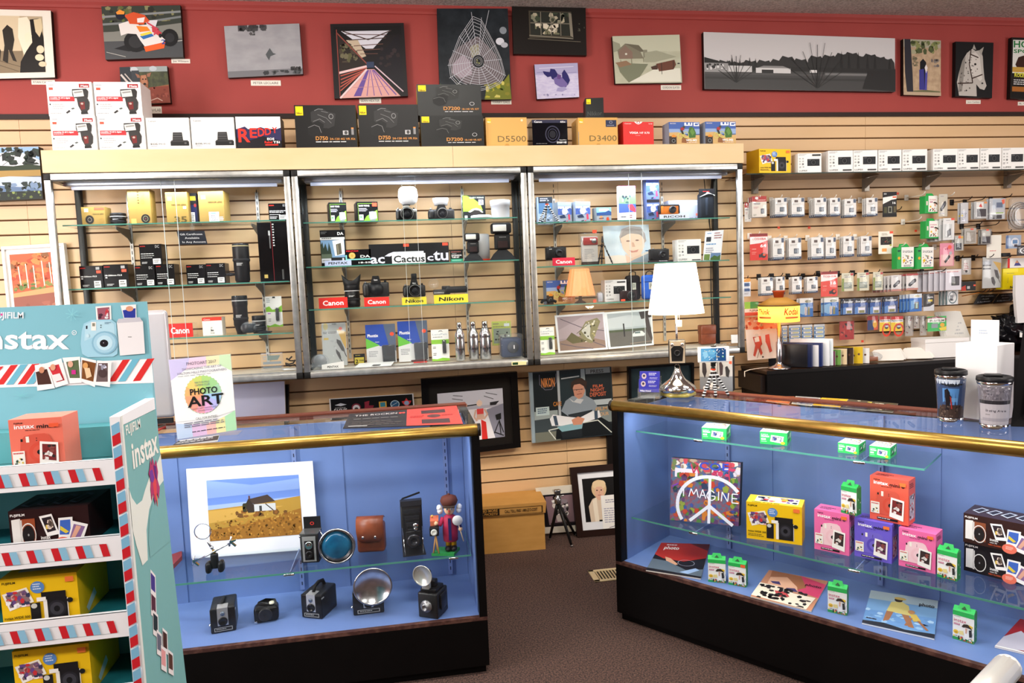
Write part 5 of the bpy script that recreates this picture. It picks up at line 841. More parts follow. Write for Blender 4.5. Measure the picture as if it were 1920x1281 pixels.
t = empty('equipment_tube', 'dark grey padded tube with an orange tie between counter and storage box', 'equipment bag', F(893, 1050, 0)); b = MB(); b.lathe([(.028, 0), (.036, .006), (.036, .2), (.034, .24), (.026, .262), (0, .268)], M('26292b', .6), n=18); b.obj('tube_body', t)
b = MB(); b.lathe([(.037, .185), (.040, .19), (.040, .205), (.036, .215)], M('d9531f', .5), n=18); b.tube([(.01, -.04, .19), (.012, -.044, .165), (.006, -.043, .15)], .006, M('d9531f', .5), 7); b.obj('orange_tie', t); b = MB(); b.tube([(.014, -.039, .15), (.012, -.04, .085)], .003, M('c9b64a', .5), 6); b.rbox(.006, -.044, .12, .02, -.036, .135, .002, M('c9b64a', .5)); b.obj('yellow_tag', t)
b = MB(); b.art('o 50 50 40 40 8f9496 8;r 20 88 80 94 8f9496', lambda u, v, l: (-.012+.03*u/100, -.0365-E_*l-.002, .03+.03*(1-v/100))); b.obj('emblem', t)
def lean(C, zb, back, up):
    """plane through the floor pixels, leaning back towards the wall: returns pixel -> point"""
    A, B = F(*C[3], zb), F(*C[2], zb); d = (B-A).normalized(); n = Vector((-d.y, d.x, 0)); top = Vector((n.x*back, n.y*back, up)).normalized(); nn = d.cross(top)
    def f(x, y):
        r_ = ray(x, y); t = (A-CP).dot(nn)/r_.dot(nn); return CP+r_*t
    return f
C = [(1004, 916), (1075, 909), (1078, 997), (1027, 1001)]
panel('matted_photo', 'small white matted group photo leaning on the wall behind the mini tripod', [(1004, 916), (1080, 909), (1090, 996), (1018, 1001)], -.045, .01, 'e4ddcc', 'r 8 16 96 86 17141a;r 20 20 92 82 8a7078;c 46 24 8 5 1a1416;s 34 28 74 66 34 9 e8e0d8 2a2226 8a8088 f2eeea 4a4046;p cfc6c0 40 62 66 60 68 76 42 76;r 24 78 92 82 2a2226;b 40 10 62 4 555 OAKWELL', edge='cfc8b8')
t = empty('mini_tripod', 'small black metal tripod with chrome head standing on the carpet', 'tripod', (F(1050, 1018, 0))); b = MB(); dk = M('141313', .35)
hx = Vector((0, .02, .235))
for p in (F(1031, 1012, 0), F(1072, 1026, 0), F(1078, 1005, 0)):
    g = MB(); q = p-t.location; q.z = .008; g.tube([tuple(hx), tuple(hx+(q-hx)*.55), tuple(q)], [.0105, .009, .007], dk, 10); l_ = g.obj('leg', t); g = MB(); g.sph(tuple(q), .008, M('9a9a9a', .3, .8), 8); g.obj('rubber_foot', l_)
b.lathe([(.012, .225), (.02, .23), (.02, .262), (.01, .268), (.008, .285), (0, .285)], M('8d8f92', .25, .9), (0, .02, 0), 16); b.rbox(-.02, .005, .285, .016, .035, .31, .005, M('8d8f92', .25, .9)); b.obj('tripod_head', t); g = MB(); g.tube([(.01, .02, .27), (.035, .01, .275)], .004, M('bbb', .2, .9), 8); g.obj('pan_knob', t)
C = [(1068, 877), (1170, 868), (1178, 1000), (1082, 1008)]; fl = lean(C, 0, .25, 1)
o = panel('framed_portrait', 'dark wooden framed portrait of a white haired woman standing on the floor', C, 0, .02, 'e4e6ea', 'r 20 18 82 80 0c0909;p d8c4ac 30 80 28 58 36 48 48 44 60 48 66 60 68 80;p ece0cc 36 50 44 46 46 80 38 80;c 50 34 14 13 d6b78c;c 46 28 8 6 e2c8a0;c 55 28 8 6 e2c8a0;p dcae94 42 34 46 31 55 31 58 35 58 44 53 50 47 50 43 45;r 50 37 51 41 c9907a;c 46 36 1.4 1 432;c 54 36 1.4 1 432;l 1 a8605a 47 43 53 43;r 46 78 68 80 0c0909;r 52 44 100 96 f1efea;k 60 50 90 56 2 99a;k 56 62 94 84 7 aab;l .8 556 64 90 76 88', plane=fl, frame=(12, 9, M('24130e', .35)), edge='24130e')
# ---------------------------------------------------------------- glass counters
def zat(P, x, y): return VP(x, y, P, (1, 0)).z
def counter(label, P, rot, L, D, deck, shelves, stds, Di=.41):
    t = empty('glass_counter', label, 'display counter', P, rot)
    bw = M('blackwood'); bl = M('blue'); b = MB()
    b.box(.012, .02, 0, L-.012, D-.02, .04, bw); b.box(0, .0, .035, L, D, deck-.014, bw); b.obj('base_cabinet', t)
    b = MB(); b.box(.0, .0, deck-.014, L, .02, deck, noisemat('chipped_edge', '3a1c16', '5a3a30', 30, .6, lo=.45, hi=.6)); b.obj('deck_edge', t)
    b = MB(); b.box(.03, .02, deck-.013, L-.03, Di, deck, bl); b.obj('deck', t)
    for x, s in ((0, 1), (L, -1)):
        b = MB(); xa, xb = sorted((x, x+s*.03)); b.box(xa, 0, deck, xb, .05, .965, bw); b.box(xa, .05, deck, xb, D, .965, bw); b.obj('end_panel', t)
        b = MB(); xa, xb = sorted((x+s*.03, x+s*.033)); b.box(xa, .045, deck, xb, Di, .94, bl); b.obj('end_lining', t)
    b = MB(); b.box(.033, Di, deck, L-.033, Di+.012, .955, bl)
    for x in stds: b.box(x+.025, Di-.004, deck, min(L-.035, x+.2), Di, .955, bl)
    b.obj('back_panel', t)
    for x in stds:
        b = MB(); b.box(x-.009, Di-.012, deck+.01, x+.009, Di-.001, .95, M('7f93c8', .35, .3))
        for i in range(20): b.box(x-.002, Di-.0126, deck+.03+i*.031, x+.002, Di-.0119, deck+.045+i*.031, '27304c')
        b.obj('shelf_standard', t)
    b = MB(); b.box(.0, D-.055, .955, L, D, .978, M('6b3526', .4)); b.obj('back_rail', t)
    b = MB(); b.box(.005, .01, .966, L-.005, D-.055, .974, 'glass'); b.box(.005, .009, .966, L-.005, .01, .974, 'glassedge'); b.obj('glass_top', t)
    b = MB(); b.box(.02, .008, deck, L-.02, .014, .95, 'glass'); b.obj('glass_front', t)
    b = MB(); R = .0235; b.lathe([(R, .004), (R, L-.004)], 'brass', (0, .008, .9645), 24, 'x'); b.box(.004, .008, .941, L-.004, .03, .9465, 'brass'); b.obj('brass_rail', t)
    for x in (0, L):
        b = MB(); b.lathe([(R*1.04, x-.006), (R*1.04, x+.006)], M('1b1512', .3), (0, .008, .9645), 20, 'x'); b.obj('rail_cap', t)
    for z, y0, y1, x0, x1 in shelves:
        b = MB(); b.box(x0, y0, z-.007, x1, y1, z, 'shelfglass'); b.box(x0, y0-.001, z-.007, x1, y0, z, 'glassedge'); b.box(x1-.001, y0, z-.007, x1, y1, z, 'glassedge'); b.obj('glass_shelf', t)
        for x in stds:
            b = MB(); b.prism([(x-.0015, Di-.01, z-.008), (x-.0015, y0+.01, z-.008), (x-.0015, y0+.01, z-.014), (x-.0015, Di-.01, z-.05)], (.003, 0, 0), M('7f93c8', .35, .3)); b.rbox(x-.02, y0-.004, z-.014, x+.02, y0+.012, z-.004, .003, 'chrome'); b.obj('bracket', t)
    area('counter_tube_light', (L/2, .075, .935), (L-.15, .03), 1.9*L, (.90, .94, 1), (.35, 0, 0), t)
    return t
LXO, LYO = -1.65, -1.425; LDK, LSH = .232, .437
Lc = counter('left glass counter with brass rail holding vintage cameras', (LXO, LYO, 0), 0, 1.65+.262, .575, LDK, [(LSH, .12, .40, .035, 1.87)], (.5, 1.165, 1.80), .42)
RP = Vector((.8925-.03*.6196, -1.1466+.03*.7849, 0)); RROT = math.atan2(-.7849, .6196); RDK, RSH, RTS = .27, .456, .836
Rc = counter('right glass counter with brass rail holding instant cameras and film', RP, RROT, 2.35, .5, RDK, [(RSH, .075, .40, .04, 2.3), (RTS, .13, .38, .04, 1.17)], (.34, .965, 1.75), .41)
TOP = .9745
# papers under / on the left counter
def flat(name, label, C, z, th, col, art, cat, edge=None, group=None):
    Q = [F(x, y, z) for x, y in C]; tl, tr, br, bl = Q; base = (tl+tr+br+bl)/4
    def mp(u, v, l): u /= 100; v /= 100; return tl*(1-u)*(1-v)+tr*u*(1-v)+br*u*v+bl*(1-u)*v+Vector((0, 0, .0004+E_*l))
    b = MB(); b.X = Matrix.Translation(-base); b.prism([bl, br, tr, tl], (0, 0, -th), col, edge or col); b.art(art, mp, (tr-tl).length/(tl-bl).length)
    return tag(b.obj(name, loc=base), label, cat, group)
flat('photo_strip', 'black and red print strip lying on the left counter by the rail end', [(655, 777), (856, 761), (868, 795), (643, 803)], TOP+.004, .003, '2e2c30',
     'r 53 0 100 100 d84a44;t 6 24 44 12 c9c4c4 THE ROCKIN;c 47 20 1.5 5 d84a44;c 50 20 1.5 5 d84a44;k 6 40 50 52 1 666;k 6 62 50 92 3 55504e;r 66 16 88 36 4a3438;c 77 52 6 9 5a3a3c;r 66 70 90 92 4a3438;k 56 46 70 60 2 a33;k 84 46 96 58 1 a33;r 4 90 20 96 999', 'print')
flat('price_placard', 'black and white placard strip lying under the photo art sign', [(336, 826), (411, 816), (408, 825), (322, 836)], TOP+.01, .006, '2b2b2d', 'r 0 0 100 8 ddd;k 6 16 96 44 1 eee;k 4 52 94 84 2 ccc', 'placard', 'e0e0e0')
flat('pen_tray', 'red and black pencil lying at the left end of the counter', [(296, 800), (311, 795), (311, 800), (296, 807)], TOP+.008, .005, 'b02a26', 'r 0 0 100 55 1a1a1c', 'pencil')
flat('photo_card', 'small boxed card lying inside the left counter by its right end', [(806, 795), (858, 790), (866, 797), (806, 803)], .955, .004, 'd9dad6', 'r 0 0 8 100 556;r 92 0 100 100 556;k 20 30 80 60 1 999', 'card')
# photo art sign in acrylic
C = [(316, 673), (434, 663), (444, 803), (334, 824)]
A_ = F(334, 824, TOP); Yp = A_.y
t = panel('show_poster', 'photo art event poster with a rainbow scalloped badge in an acrylic stand', [(316, 675), (432, 664), (444, 806), (333, 824)], Yp, .002, 'e6e4e6',
 'p c3b9e0 0 0 34 0 26 14 0 26;p e6c3d9 34 0 60 0 60 12 26 14;p e9ddb0 60 0 82 0 80 12 60 12;p c5dfb4 82 0 100 0 100 22 80 12;p ecebea 0 26 26 14 80 12 100 22 100 74 60 80 0 78;p b9cde9 0 80 26 84 26 100 0 100;p d9b6dc 26 84 50 86 50 100 26 100;p f0b4b0 50 86 66 84 66 100 50 100;p e9e3a4 66 84 82 80 82 100 66 100;p a9dcae 82 80 100 74 100 100 82 100;'
 +'p 9ac86a '+' '.join(f'{50+(31 if i % 2 else 29)*math.cos(i*PI/32):.1f} {48-(25 if i % 2 else 23.3)*math.sin(i*PI/32):.1f}' for i in range(64))+';'
 +''.join(f'p {c} 50 48 '+' '.join(f'{50+30*math.cos(a*PI/12):.1f} {48-24*math.sin(a*PI/12):.1f}' for a in (k, k+1, k+2))+';' for k, c in ((0, '9fd0a8'), (2, '9cd088'), (4, 'a8d070'), (6, 'c4d060'), (8, 'e6c860'), (10, 'f0ac60'), (12, 'f49a68'), (14, 'ee9480'), (16, 'ea9aa8'), (18, 'd8a0cc'), (20, 'a8a8dc'), (22, '94b8dc')))
 +'t 28 9 76 4 3a3444 PHOTOART 2017;t 20 15 84 3 6a6474 SHOWCASING THE ART OF;t 12 20 92 3 6a6474 HALTON HILLS PHOTOGRAPHERS;k 12 21.5 90 23 1 999;t 38 33 62 2.4 667 HALTON HILLS;t 38 36.5 62 2.4 667 CAMERA CLUB;b 29 47 74 8 121212 PHOTO;b 23 62 83 13.5 121212 ART;t 28 66 70 2 667 PHOTO ART SHOWCASE;t 40 69 62 2 667 EXHIBITION;t 34 79 70 3 444 CALL FOR ENTRIES;k 14 81 90 88 3 667;k 26 93 84 95 1 223', edge='e8e8ea', cat='poster')
w_ = (F(444, 812, TOP)-A_).length; b = MB(); b.X = Matrix.Translation(-t.location); z1 = t.location.z+.30; xa, xb = W(333, 824, Yp).x-.002, W(444, 806, Yp).x+.002
mp, Q, n = quadmap([(315, 673), (434, 662), (445, 808), (332, 826)], Yp-.004); b.prism([Q[3], Q[2], Q[1], Q[0]], (0, .001, 0), 'clear')
b.box(Q[3].x, Yp-.004, TOP, Q[2].x, Yp+.08, TOP+.003, 'clear'); b.obj('acrylic_stand', t)
# big rear screen / monitor back beside the stand
b_ = empty('computer_monitor', 'back of a rounded silver computer screen behind the turquoise display', 'computer', Vector((W(300, 700, -1.0).x-.1, -1.0, TOP)))
b = MB(); x1 = W(318, 700, -1.05).x-b_.location.x; zt = W(295, 582, -1.05).z-TOP; b.rbox(x1-.62, -.035, .05, x1, .0, zt, .022, M('c4c2c6', .3, .4), 4); b.obj('screen_shell', b_)
b = MB(); b.rbox(x1-.4, -.03, 0, x1-.2, .1, .06, .01, M('c4c2c6', .3, .4)); b.box(x1-.55, -.045, .03, x1-.005, -.03, .05, '121214'); b.obj('stand_foot', b_)

# ---------------------------------------------------------------- left counter: shelf
t = panel('matted_photo', 'white matted photo of an abandoned farmhouse in a golden field', [(349, 880), (586, 865), (598, 1029), (359, 1048)], LYO+.39, .006, 'eceef6',
 'r 15 14 88 82 6f8fd8;p 8fabe4 15 14 50 22 88 18 88 30 15 34;p 9db4e4 15 42 88 38 88 44 15 47;p b08a3c 15 47 50 44 88 38 88 82 15 82;p caa050 15 48 50 46 74 48 40 58 15 62;p 9a6a2c 15 70 50 64 88 52 88 82 15 82;s 16 60 87 81 220 1.3 8a5a24 b07c34 6f4c20 c08a3c;s 20 52 86 62 60 1 c8a050 b48c3c;s 36 50 78 58 16 3 6f4c28 8a5a2c;p 4a3c34 46 38 62 34 68 42 51 44;p 3a302a 44 44 47 37 51 45 51 53 46 53;r 51 44 68 52 c9ccce;r 55 46 57 52 444;l 1 3a302a 60 44 66 52;r 47 34 48 38 6a3c2c;s 42 42 47 52 6 3 3a3826 4a4230', edge='d0d2dc')
P = F(395, 1078, LSH); P.y = LYO+.2
P.x = W(404, 1070, P.y).x; P.z = LSH
t = empty('helping_hands', 'helping hands magnifier with two clips on a black cast base', 'magnifier stand', P); s = 1/ (FP/ (P-CP).dot(_f)); 
b = MB(); b.rbox(-.034, -.02, 0, -.012, .02, .045, .01, M('141416', .4)); b.rbox(.012, -.02, 0, .034, .02, .045, .01, M('141416', .4)); b.rbox(-.014, -.01, .015, .014, .01, .075, .006, M('141416', .4)); b.obj('cast_base', t)
b = MB(); b.tube([(-.07, -.01, .052), (.06, .0, .11)], .0035, 'chrome', 8); b.sph((0, 0, .082), .008, 'brass', 10); b.obj('cross_arm', t)
for x, z in ((-.075, .05), (.066, .113)):
    b = MB(); b.prism([(x, -.012, z), (x+.02, -.012, z+.008), (x+.022, -.012, z+.014), (x-.004, -.012, z+.008)], (0, .01, 0), 'chrome'); b.prism([(x, -.012, z), (x+.016, -.012, z-.016), (x+.02, -.012, z-.012), (x+.004, -.012, z+.004)], (0, .01, 0), 'chrome'); b.tube([(x-.006, -.008, z-.012), (x+.004, -.008, z+.026)], .0035, 'chrome', 8); b.obj('alligator_clip', t)
b = MB(); b.tube([(0, 0, .085), (-.012, -.004, .11), (-.022, -.006, .135)], .004, 'chrome', 8); b.sph((-.006, -.003, .1), .007, 'chrome', 8); b.obj('lens_arm', t)
b = MB(); b.lathe([(.029, -.003), (.032, 0), (.029, .003), (.0285, 0)], 'chrome', (-.034, -.006, .168), 24, 'y'); g = MB(); g.lathe([(.0285, -.001), (.0285, .001), (0, .001)], 'clear', (-.034, -.006, .168), 20, 'y'); o_ = b.obj('magnifying_lens', t); g.obj('lens_glass', o_)
P = F(582, 1056, LSH); t = empty('box_camera', 'tall black and silver twin lens box camera with open top hood', 'vintage camera', P, -.12); b = MB(); b.rbox(-.036, 0, 0, .036, .07, .118, .004, 'crinkle'); b.obj('camera_body', t)
b = MB(); b.box(-.026, -.004, .008, .026, .0, .108, M('b4b4b4', .35, .6)); b.box(-.018, -.005, .014, .018, -.003, .092, '121214'); b.lathe([(.016, -.003), (.0155, -.009), (.013, -.01), (0, -.004)], 'chrome', (0, 0, .074), 20, 'y'); b.lathe([(.016, -.003), (.0165, -.01), (.012, -.012), (0, -.005)], M('2a2a2c', .25, .5), (0, 0, .036), 20, 'y'); b.obj('lens_plate', t)
b = MB(); b.box(-.034, .062, .118, .034, .066, .168, '131315'); b.art('o 50 55 12 14 b8332a 5', lambda u, v, l: (-.034+.068*u/100, .0618-E_*l, .168-.05*v/100)); b.box(-.036, .0, .117, .036, .07, .12, M('888', .3, .8)); b.obj('viewfinder_hood', t)
b = MB(); b.tube([(.037, .03, .01), (.048, .02, .03), (.05, .02, .1), (.037, .03, .122)], .003, 'chrome', 8); b.obj('side_bracket', t); b = MB(); b.lathe([(.006, -.045), (.006, -.036)], 'chrome', (0, .03, .1), 10, 'x'); b.obj('winding_knob', t)
P = F(634, 1057, LSH); r_ = .072; t = empty('flash_reflector', 'round blue glass flash reflector with a chrome rim standing on edge', 'flash reflector', P, -.05); b = MB()
b.lathe([(r_, .0), (r_*1.0, -.006), (r_*.93, -.010), (r_*.90, -.004), (r_*.55, .03), (0, .045)], 'steel', (0, 0, r_), 36, 'y'); b.obj('reflector_bowl', t)
b = MB(); b.lathe([(r_*.84, -.003), (r_*.6, -.010), (0, -.014)], noisemat('blue_glass', '0a3c60', '236f94', 14, .08), (0, 0, r_), 30, 'y'); b.obj('blue_lens', t)
P = F(696, 1037, LSH); t = empty('leather_case', 'brown leather camera case with flap and two studs', 'leather case', P, -.12); b = MB(); b.rbox(-.056, 0, 0, .056, .06, .118, .012, 'leather', 3); b.obj('case_body', t)
b = MB(); V = [(-.054, .06, .128), (-.054, .02, .148), (-.054, -.004, .13), (-.054, -.012, .1), (-.054, -.013, .07), (-.047, -.013, .052)]
pts = [(.06, .13), (.02, .149), (.0, .14), (-.008, .12), (-.012, .09), (-.013, .062), (-.013, .052)]
hw = [.054, .055, .055, .055, .054, .050, .036]
V = [(s_*hw[i], y, z) for i, (y, z) in enumerate(pts) for s_ in (-1, 1)]; V += [(x, y+.004, z-.003) for x, y, z in V]; n = len(pts)
Fs = [(2*i, 2*i+1, 2*i+3, 2*i+2) for i in range(n-1)]+[(2*n+2*i+2, 2*n+2*i+3, 2*n+2*i+1, 2*n+2*i) for i in range(n-1)]+[(2*i, 2*i+2, 2*n+2*i+2, 2*n+2*i) for i in range(n-1)]+[(2*i+3, 2*i+1, 2*n+2*i+1, 2*n+2*i+3) for i in range(n-1)]+[(2*n-2, 2*n-1, 4*n-1, 4*n-2)]
b.add(V, Fs, 'leather', True); b.obj('flap', t)
for x in (-.028, .022): b = MB(); b.sph((x, -.014, .07), (.006, .003, .006), 'chrome', 10); b.obj('stud', t)
P = F(776, 1034, LSH); t = empty('folding_camera', 'black folding bellows camera opened upright on its bed', 'vintage camera', P, .05); b = MB(); dk = M('crinkle')
b.rbox(-.044, .035, .0, .044, .06, .2, .006, dk); b.box(-.044, .03, .18, .044, .06, .202, M('26262a', .3)); b.obj('camera_body', t); b = MB(); b.prism([(-.044, .035, .006), (.044, .035, .006), (.046, -.05, .0), (-.046, -.05, .0)], (0, 0, .004), dk); b.obj('folding_bed', t)
b = MB()
for i in range(7): q = i/6; w2 = .034-.014*q; b.box(-w2, .034-.062*q, .03+.0*q, w2, .034-.062*q-.007, .165-.06*q, M('101012' if i % 2 else '1c1c20', .6))
b.obj('bellows', t); b = MB(); b.rbox(-.03, -.04, .03, .03, -.034, .098, .004, M('161618', .35)); b.lathe([(.028, -.04), (.029, -.046), (.024, -.052), (.013, -.053), (.011, -.046), (0, -.045)], M('3a3a3e', .25, .8), (0, 0, .06), 24, 'y'); b.lathe([(.006, -.04), (.007, -.046), (0, -.044)], 'chrome', (.01, 0, .108), 12, 'y'); b.lathe([(.010, -.04), (.010, -.046), (0, -.045)], 'chrome', (.01, 0, .122), 12, 'y'); b.obj('lens_standard', t)
b = MB(); b.prism([(-.04, .045, .204), (-.034, .045, .212), (.038, .045, .232), (.04, .045, .226)], (0, .006, 0), '151517'); b.obj('carry_strap', t)
b = MB(); b.tube([(.036, -.045, .006), (.04, .034, .09)], .002, 'chrome', 6); b.tube([(-.036, -.045, .006), (-.04, .034, .09)], .002, 'chrome', 6); b.obj('brace', t)
# carved photographer figurine
P = F(838, 1036, LSH); P.x -= .0; t = empty('figurine', 'painted wooden photographer figurine with cap, red coat and tripod camera', 'figurine', P, -.1)
b = MB(); b.prism([(-.06, -.03, 0), (.03, -.045, 0), (.052, .02, 0), (-.03, .035, 0)], (0, 0, .012), M('2f8f4a', .5)); b.obj('green_base', t)
for x in (.008, .03): b = MB(); b.sph((x, -.014, .022), (.014, .022, .011), M('141214', .4), 10); b.obj('shoe', t)
for x in (.008, .03): b = MB(); b.lathe([(.011, .028), (.012, .09), (0, .09)], M('d9a21f', .5), (x, 0, 0), 12); b.obj('trouser_leg', t)
b = MB(); b.lathe([(.02, .05), (.03, .052), (.031, .09), (.028, .125), (.024, .15), (.012, .158), (0, .158)], M('b02a50', .5), (.018, 0, 0), 18); b.box(.012, -.031, .06, .024, -.027, .15, M('23245c', .5)); b.obj('coat', t)
for i, (x0, x1) in enumerate(((-.008, -.036), (.044, .06))): b = MB(); b.tube([(x0, 0, .145), ((x0+x1)/2, -.012, .12), (x1, -.02, .13 if i == 0 else .105)], [.010, .009, .008], M('b02a50' if i == 0 else '2b2a6a', .5), 10); b.sph((x1, -.022, .13 if i == 0 else .102), .009, M('e0b894', .5), 10); b.obj('arm', t)
b = MB(); b.sph((.018, -.002, .18), (.022, .022, .024), M('e6bd98', .5), 16)
for sx in (-1, 1): b.sph((.018+sx*.009, -.021, .186), (.0045, .003, .005), M('f4f4f4', .4), 8); b.sph((.018+sx*.009, -.0235, .186), (.002, .002, .0026), '111', 6)
b.sph((.018, -.026, .178), (.005, .006, .005), M('d9574a', .4), 8); b.box(.014, -.0235, .167, .022, -.021, .169, '8a2a24'); b.obj('head', t)
b = MB()
for sx, sz in ((-.022, .185), (.058, .185), (-.02, .172), (.056, .172)): b.sph((sx, .004, sz), (.012, .012, .013), M('e9e9f0', .9), 10)
b.obj('white_hair', t); b = MB(); b.lathe([(.028, .196), (.031, .2), (.036, .214), (.03, .23), (.01, .238), (0, .238)], M('5a2c22', .7), (.018, 0, 0), 18); b.rbox(-.006, -.044, .196, .042, -.02, .202, .002, M('3a2a22', .7)); b.sph((.018, 0, .24), .005, M('5a2c22', .7), 8); b.obj('flat_cap', t)
b = MB()
for x, y in ((-.052, -.03), (-.03, -.036), (-.038, -.004)): b.tube([(-.04, -.022, .085), (x, y, .012)], .003, M('c4965a', .5), 8)
b.obj('wooden_tripod', t); b = MB(); b.rbox(-.062, -.05, .088, -.026, -.022, .122, .002, M('161618', .4)); b.lathe([(.012, -.05), (.013, -.056), (.008, -.056), (0, -.052)], M('e0e0d8', .4), (-.044, 0, .105), 18, 'y'); b.prism([(-.06, -.022, .098), (-.06, -.022, .14), (-.062, .02, .15), (-.062, .02, .096)], (.034, 0, 0), M('c4684a', .5)); b.sph((-.052, 0, .154), .005, M('d9b25a', .4), 8); b.obj('toy_camera', t)
b = MB(); b.lathe([(.02, -.04), (.021, -.038), (.018, -.034), (.006, -.026), (0, -.026)], M('d9d9dc', .4), (.05, 0, .143), 18, 'y'); b.sph((.05, -.032, .143), .006, M('d87a6a', .4), 8); b.tube([(.052, -.026, .128), (.07, -.02, .05)], .0025, M('e0c9a8', .4), 6); b.obj('flash_dish', t)
flat('red_paper_block', 'dark red block lying on the shelf at the far left of the counter', [(303, 1046), (341, 1033), (341, 1042), (318, 1066)], LSH+.02, .018, '7c2f2c', 'r 0 0 1 1 7c2f2c', 'block')
# ---- deck cameras
def boxcam(label, px, rot, w=.088, h=.098, d=.118, handle=0):
    t = empty('box_camera', label, 'vintage camera', F(*px, LDK), rot); b = MB(); b.rbox(-w/2, 0, 0, w/2, d, h, .007, 'crinkle', 3); b.rbox(-w/2-.001, -.003, .002, w/2+.001, .006, h*.98, .004, M('17171a', .25), 2); b.obj('camera_body', t)
    b = MB(); b.box(-.019, -.0055, .03, .019, -.003, h*.985, M('b9b9bb', .35, .6)); b.prism([(-.019, -.0055, h*.985), (.019, -.0055, h*.985), (.019, .03, h*1.01), (-.019, .03, h*1.01)], (0, 0, .0015), M('b9b9bb', .35, .6)); b.obj('silver_faceplate', t)
    b = MB(); b.lathe([(.017, -.005), (.0165, -.009), (.012, -.0095), (.009, -.006), (0, -.006)], M('131315', .2), (0, 0, .046), 20, 'y'); b.obj('lens', t)
    b = MB(); b.lathe([(.008, -.005), (.008, -.008), (0, -.0075)], M('6a7688', .1, .5), (0, 0, .076), 14, 'y'); b.obj('viewfinder', t)
    b = MB(); b.art('r 0 0 100 100 111;r 2 8 98 20 aaa;r 2 80 98 92 aaa;r 2 8 5 92 aaa;r 95 8 98 92 aaa;k 12 36 88 64 1 ccc', lambda u, v, l: (-w*.38+w*.76*u/100, -.0034-E_*l, .024-.017*v/100)); b.obj('name_strip', t)
    b = MB(); b.rbox(-w*.5-.002, .0, h*.8, -w*.5+.012, .02, h*.86, .002, M('b9b9bb', .35, .6)); b.rbox(w*.5-.012, .0, h*.8, w*.5+.002, .02, h*.86, .002, M('b9b9bb', .35, .6)); b.lathe([(.007, -w*.5-.01), (.007, -w*.5)], 'chrome', (0, .03, .022), 12, 'x'); b.obj('side_fitting', t)
    b = MB()
    if handle: b.tube([(0, .02, h), (0, .03, h+.02), (0, .06, h+.026), (0, .09, h+.02), (0, .1, h)], .007, M('141416', .5), 8)
    else: b.tube([(-.006, .03, h+.001), (0, .05, h+.008), (0, .075, h+.008), (0, .095, h)], .007, M('141416', .5), 8)
    b.obj('carry_handle', t); return t
boxcam('boxy vintage camera with silver face, leftmost on the counter deck', (420, 1186), .15)
boxcam('boxy vintage camera with raised handle, third from left on the deck', (586, 1160), -.42, handle=1)
P = F(500, 1168, LDK); t = empty('compact_vintage_camera', 'small rounded black vintage camera with white button on the deck', 'vintage camera', P, .12); b = MB(); b.rbox(-.046, 0, 0, .046, .055, .062, .014, M('131315', .25), 4); b.prism([(-.045, .012, .05), (-.03, .045, .07), (.0, .03, .086), (.035, .04, .075), (.045, .012, .055)], (0, .02, -.01), M('131315', .25)); b.obj('camera_body', t)
b = MB(); b.lathe([(.026, 0), (.026, -.006), (.019, -.007), (.015, -.004), (.009, -.009), (.005, -.006), (0, -.006)], M('2c2c30', .3, .4), (-.002, 0, .034), 24, 'y'); b.obj('lens', t); b = MB(); b.lathe([(.009, 0), (.01, .002), (.009, .008), (0, .008)], M('e9e4cc', .4), (.022, .018, .066), 14); b.obj('white_button', t); b = MB(); b.rbox(-.044, -.004, .004, -.034, .0, .012, .001, 'chrome'); b.obj('metal_latch', t)
t = boxcam('boxy vintage camera with a large silver flash dish over its front', (692, 1152), .02, w=.118); b = MB(); r_ = .074; cx, cz = .022, .125
b.lathe([(r_, -.03), (r_*1.02, -.036), (r_*.95, -.038), (r_*.92, -.030), (r_*.6, -.006), (r_*.2, .0), (0, .0)], 'steel', (cx, 0, cz), 36, 'y'); o_ = b.obj('flash_dish', t); b = MB(); b.sph((cx, -.012, cz+.006), (.014, .012, .016), 'clear', 12); b.sph((cx, -.008, cz-.01), (.007, .004, .007), M('d9b24a', .3), 8); b.obj('flash_bulb', o_)
P = F(803, 1160, LDK); t = empty('reflector_camera', 'black vintage box camera with a small silver flash cone above', 'vintage camera', P, -.5); b = MB(); b.rbox(-.042, 0, 0, .042, .095, .1, .006, 'crinkle', 3); b.rbox(.043, .02, .03, .05, .07, .09, .003, M('1d1d20', .3)); b.obj('camera_body', t)
b = MB(); b.lathe([(.024, 0), (.024, -.006), (.02, -.008), (.014, -.014), (.013, -.02), (.009, -.02), (.008, -.014), (0, -.014)], M('9a9a9e', .3, .7), (-.004, 0, .05), 24, 'y'); b.obj('lens', t); b = MB(); b.rbox(-.034, .01, .1, .034, .08, .114, .004, M('17171a', .3)); b.rbox(-.008, .03, .11, .02, .06, .14, .004, M('17171a', .3)); b.obj('top_finder', t)
b = MB(); r_ = .04; b.lathe([(r_, -.036), (r_*1.03, -.04), (r_*.96, -.041), (r_*.9, -.034), (r_*.3, .004), (0, .006)], M('c9cac6', .25, .6), (-.006, .02, .178), 30, 'y'); b.lathe([(.011, -.024), (.011, -.004), (0, -.004)], '151517', (.004, .02, .182), 14, 'y'); b.rbox(-.02, -.004, .118, .012, .016, .14, .003, M('c9cac6', .3, .6)); b.obj('flash_cone', t)

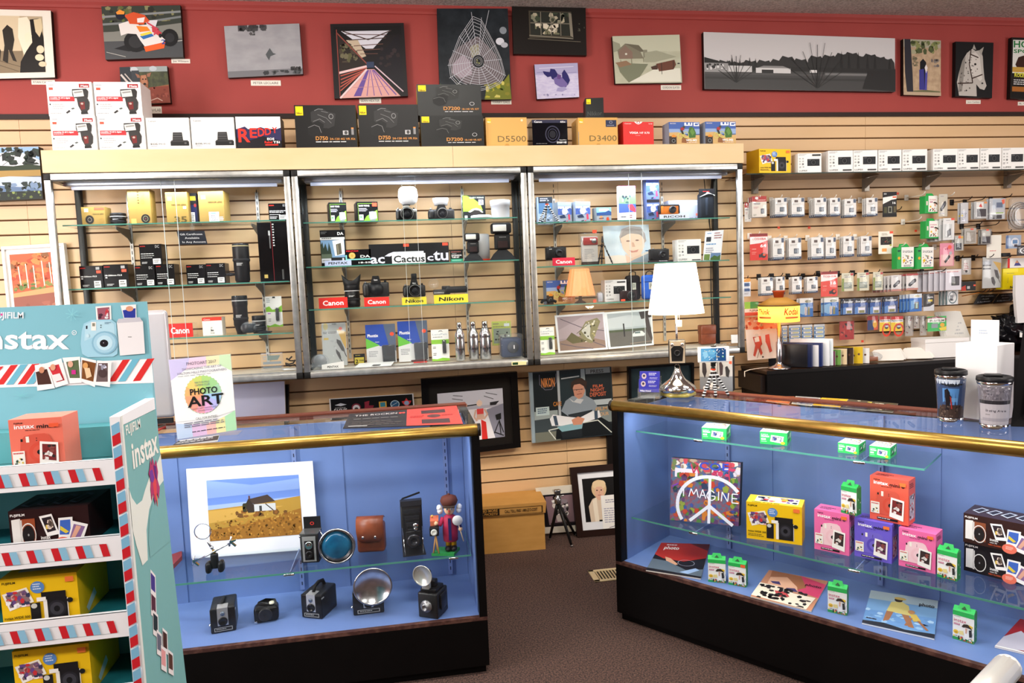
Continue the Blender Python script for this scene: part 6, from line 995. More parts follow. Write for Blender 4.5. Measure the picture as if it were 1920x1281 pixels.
# ---------------------------------------------------------------- right counter: contents
def cbox(name, label, L, R, yt, z, d, col, front, cat='box', **k):
    P, w, h, rot = basespan(L, R, yt, z); return carton(name, label, P, w, h, d, col, front, rot=rot, cat=cat, **k), P, w, h, rot
MINI = lambda c1, c2, cc, ph, tx='1d1a1c': f'b 10 8 26 2.6 {tx} FUJIFILM;b 10 17 48 8 fff instax;b 52 18 90 8 {tx} mini 8;k 30 20 66 22 1 {tx};p {cc} 20 40 28 31 46 28 66 28 74 32 80 44 82 70 76 84 24 84 16 70;r 30 32 36 43 f4efe2;r 20 36 24 41 222;c 50 36 1 1 222;c 50 40 1 1 222;c 56 62 22 19 {c2};c 56 62 15 13 {cc};c 54 62 5 4.5 1a1a1c;r 3 58 26 84 f0eee6;k 5 60 24 66 1 c55;s 6 68 24 82 8 3 3a5a4a e0c040 222;p f6f4f0 56 42 90 46 88 92 52 86;p {ph} 60 47 86 50 84 80 58 76;s 60 50 84 78 12 6 e8e0dc 8a4a44 2a2a2a;r 20 91 74 96 1a1516;k 22 92 70 95 1 eee'
CAM8 = {'coral': ('e8604c', 'd8503e', 'd95a48', '7a2a2a'), 'pink': ('ee6fa8', 'f2c4cc', 'f4cdd4', '3a2c2c'), 'purple': ('6f5fd0', '5a4cb8', '7466cc', '6a3a5a')}
def minibox(label, L, R, top, z, kind, d=.075, group=None, st=True):
    c = CAM8[kind]; f = MINI(c[0], c[1], c[2], c[3])+(';r 78 6 94 14 f07a3c' if st else ''); sd = 'k 14 8 80 20 3 3a2a2c;r 14 34 86 90 b9b4bc;s 14 34 86 90 22 10 6a4a50 e8e4ea 3a2a30 c94a4a'
    return cbox('instant_camera_box', label, L, R, top, z, d, M(c[0], .35), f, rside=sd, tcol=None, top='k 10 40 60 80 2 '+('8a2a2c' if kind == 'coral' else '5a3a5a'), group=group)
o, Pk, wk, hk, rk = minibox('pink instant camera box, left of the purple one on the middle shelf', (1527, 1029), (1592, 1043), 960, RSH, 'pink', group='boxed small instant cameras')
o, Pp, wp, hp, rp = minibox('purple instant camera box between two pink ones on the middle shelf', (1602, 1042), (1672, 1058), 978, RSH, 'purple', group='boxed small instant cameras')
o, Pq, wq, hq, rq = minibox('pink instant camera box, right of the purple one on the middle shelf', (1685, 1060), (1754, 1077), 996, RSH, 'pink', group='boxed small instant cameras')
hh = max(hp, hq)+.0012
minibox('coral red instant camera box stacked across the purple and right pink boxes', (1631, 972), (1703, 987), 897, RSH+hh, 'coral', d=.07, group='boxed small instant cameras')
WIDE = 'b 3 11 20 4.5 332c10 FUJIFILM;p f2efe6 2 30 34 20 42 50 10 64;p 8a6f74 6 33 32 24 38 48 11 58;s 6 26 38 58 24 5 c9343c 6a4a8a f4f0f4 3a3a5a e0b0b0;c 48 22 9 12 5a88c8;k 42 14 54 28 3 dfe8f6;r 52 33 84 50 1c1a1c;r 54 48 86 92 efece6;r 59 46 85 92 19181b;c 71 68 12 17 24242a;c 71 68 9 13 3a3a42;c 71 68 4 6 101014;r 37 52 50 92 1a191c;c 42 58 4 5 c9c9c4;r 46 42 58 50 f4f2ec;c 89 53 4 5 1a1a1c;b 3 80 36 5 332c10 instax WIDE 300;k 3 84 34 92 2 6a5a20;r 85 6 96 16 f07a3c'
cbox('instant_camera_box', 'yellow wide instant camera box on the middle shelf of the right counter', (1400, 1009), (1504, 1023), 946, RSH, .1, M('f0c21c', .35), WIDE, top='r 14 10 92 80 e8e4e0;s 16 16 90 74 20 9 6a4a8a c9343c 223 e0b03c f0e8e8;b 10 98 60 10 5a4a10 instax WIDE 300', scol='e3b414', tcol='f2cf3a')
BRN = lambda c: 'b 2 14 20 6 f4f0ee FUJIFILM;p e9e6e2 3 22 14 20 14 86 3 86;r 14 22 32 86 '+c+';r 13 24 16 88 cfcac6;o 23 62 9.5 30 e9e6e2 1;c 23 62 7.5 24 1c1718;c 23 62 1 3 999;b 38 76 50 9 f4f0ee instax;b 38 84 48 5 d9d0cc mini 90;b 36 92 54 5 c8542c NEO CLASSIC;p f4f2f0 38 18 54 14 62 66 46 70;p 2a2026 41 23 53 20 58 56 47 60;s 44 28 55 52 8 5 e0c060 f0dcd0 6a5a50;p f4f2f0 62 26 80 26 78 86 60 84;p 3f66c0 64 32 77 32 76 70 62 68;p e0c83c 64 46 74 62 70 66 63 56;p f4f2f0 80 36 99 48 88 100 70 90;p 8a6a9a 81 44 95 53 86 86 74 80;p e0a890 84 48 90 52 80 82 76 78;c 65 90 10 16 e8735c;k 60 82 70 94 3 f8d0c4'
o, P, w, h, rot = cbox('instant_camera_box', 'black instant camera box with photo prints under the brown one', (1807, 1069), (1942, 1104), 1030, RSH, .12, M('17141a', .3), BRN('1c1a1e'), group='stacked classic instant camera boxes')
o = carton('instant_camera_box', 'dark brown instant camera box lying on the matching black one', P+Vector((-.006, -.004, h+.001)), w, h*.98, .12, M('321a16', .3), BRN('8a4a2c'), rot=rot+.03, group='stacked classic instant camera boxes',
           top=''.join(f'p b9c0d0 {x} 60 {x+8} 20 {x+20} 30 {x+12} 76;p 2a2630 {x+3} 58 {x+9} 28 {x+17} 34 {x+11} 68;' for x in (6, 26, 46, 66, 82)))
MPK = 'r 0 0 100 16 2fb457;r 0 90 100 100 2f9b56;k 6 18 40 21 1 777;t 6 37 64 12 c2285c instax;r 6 42 34 48 b86a84;k 8 43 32 47 1 fde;p 3a3026 42 50 52 40 70 38 84 44 92 56 84 52 72 50 60 50 50 52;p e6c030 74 38 94 42 92 50 80 44;p d9a890 60 52 68 52 66 70 60 70;p 333 76 56 88 54 92 78 78 80;c 16 72 12 7 edc23c;b 10 75 22 5 6a4a10 x2;p e8d890 30 66 50 64 54 78 32 78;s 4 84 96 97 26 7 2a3a2a e0c040 c04a4a e8e8e8 3a6a8a;l 1 9ab 98 60 80 98'
def mpack(label, L, R, top, z, group='small green and white film packs', sticker=False, d=.035):
    P, w, h, rot = basespan(L, R, top, z); t = empty('film_pack', label, 'film box', P, rot, group); b = MB(); g_ = M('2fb457', .4)
    b.box(-w/2, 0, 0, w/2, d, h*.9, 'f2f3f1'); b.prism([(-w/2, 0, h*.9), (-w/2, d*.5, h*1.0), (-w/2, d, h*.9)], (w, 0, 0), g_)
    for x in (-w/2, w/2): b.add([(x*1.004, 0, 0), (x*1.004, d, 0), (x*1.004, d, h*.9), (x*1.004, 0, h*.9)], [(0, 1, 2, 3)], M('2a8a4c', .4))
    b.art(MPK+(';r 70 2 96 14 f0663c' if sticker else ''), facemap(w, h*.9), .7); b.art('s 10 20 90 90 14 9 3a6a4a e8e8e8 6a4a4a 444', sidemap(w/2, d, h*.85, 1), .4); b.obj('carton', t)
    b = MB(); b.prism([(-w*.32, d*.2, h*.93), (w*.32, d*.2, h*.93), (w*.22, d*.46, h*1.1), (-w*.22, d*.46, h*1.1)], (0, .001, 0), g_); b.prism([(-w*.13, d*.18, h*.96), (w*.13, d*.18, h*.96), (0, d*.36, h*1.04)], (0, -.0006, 0), '1c4a2c'); b.obj('hang_tab', t); return t
mpack('small film pack standing on the pink and purple camera boxes', (1577, 961), (1606, 968), 908, RSH+max(hk, hp)+.001)
mpack('small film pack in front of the right pink camera box', (1757, 1081), (1794, 1091), 1028, RSH)
mpack('small film pack on the deck, left of the pair beside the red magazine', (1328, 1091), (1361, 1094), 1045, RDK)
mpack('small film pack with orange sticker on the deck, right of the pair', (1366, 1096), (1399, 1102), 1052, RDK, sticker=True)
mpack('small film pack on the deck between the leopard and beach magazines', (1552, 1147), (1588, 1155), 1097, RDK)
mpack('small film pack on the deck at the right of the beach magazine', (1786, 1197), (1826, 1209), 1142, RDK)
WPK = 'r 0 0 100 100 35b35a;t 5 26 30 10 e6f6ea FUJIFILM;b 5 42 36 18 e9f8ec instax;r 5 52 22 66 e9f8ec;k 7 54 20 64 1 2a8a44;k 5 74 26 84 1 bfe8c8;p f4f6f4 42 22 88 30 84 86 38 74;p 8a8a94 46 30 82 36 79 74 44 66;s 46 32 80 70 14 6 2a2a3a e8e4e0 3a4a8a c9d0e0;c 84 82 8 12 e8c83c'
for L, R, tp, d, nm in (((1316, 823), (1362, 826), 803, .1, 'leftmost of the four'), ((1425, 832), (1476, 836), 811, .1, 'second of the four'), ((1571, 848), (1610, 853), 832, .085, 'third of the four'), ((1630, 856), (1669, 861), 838, .085, 'rightmost of the four')):
    cbox('film_box', f'flat green film box on the short top shelf, {nm}', L, R, tp, RTS, d, M('35b35a', .35), WPK, group='flat green film boxes', tcol='e9ecea', top='t 10 90 60 14 334 instax;s 6 10 94 66 34 7 2a2a3a c9c4c0 4a5a8a e0c040 8a3a3a', rside='s 12 16 88 80 10 10 e8e8e8 2a5a3a 444', cat='film box')
# canvas with a peace sign, leaning on the shelf
C = [(1259, 853), (1389, 864), (1385, 987), (1256, 975)]
_A, _B = F(1256, 975, RSH), F(1385, 987, RSH)
_A = VP(1256, 975, (RP.x+.7849*.2, RP.y+.6196*.2), (.6196, -.7849)); 
_d = Vector((.72, -.69, 0)).normalized(); _n = _d.cross(Vector((.12*.69, .12*.72, 1)).normalized()); P0_ = F(1256, 975, RSH)
pl = lambda x, y: CP+ray(x, y)*((P0_-CP).dot(_n)/ray(x, y).dot(_n))
panel('canvas_print', 'square graffiti canvas print with a white peace sign and the word imagine', [(1259, 858), (1389, 868), (1385, 987), (1256, 975)], 0, .03, '~8a4a5a,4a6a8a,70',
 's 0 0 100 22 40 7 8a6a4a b9a08a c94a5a 4a7ab0 d9d0c8 6a7a4a;s 60 10 100 30 20 6 d9d0e0 3a5a8a c9406a;r 6 16 40 30 dcd6e6;s 0 22 100 100 130 6 b8402c 3a4f9a 4a7a3c c9782c 5a3a6a 2a3a5a 8a9a3c;b 42 15 84 12 3a52c8 COE;l 2.4 c43a5a 30 8 34 22 38 12 42 22;l 1.6 c43a5a 84 14 86 34;l 2 7a3ab0 2 46 12 40;l 5.5 dfe3f4 '+' '.join(f'{58+47*math.cos(a*PI/180):.1f} {72-46*math.sin(a*PI/180):.1f}' for a in range(33, 216, 6))+';l 4.5 dfe3f4 58 26 58 100;l 5 dfe3f4 58 72 30 98;l 5 dfe3f4 58 72 92 100;'
 'r 0 0 0.1 100 111;l 1.6 eef0ff 20 60 20 48;l 1.6 eef0ff 28 60 31 47 35 56 39 47 42 60;l 1.6 eef0ff 44 61 48 47 53 61;l 1.6 eef0ff 45.5 56 51 56;l 1.6 eef0ff 65 51 61 47.5 56 50 54 56 57 62 62 63 66 60 66 56 61 56;l 1.6 eef0ff 71 62 71 48;l 1.6 eef0ff 75 63 76 48 84 63 85 49;l 1.6 eef0ff 98 50 90 50 90 64 99 64;l 1.6 eef0ff 90 57 97 57', edge='141418', plane=pl)
# magazines on the deck
MG = RDK+.006
flat('photo_magazine', 'red and dark photo magazine lying at the left end of the deck', [(1240, 1018), (1331, 1021), (1314, 1085), (1211, 1069)], MG, .005, '1c1a1e',
 'p b02c22 0 0 60 0 100 20 100 44 60 60 20 56 0 44;p 5a1814 60 0 100 0 100 22;p d9a080 22 50 34 54 52 70 40 80 28 64;p 5d6a78 0 60 30 64 70 84 100 76 100 96 0 92;o 66 64 16 9 aab 1;p 9ab4dc 60 92 86 76 94 80 76 94;b 12 24 42 12 f4e8e4 photo;k 14 6 40 12 1 eee', 'magazine', 'cfcac4')
flat('photo_magazine', 'photo magazine with a face and leopard print on the deck', [(1442, 1069), (1553, 1090), (1521, 1146), (1407, 1118)], MG, .005, 'c98a6a',
 'p d8446a 54 0 100 14 100 60 60 50;p a86a44 6 0 56 2 74 36 62 50 36 22 10 30;p e8b090 10 24 36 14 60 40 66 58 48 60 12 48;p 4a3c6a 14 38 28 34 34 44 20 44;p 4a3c6a 44 50 58 46 66 56 54 58;p efe0cc 0 50 30 50 60 62 96 62 92 100 0 96;p c24a4a 30 66 48 62 58 76 40 84;s 2 52 92 98 46 7 1a1614 2a201c;b 70 30 96 8 3a1420 photo', 'magazine', 'd9d4cc')
flat('photo_magazine', 'photo magazine with a mother and child wading in blue water', [(1633, 1107), (1759, 1127), (1752, 1198), (1616, 1168)], MG, .005, '7fa8d4',
 'p b4c4cc 0 0 100 0 100 22 0 26;p 6f9ad0 0 60 100 50 100 90 0 90;s 0 50 100 88 26 7 9ac0e4 6a94c8 b4d0ec;p 2a2c34 0 92 30 88 60 94 100 90 100 100 0 100;p d9c67a 34 26 48 20 60 30 64 56 30 54 32 40;p a8714e 30 54 40 54 36 78 28 84;p a8714e 52 56 62 56 72 86 64 86;c 44 18 6 6 3a2c22;c 46 13 9 4 d0b060;p d8b85a 62 52 72 50 80 66 70 70;c 65 46 5 5 c08a5a;l 3 a8714e 76 66 90 86;l 3 a8714e 66 62 60 84;b 74 24 96 9 1d1c22 photo;k 4 82 20 88 1 334', 'magazine', 'dfe3e8')
flat('photo_magazine', 'red photo magazine with a pale blade shape, cut off at the right edge', [(1918, 1155), (2060, 1190), (2010, 1246), (1865, 1212)], MG, .005, '9a1c22', 'p c0b8c8 0 70 0 100 18 100 44 92 52 80 34 62 14 44;r 0 97 100 100 e9e4e4', 'magazine', 'e0dcdc')
# postcards under the glass top of the right counter
for C_, a_, lb in (([(1452, 743), (1490, 744), (1479, 758), (1436, 752)], 'r 0 0 100 100 b8623c;r 10 20 90 80 c97a50', 'orange tinted card under the right counter glass, leftmost card'),
    ([(1492, 743), (1539, 746), (1522, 761), (1484, 757)], 'r 4 6 96 94 8a8890;p 2a2a30 20 70 40 40 50 70 46 90;s 10 60 90 95 12 8 222 555 ddd', 'grey landscape card under the right counter glass'),
    ([(1541, 746), (1591, 749), (1575, 764), (1523, 760)], 'r 0 0 100 100 dcae24;c 52 55 30 26 4a3c1a;c 50 52 20 14 7a6a2a;k 20 10 90 20 1 6a5010', 'yellow card with dark oval picture under the glass top'),
    ([(1592, 749), (1684, 757), (1674, 773), (1576, 765)], 'r 0 0 100 100 4a4434;s 4 6 96 94 60 7 c9b84a 2a2a22 e0d8c0 6a5a2a 8a3a2a;l 2 111 52 0 48 100', 'wide dark card with yellow flecks under the glass top')):
    flat('post_card', lb, C_, .9655, .0015, 'c9c4b8', a_, 'postcard')
P = F(1216, 748, TOP)
# business card holder
t = empty('card_holder', 'clear tiered business card holder with purple blue cards', 'card holder', P, RROT+.35); s_ = (P-CP).dot(_f)/FP
ch_z = [0, .0, .03, .06]; b = MB(); wv = .098
for i in range(3): b.box(-wv/2, .02*i, 0, wv/2, .02*i+.002, .045+.025*i, 'clear'); b.box(-wv/2, .02*i, 0, -wv/2+.002, .02*i+.02, .045+.025*i, 'clear'); b.box(wv/2-.002, .02*i, 0, wv/2, .02*i+.02, .045+.025*i, 'clear')
b.box(-wv/2, 0, 0, wv/2, .07, .002, 'clear'); b.obj('acrylic_tiers', t)
for i, (z0, z1) in enumerate(((.028, .085), (.06, .118))):
    b = MB(); b.prism([(-.045, .012+.02*i, z0), (.045, .012+.02*i, z0), (.045, .018+.02*i, z1), (-.045, .018+.02*i, z1)], (0, .006, 0), M('3a3aa8', .35)); b.art('c 22 36 12 22 c9b8b8;c 22 34 6 10 3a3240;k 46 10 94 34 2 dde;k 50 44 94 60 2 bbd;b 6 96 60 14 f0f0f8 William Howard', lambda u, v, l: (-.045+.09*u/100, .012+.02*i-E_*l-.0006+.006*(1-v/100), z0+(z1-z0)*(1-v/100)), 1.7); b.obj('business_card', t)
# brass camera lamp
P = F(1271, 742, TOP); t = empty('table_lamp', 'table lamp with white shade and a box camera on its rod', 'lamp', P, -.35)
sc = (P-CP).dot(_f)/FP; zc = lambda y, x=1270: zat(P, x, y)-TOP
b = MB(); b.lathe([(.074, .018), (.082, .03), (.078, .045), (.055, .062), (.034, .078), (.022, .098), (.014, .118), (.01, .14), (0, .14)], 'chrome', n=28); b.obj('lamp_base', t)
b = MB(); b.lathe([(.076, .001), (.08, .004), (.08, .016), (.06, .022), (0, .022)], noisemat('yellow_glass', '8a7a2c', 'd9c870', 20, .1), n=6); b.obj('glass_foot', t)
z1, z2 = zc(588), zc(494, 1262); b = MB(); b.lathe([(.005, .13), (.005, z1+.06)], 'chrome', n=10); b.obj('rod', t)
r0, r1 = 51*sc, 37*sc; b = MB(); b.lathe([(r0, z1), (r1, z2), (r1-.002, z2), (r0-.002, z1)], 'whiteshade', n=40); b.lathe([(0, z2-.004), (r1-.002, z2-.004)], 'whiteshade', n=40); b.obj('lamp_shade', t)
zb, zt = zc(681), zc(638); w = 30*sc; b = MB(); b.rbox(-w/2, -.028, zb, w/2, .055, zt, .004, 'crinkle'); b.obj('box_camera', t)
b = MB(); hz = zt-zb; b.box(-w*.46, -.031, zb+.004, w*.46, -.028, zt-.004, M('c9b9a0', .35, .3)); b.prism([(-w*.34, -.0315, zb+hz*.12), (w*.3, -.0315, zb+hz*.12), (w*.38, -.0315, zb+hz*.66), (w*.2, -.0315, zb+hz*.78), (-w*.2, -.0315, zb+hz*.78), (-w*.38, -.0315, zb+hz*.66)], (0, -.001, 0), '121214'); b.lathe([(w*.2, -.032), (w*.2, -.036), (w*.14, -.036), (w*.1, -.032), (0, -.031)], M('2c2c2e', .3, .5), (0, 0, zb+hz*.46), 22, 'y')
for x in (-.3, .3): b.lathe([(w*.1, -.031), (w*.1, -.035), (0, -.034)], 'chrome', (x*w, 0, zb+hz*.84), 14, 'y')
b.obj('faceplate', t)
b = MB(); b.tube([(.012, -.01, z1+.01), (.013, -.012, z1-.03)], .001, 'ddd', 5); b.rbox(.002, -.014, z1-.06, .024, -.011, z1-.03, .002, M('f2ead8', .5)); b.obj('pull_tag', t)
pl_ = bpy.data.lights.new('lamp_bulb', 'POINT'); pl_.energy = 9; pl_.color = (1, .8, .55); pl_.shadow_soft_size = .03; po = bpy.data.objects.new('lamp_bulb', pl_); COL.objects.link(po); po.parent = t; po.location = (0, 0, z1+.01)
# phone on bendy tripod in front of its box
P = F(1338, 743, TOP); sc = (P-CP).dot(_f)/FP; ph = zat(P, 1334, 664)-TOP
gorilla('black and white bendy tripod holding a phone on the right counter', P, .0085, ((-.058, -.02), (.06, -.02), (-.004, -.03)), (zat(P, 1333, 694)-TOP), n=9)
t = empty('smart_phone', 'white smartphone with blue starry screen clamped on the bendy tripod', 'phone', P+Vector((0, 0, ph-.036)), -.25); w = .137; b = MB(); b.rbox(-w/2, -.016, 0, w/2, -.008, .069, .004, M('eceff2', .25), 3); b.obj('phone_body', t)
b = MB(); b.art('r 0 0 100 100 2c6ea8;p 5aa0d0 0 0 40 0 60 60 30 100 0 100;p 8ac4e4 6 30 24 20 30 60 14 80;p 1c4a80 60 0 100 0 100 100 70 100;c 46 30 14 20 6ab0d8;s 4 6 96 94 26 2.4 e8f4fa bcdcf0 f8e8b0;r 62 10 66 22 e8f0f4;r 62 34 66 46 9fd0e8;r 62 60 66 72 e8d090;r 62 80 66 92 e8f0f4;r 86 34 90 46 e8f0f4;r 86 60 90 72 9fe0a8;r 94 2 100 10 dde', lambda u, v, l: (-.055+.108*u/100, -.0162-E_*l, .006+.057*(1-v/100)), 2); b.obj('phone_screen', t)
b = MB(); b.rbox(-.012, -.017, -.004, .012, -.004, .0, .001, '222'); b.rbox(-.01, -.006, -.02, .01, .006, -.002, .002, '1a1a1c'); b.obj('clamp', t); b = MB(); b.rbox(-.012, -.018, .07, .012, -.004, .074, .001, '222'); b.obj('upper_clamp', t)
P2_, w, h, rot = basespan((1312, 735), (1368, 738), 684, TOP)
carton('tripod_box', 'grey pictured tripod box behind the phone on the bendy tripod', P2_+Vector((.03, .045, 0)), .15, .16, .05, M('b9bdc2', .35), 'r 0 0 100 60 a9adb2;p 7a828c 0 60 100 56 100 100 0 100;p 2c2a30 8 20 14 14 20 22 22 44 16 64 8 46;p 3a3036 60 18 66 14 72 26 70 52 62 56;p 2a2a2e 78 30 84 26 92 40 88 60 80 56;l 1.2 222 56 6 54 80;l 1 222 62 60 64 76;r 90 12 98 20 f0573c;s 10 76 60 96 12 8 e9e9ea 1c1c1e', rot=rot+.1, scol='23262a')
# travel mugs
def mug(label, x0, x1, yt, yb, art, pic):
    P = F((x0+x1)/2, yb-6, TOP); sc = (P-CP).dot(_f)/FP; r = (x1-x0)/2*sc; h = zat(P, (x0+x1)/2, yt+3)-TOP; t = empty('travel_mug', label, 'travel mug', P, -.62)
    b = MB(); b.lathe([(r*.74, 0), (r*.8, .002), (r*.8, h*.08), (r*.78, h*.085)], 'chrome', n=30); b.obj('steel_base', t); b = MB(); b.lathe([(r*.93, h*.83), (r*.97, h*.84), (r*.98, h*.88), (r*.95, h*.89)], 'chrome', n=30); b.obj('steel_band', t)
    rr = lambda q: r*(.78+.17*q**1.4)
    b = MB(); b.lathe([(rr(i/8)*.985, h*(.085+.745*i/8)) for i in range(9)], M(pic, .35), n=30)
    b.art(art, lambda u, v, l: (rr(1-v/100)*1.0*math.sin((u-50)/100*2.6), -rr(1-v/100)*1.0*math.cos((u-50)/100*2.6)-E_*l*2, h*(.085+.745*(1-v/100))), 1, 10); b.obj('photo_insert', t)
    b = MB(); b.lathe([(rr(i/8)*1.015, h*(.085+.745*i/8)) for i in range(9)], 'clear', n=30); b.obj('clear_sleeve', t)
    b = MB(); b.lathe([(r*.99, h*.885), (r*1.02, h*.9), (r*1.0, h*.97), (r*.9, h*.985), (r*.8, h*.95), (0, h*.945)], M('17171a', .4), n=30); b.rbox(-r*.5, r*.2, h*.94, r*.5, r*.85, h*1.0, .006, M('17171a', .4)); b.obj('mug_lid', t)
mug('travel mug with blue lake picture and black lid, left of the two', 1755, 1808, 688, 795, 'r 2 2 98 98 3a4f78;r 2 2 70 14 cfdcec;r 2 12 98 24 1d2430;r 24 24 70 66 5a94d4;r 28 48 66 58 6fa6dc;r 2 66 98 99 43342f;s 12 68 88 96 40 4 57463e 2a2020 6a5a50;p 17131a 30 28 38 24 44 34 46 56 42 80 34 78;l 3 b8342c 46 44 50 76;l 2 17131a 38 32 48 46', '2a3a56')
mug('travel mug with grey arena picture and black lid, right of the two', 1834, 1892, 700, 808, 'r 2 2 98 42 77737c;s 12 4 88 36 60 5 8a8690 5d5a64 9a96a0 6a6670;r 2 38 98 47 2c2a30;l 1 b8b4bc 20 36 60 6;l 1 b8b4bc 40 38 80 14;r 2 47 98 99 b8b5bc;i 20 66 78 6 4a4650 Skating Arena;k 22 72 40 76 1 777;r 2 82 98 90 a29fa8', '8d8a92')
# tall white box with a card on it
Pw = F(1868, 792, TOP); t = empty('white_gift_box', 'tall plain white box behind the travel mugs with a card on top', 'box', Pw, -1.2); h = zat(Pw, 1868, 648)-TOP; b = MB(); b.rbox(-.135, 0, 0, 0, .115, h, .002, M('ececee', .45)); b.obj('carton', t)
b = MB(); b.box(-.085, .01, h, -.0, .0115, h+.085, 'f6f6f8'); b.art('k 30 40 70 60 2 cde', lambda u, v, l: (-.085+.085*u/100, .0095-E_*l, h+.085*(1-v/100))); tag(b.obj('white_card', loc=Pw, rot=-1.1), 'blank white card standing on top of the tall white box', 'card')
b = MB(); Pf = F(1895, 800, TOP); b.prism([(0, 0, 0), (.3, -.06, 0), (.34, .02, .36), (.06, .05, .34)], (.02, .012, 0), M('121012', .4)); b.prism([(.035, -.007, .03), (.27, -.055, .03), (.31, .012, .33), (.082, .035, .31)], (-.002, -.003, 0), '2c2a2e'); tag(b.obj('black_photo_easel', loc=Pf, rot=-.3), 'dark tilted photo board at the right end of the counter', 'photo board')
# ---------------------------------------------------------------- right wall: boxed compacts on the glass shelf
P, w, h, r = span(1421, 1485, 275, 320, SY, SHZ+.0005)
carton('instant_camera_box', 'yellow wide instant camera box at the left end of the wall shelf', P, w, h, .12, M('edc01e', .35), WIDE, rot=.12, scol='d9a81a')
for k, (x0, x1, nm) in enumerate(((1496, 1540, 'nearest the yellow box'), (1553, 1599, 'second from the yellow box'), (1600, 1645, 'third from the yellow box'), (1647, 1690, 'fourth from the yellow box'), (1692, 1738, 'fifth, just before the gap in the row'),
        (1750, 1795, 'just after the gap in the row'), (1796, 1836, 'third from the right end of the picture'), (1838, 1877, 'second from the right edge of the picture'), (1879, 1921, 'last one at the right edge'))):
    P, w, h, r = span(x0, x1, 281 if k else 285, 321, SY+.004, SHZ+.0005)
    carton('compact_camera_box', f'white compact camera box on the wall shelf, {nm}', P, w-.003, h, .07, M('ecece9', .35), LUM if k else LUM.replace('r 58 88 94 95 444', 'r 60 6 96 14 333'), group='white compact camera boxes on the wall shelf', rot=-.04)

# ---------------------------------------------------------------- pegs and packs
def hook(label, x, y, Y, col='dark', group='slatwall hooks'):
    """single prong display hook whose tip is seen at pixel x, y"""
    T = W(x, y, Y); t = empty('display_hook', label, 'hook', Vector((T.x, 0, T.z)), 0, group); m = M('e9e4da', .4) if col == 'white' else M('1c1a1a', .4, .3)
    b = MB(); b.tube([(0, -.004, -.012), (0, Y*.4, -.014), (0, Y*.86, -.012), (.002, Y*.96, -.004), (.003, Y, .006)], .0026, m, 6); b.obj('prong', t)
    b = MB(); b.rbox(-.014, -.006, -.03, .014, -.0005, .006, .002, m); b.obj('back_plate', t); return t
def pack(label, x0, x1, yt, yb, Y, art, col='ecebe6', d=.008, name='memory_card_pack', cat='memory card', group=None, behind=0, dx=.0, gap=.014, pouch=True, cover=None, rot=0.):
    P, w, h, r = span(x0, x1, yt, yb, Y)
    t = empty(name, label, cat, P, rot, group); b = MB(); b.box(-w/2, -.001, 0, w/2, .001, h, M(col, .4)); b.art(art, facemap(w, h, y=-.001), w/h); b.obj('card', t)
    if pouch: b = MB(); b.rbox(-w/2-.002, -d, -.001, w/2+.002, .003, h*1.0, .003, cover or 'blister'); b.obj('blister', t)
    for k in range(1, behind+1):
        q = dup(t, f'{label.replace(", in front of a long row", "").replace(", in front", "")}, {ORD[k-1]} behind it', loc=P+Vector((dx*k, min(-.012, Y+gap*k)-Y, -.0015*k)))
        if group: q['group'] = group
    return t
ORD = ['first', 'second', 'third', 'fourth', 'fifth', 'sixth']
SDA = 'r 76 2 98 22 4a5a72;r 22 12 50 24 5a4a44;k 10 30 80 40 2 b9b9b4;r 40 50 80 74 4a525c;r 46 54 76 70 7c858e;k 12 80 60 84 1 999;r 0 88 100 100 3c4a66;k 6 91 92 96 1 cdd'
HK = 'the hook row under the glass shelf'
i_ = 0
for x0, x1, yt, yb in ((1453, 1475, 371, 406), (1484, 1508, 371, 406), (1527, 1549, 371, 406), (1556, 1575, 371, 405), (1583, 1605, 373, 407), (1624, 1645, 371, 405)):
    nm = f'{("first","second","third","fourth","fifth","sixth")[i_]} white memory card pack from left, top hook row'; i_ += 1
    hook(f'white hook holding the {nm.split(" pack")[0]} pack of the top row', (x0+x1)/2+2, yt-4, -.125, 'white', 'white slatwall hooks')
    pack(nm+', in front', x0, x1, yt, yb, -.12, SDA, behind=(3, 2, 3, 2, 2, 2)[i_-1], dx=-.003, group='grey white memory card packs, top row')
i_ = 0
for x0, x1, yt, yb in ((1449, 1470, 446, 487), (1479, 1502, 446, 486), (1521, 1544, 445, 486), (1548, 1567, 445, 485), (1581, 1601, 443, 481), (1614, 1634, 443, 480)):
    nm = f'{("first","second","third","fourth","fifth","sixth")[i_]} white memory card pack from left, second hook row'; i_ += 1
    hook(f'white hook holding the {nm.split(" pack")[0]} pack of the second row', (x0+x1)/2+3, yt-5, -.125, 'white', 'white slatwall hooks')
    pack(nm+', in front', x0, x1, yt, yb, -.12, SDA, behind=(3, 2, 2, 2, 2, 2)[i_-1], dx=-.003, group='grey white memory card packs, second row')
i_ = 0
for x0, x1, yt, yb in ((1427, 1449, 520, 554), (1455, 1471, 519, 552), (1485, 1503, 519, 551), (1513, 1533, 519, 549)):
    nm = f'{("first","second","third","fourth")[i_]} white memory card pack from left, third hook row'; i_ += 1
    hook(f'black hook holding the {nm.split(" pack")[0]} pack of the third row', (x0+x1)/2+4, yt-5, -.125, 'dark', 'black slatwall hooks')
    pack(nm+', in front', x0, x1, yt, yb, -.12, SDA, behind=2, dx=-.002, group='grey white memory card packs, third row')
RED = 'r 0 0 100 26 b5271f;c 32 9 12 6 f2ece8;b 30 21 92 6 f4d8d0 Transcend;k 12 32 60 42 2 446;r 60 60 84 84 3c4450;r 64 64 80 80 8d949c;k 10 50 50 62 2 c99;k 8 86 30 96 3 998'
hook('white hook holding the red topped memory card pack', 1425, 368, -.125, 'white', 'white slatwall hooks')
pack('red topped memory card pack, first whole pack of the top hook row', 1410, 1437, 368, 407, -.12, RED, col='eae3d6', behind=2, dx=-.003)
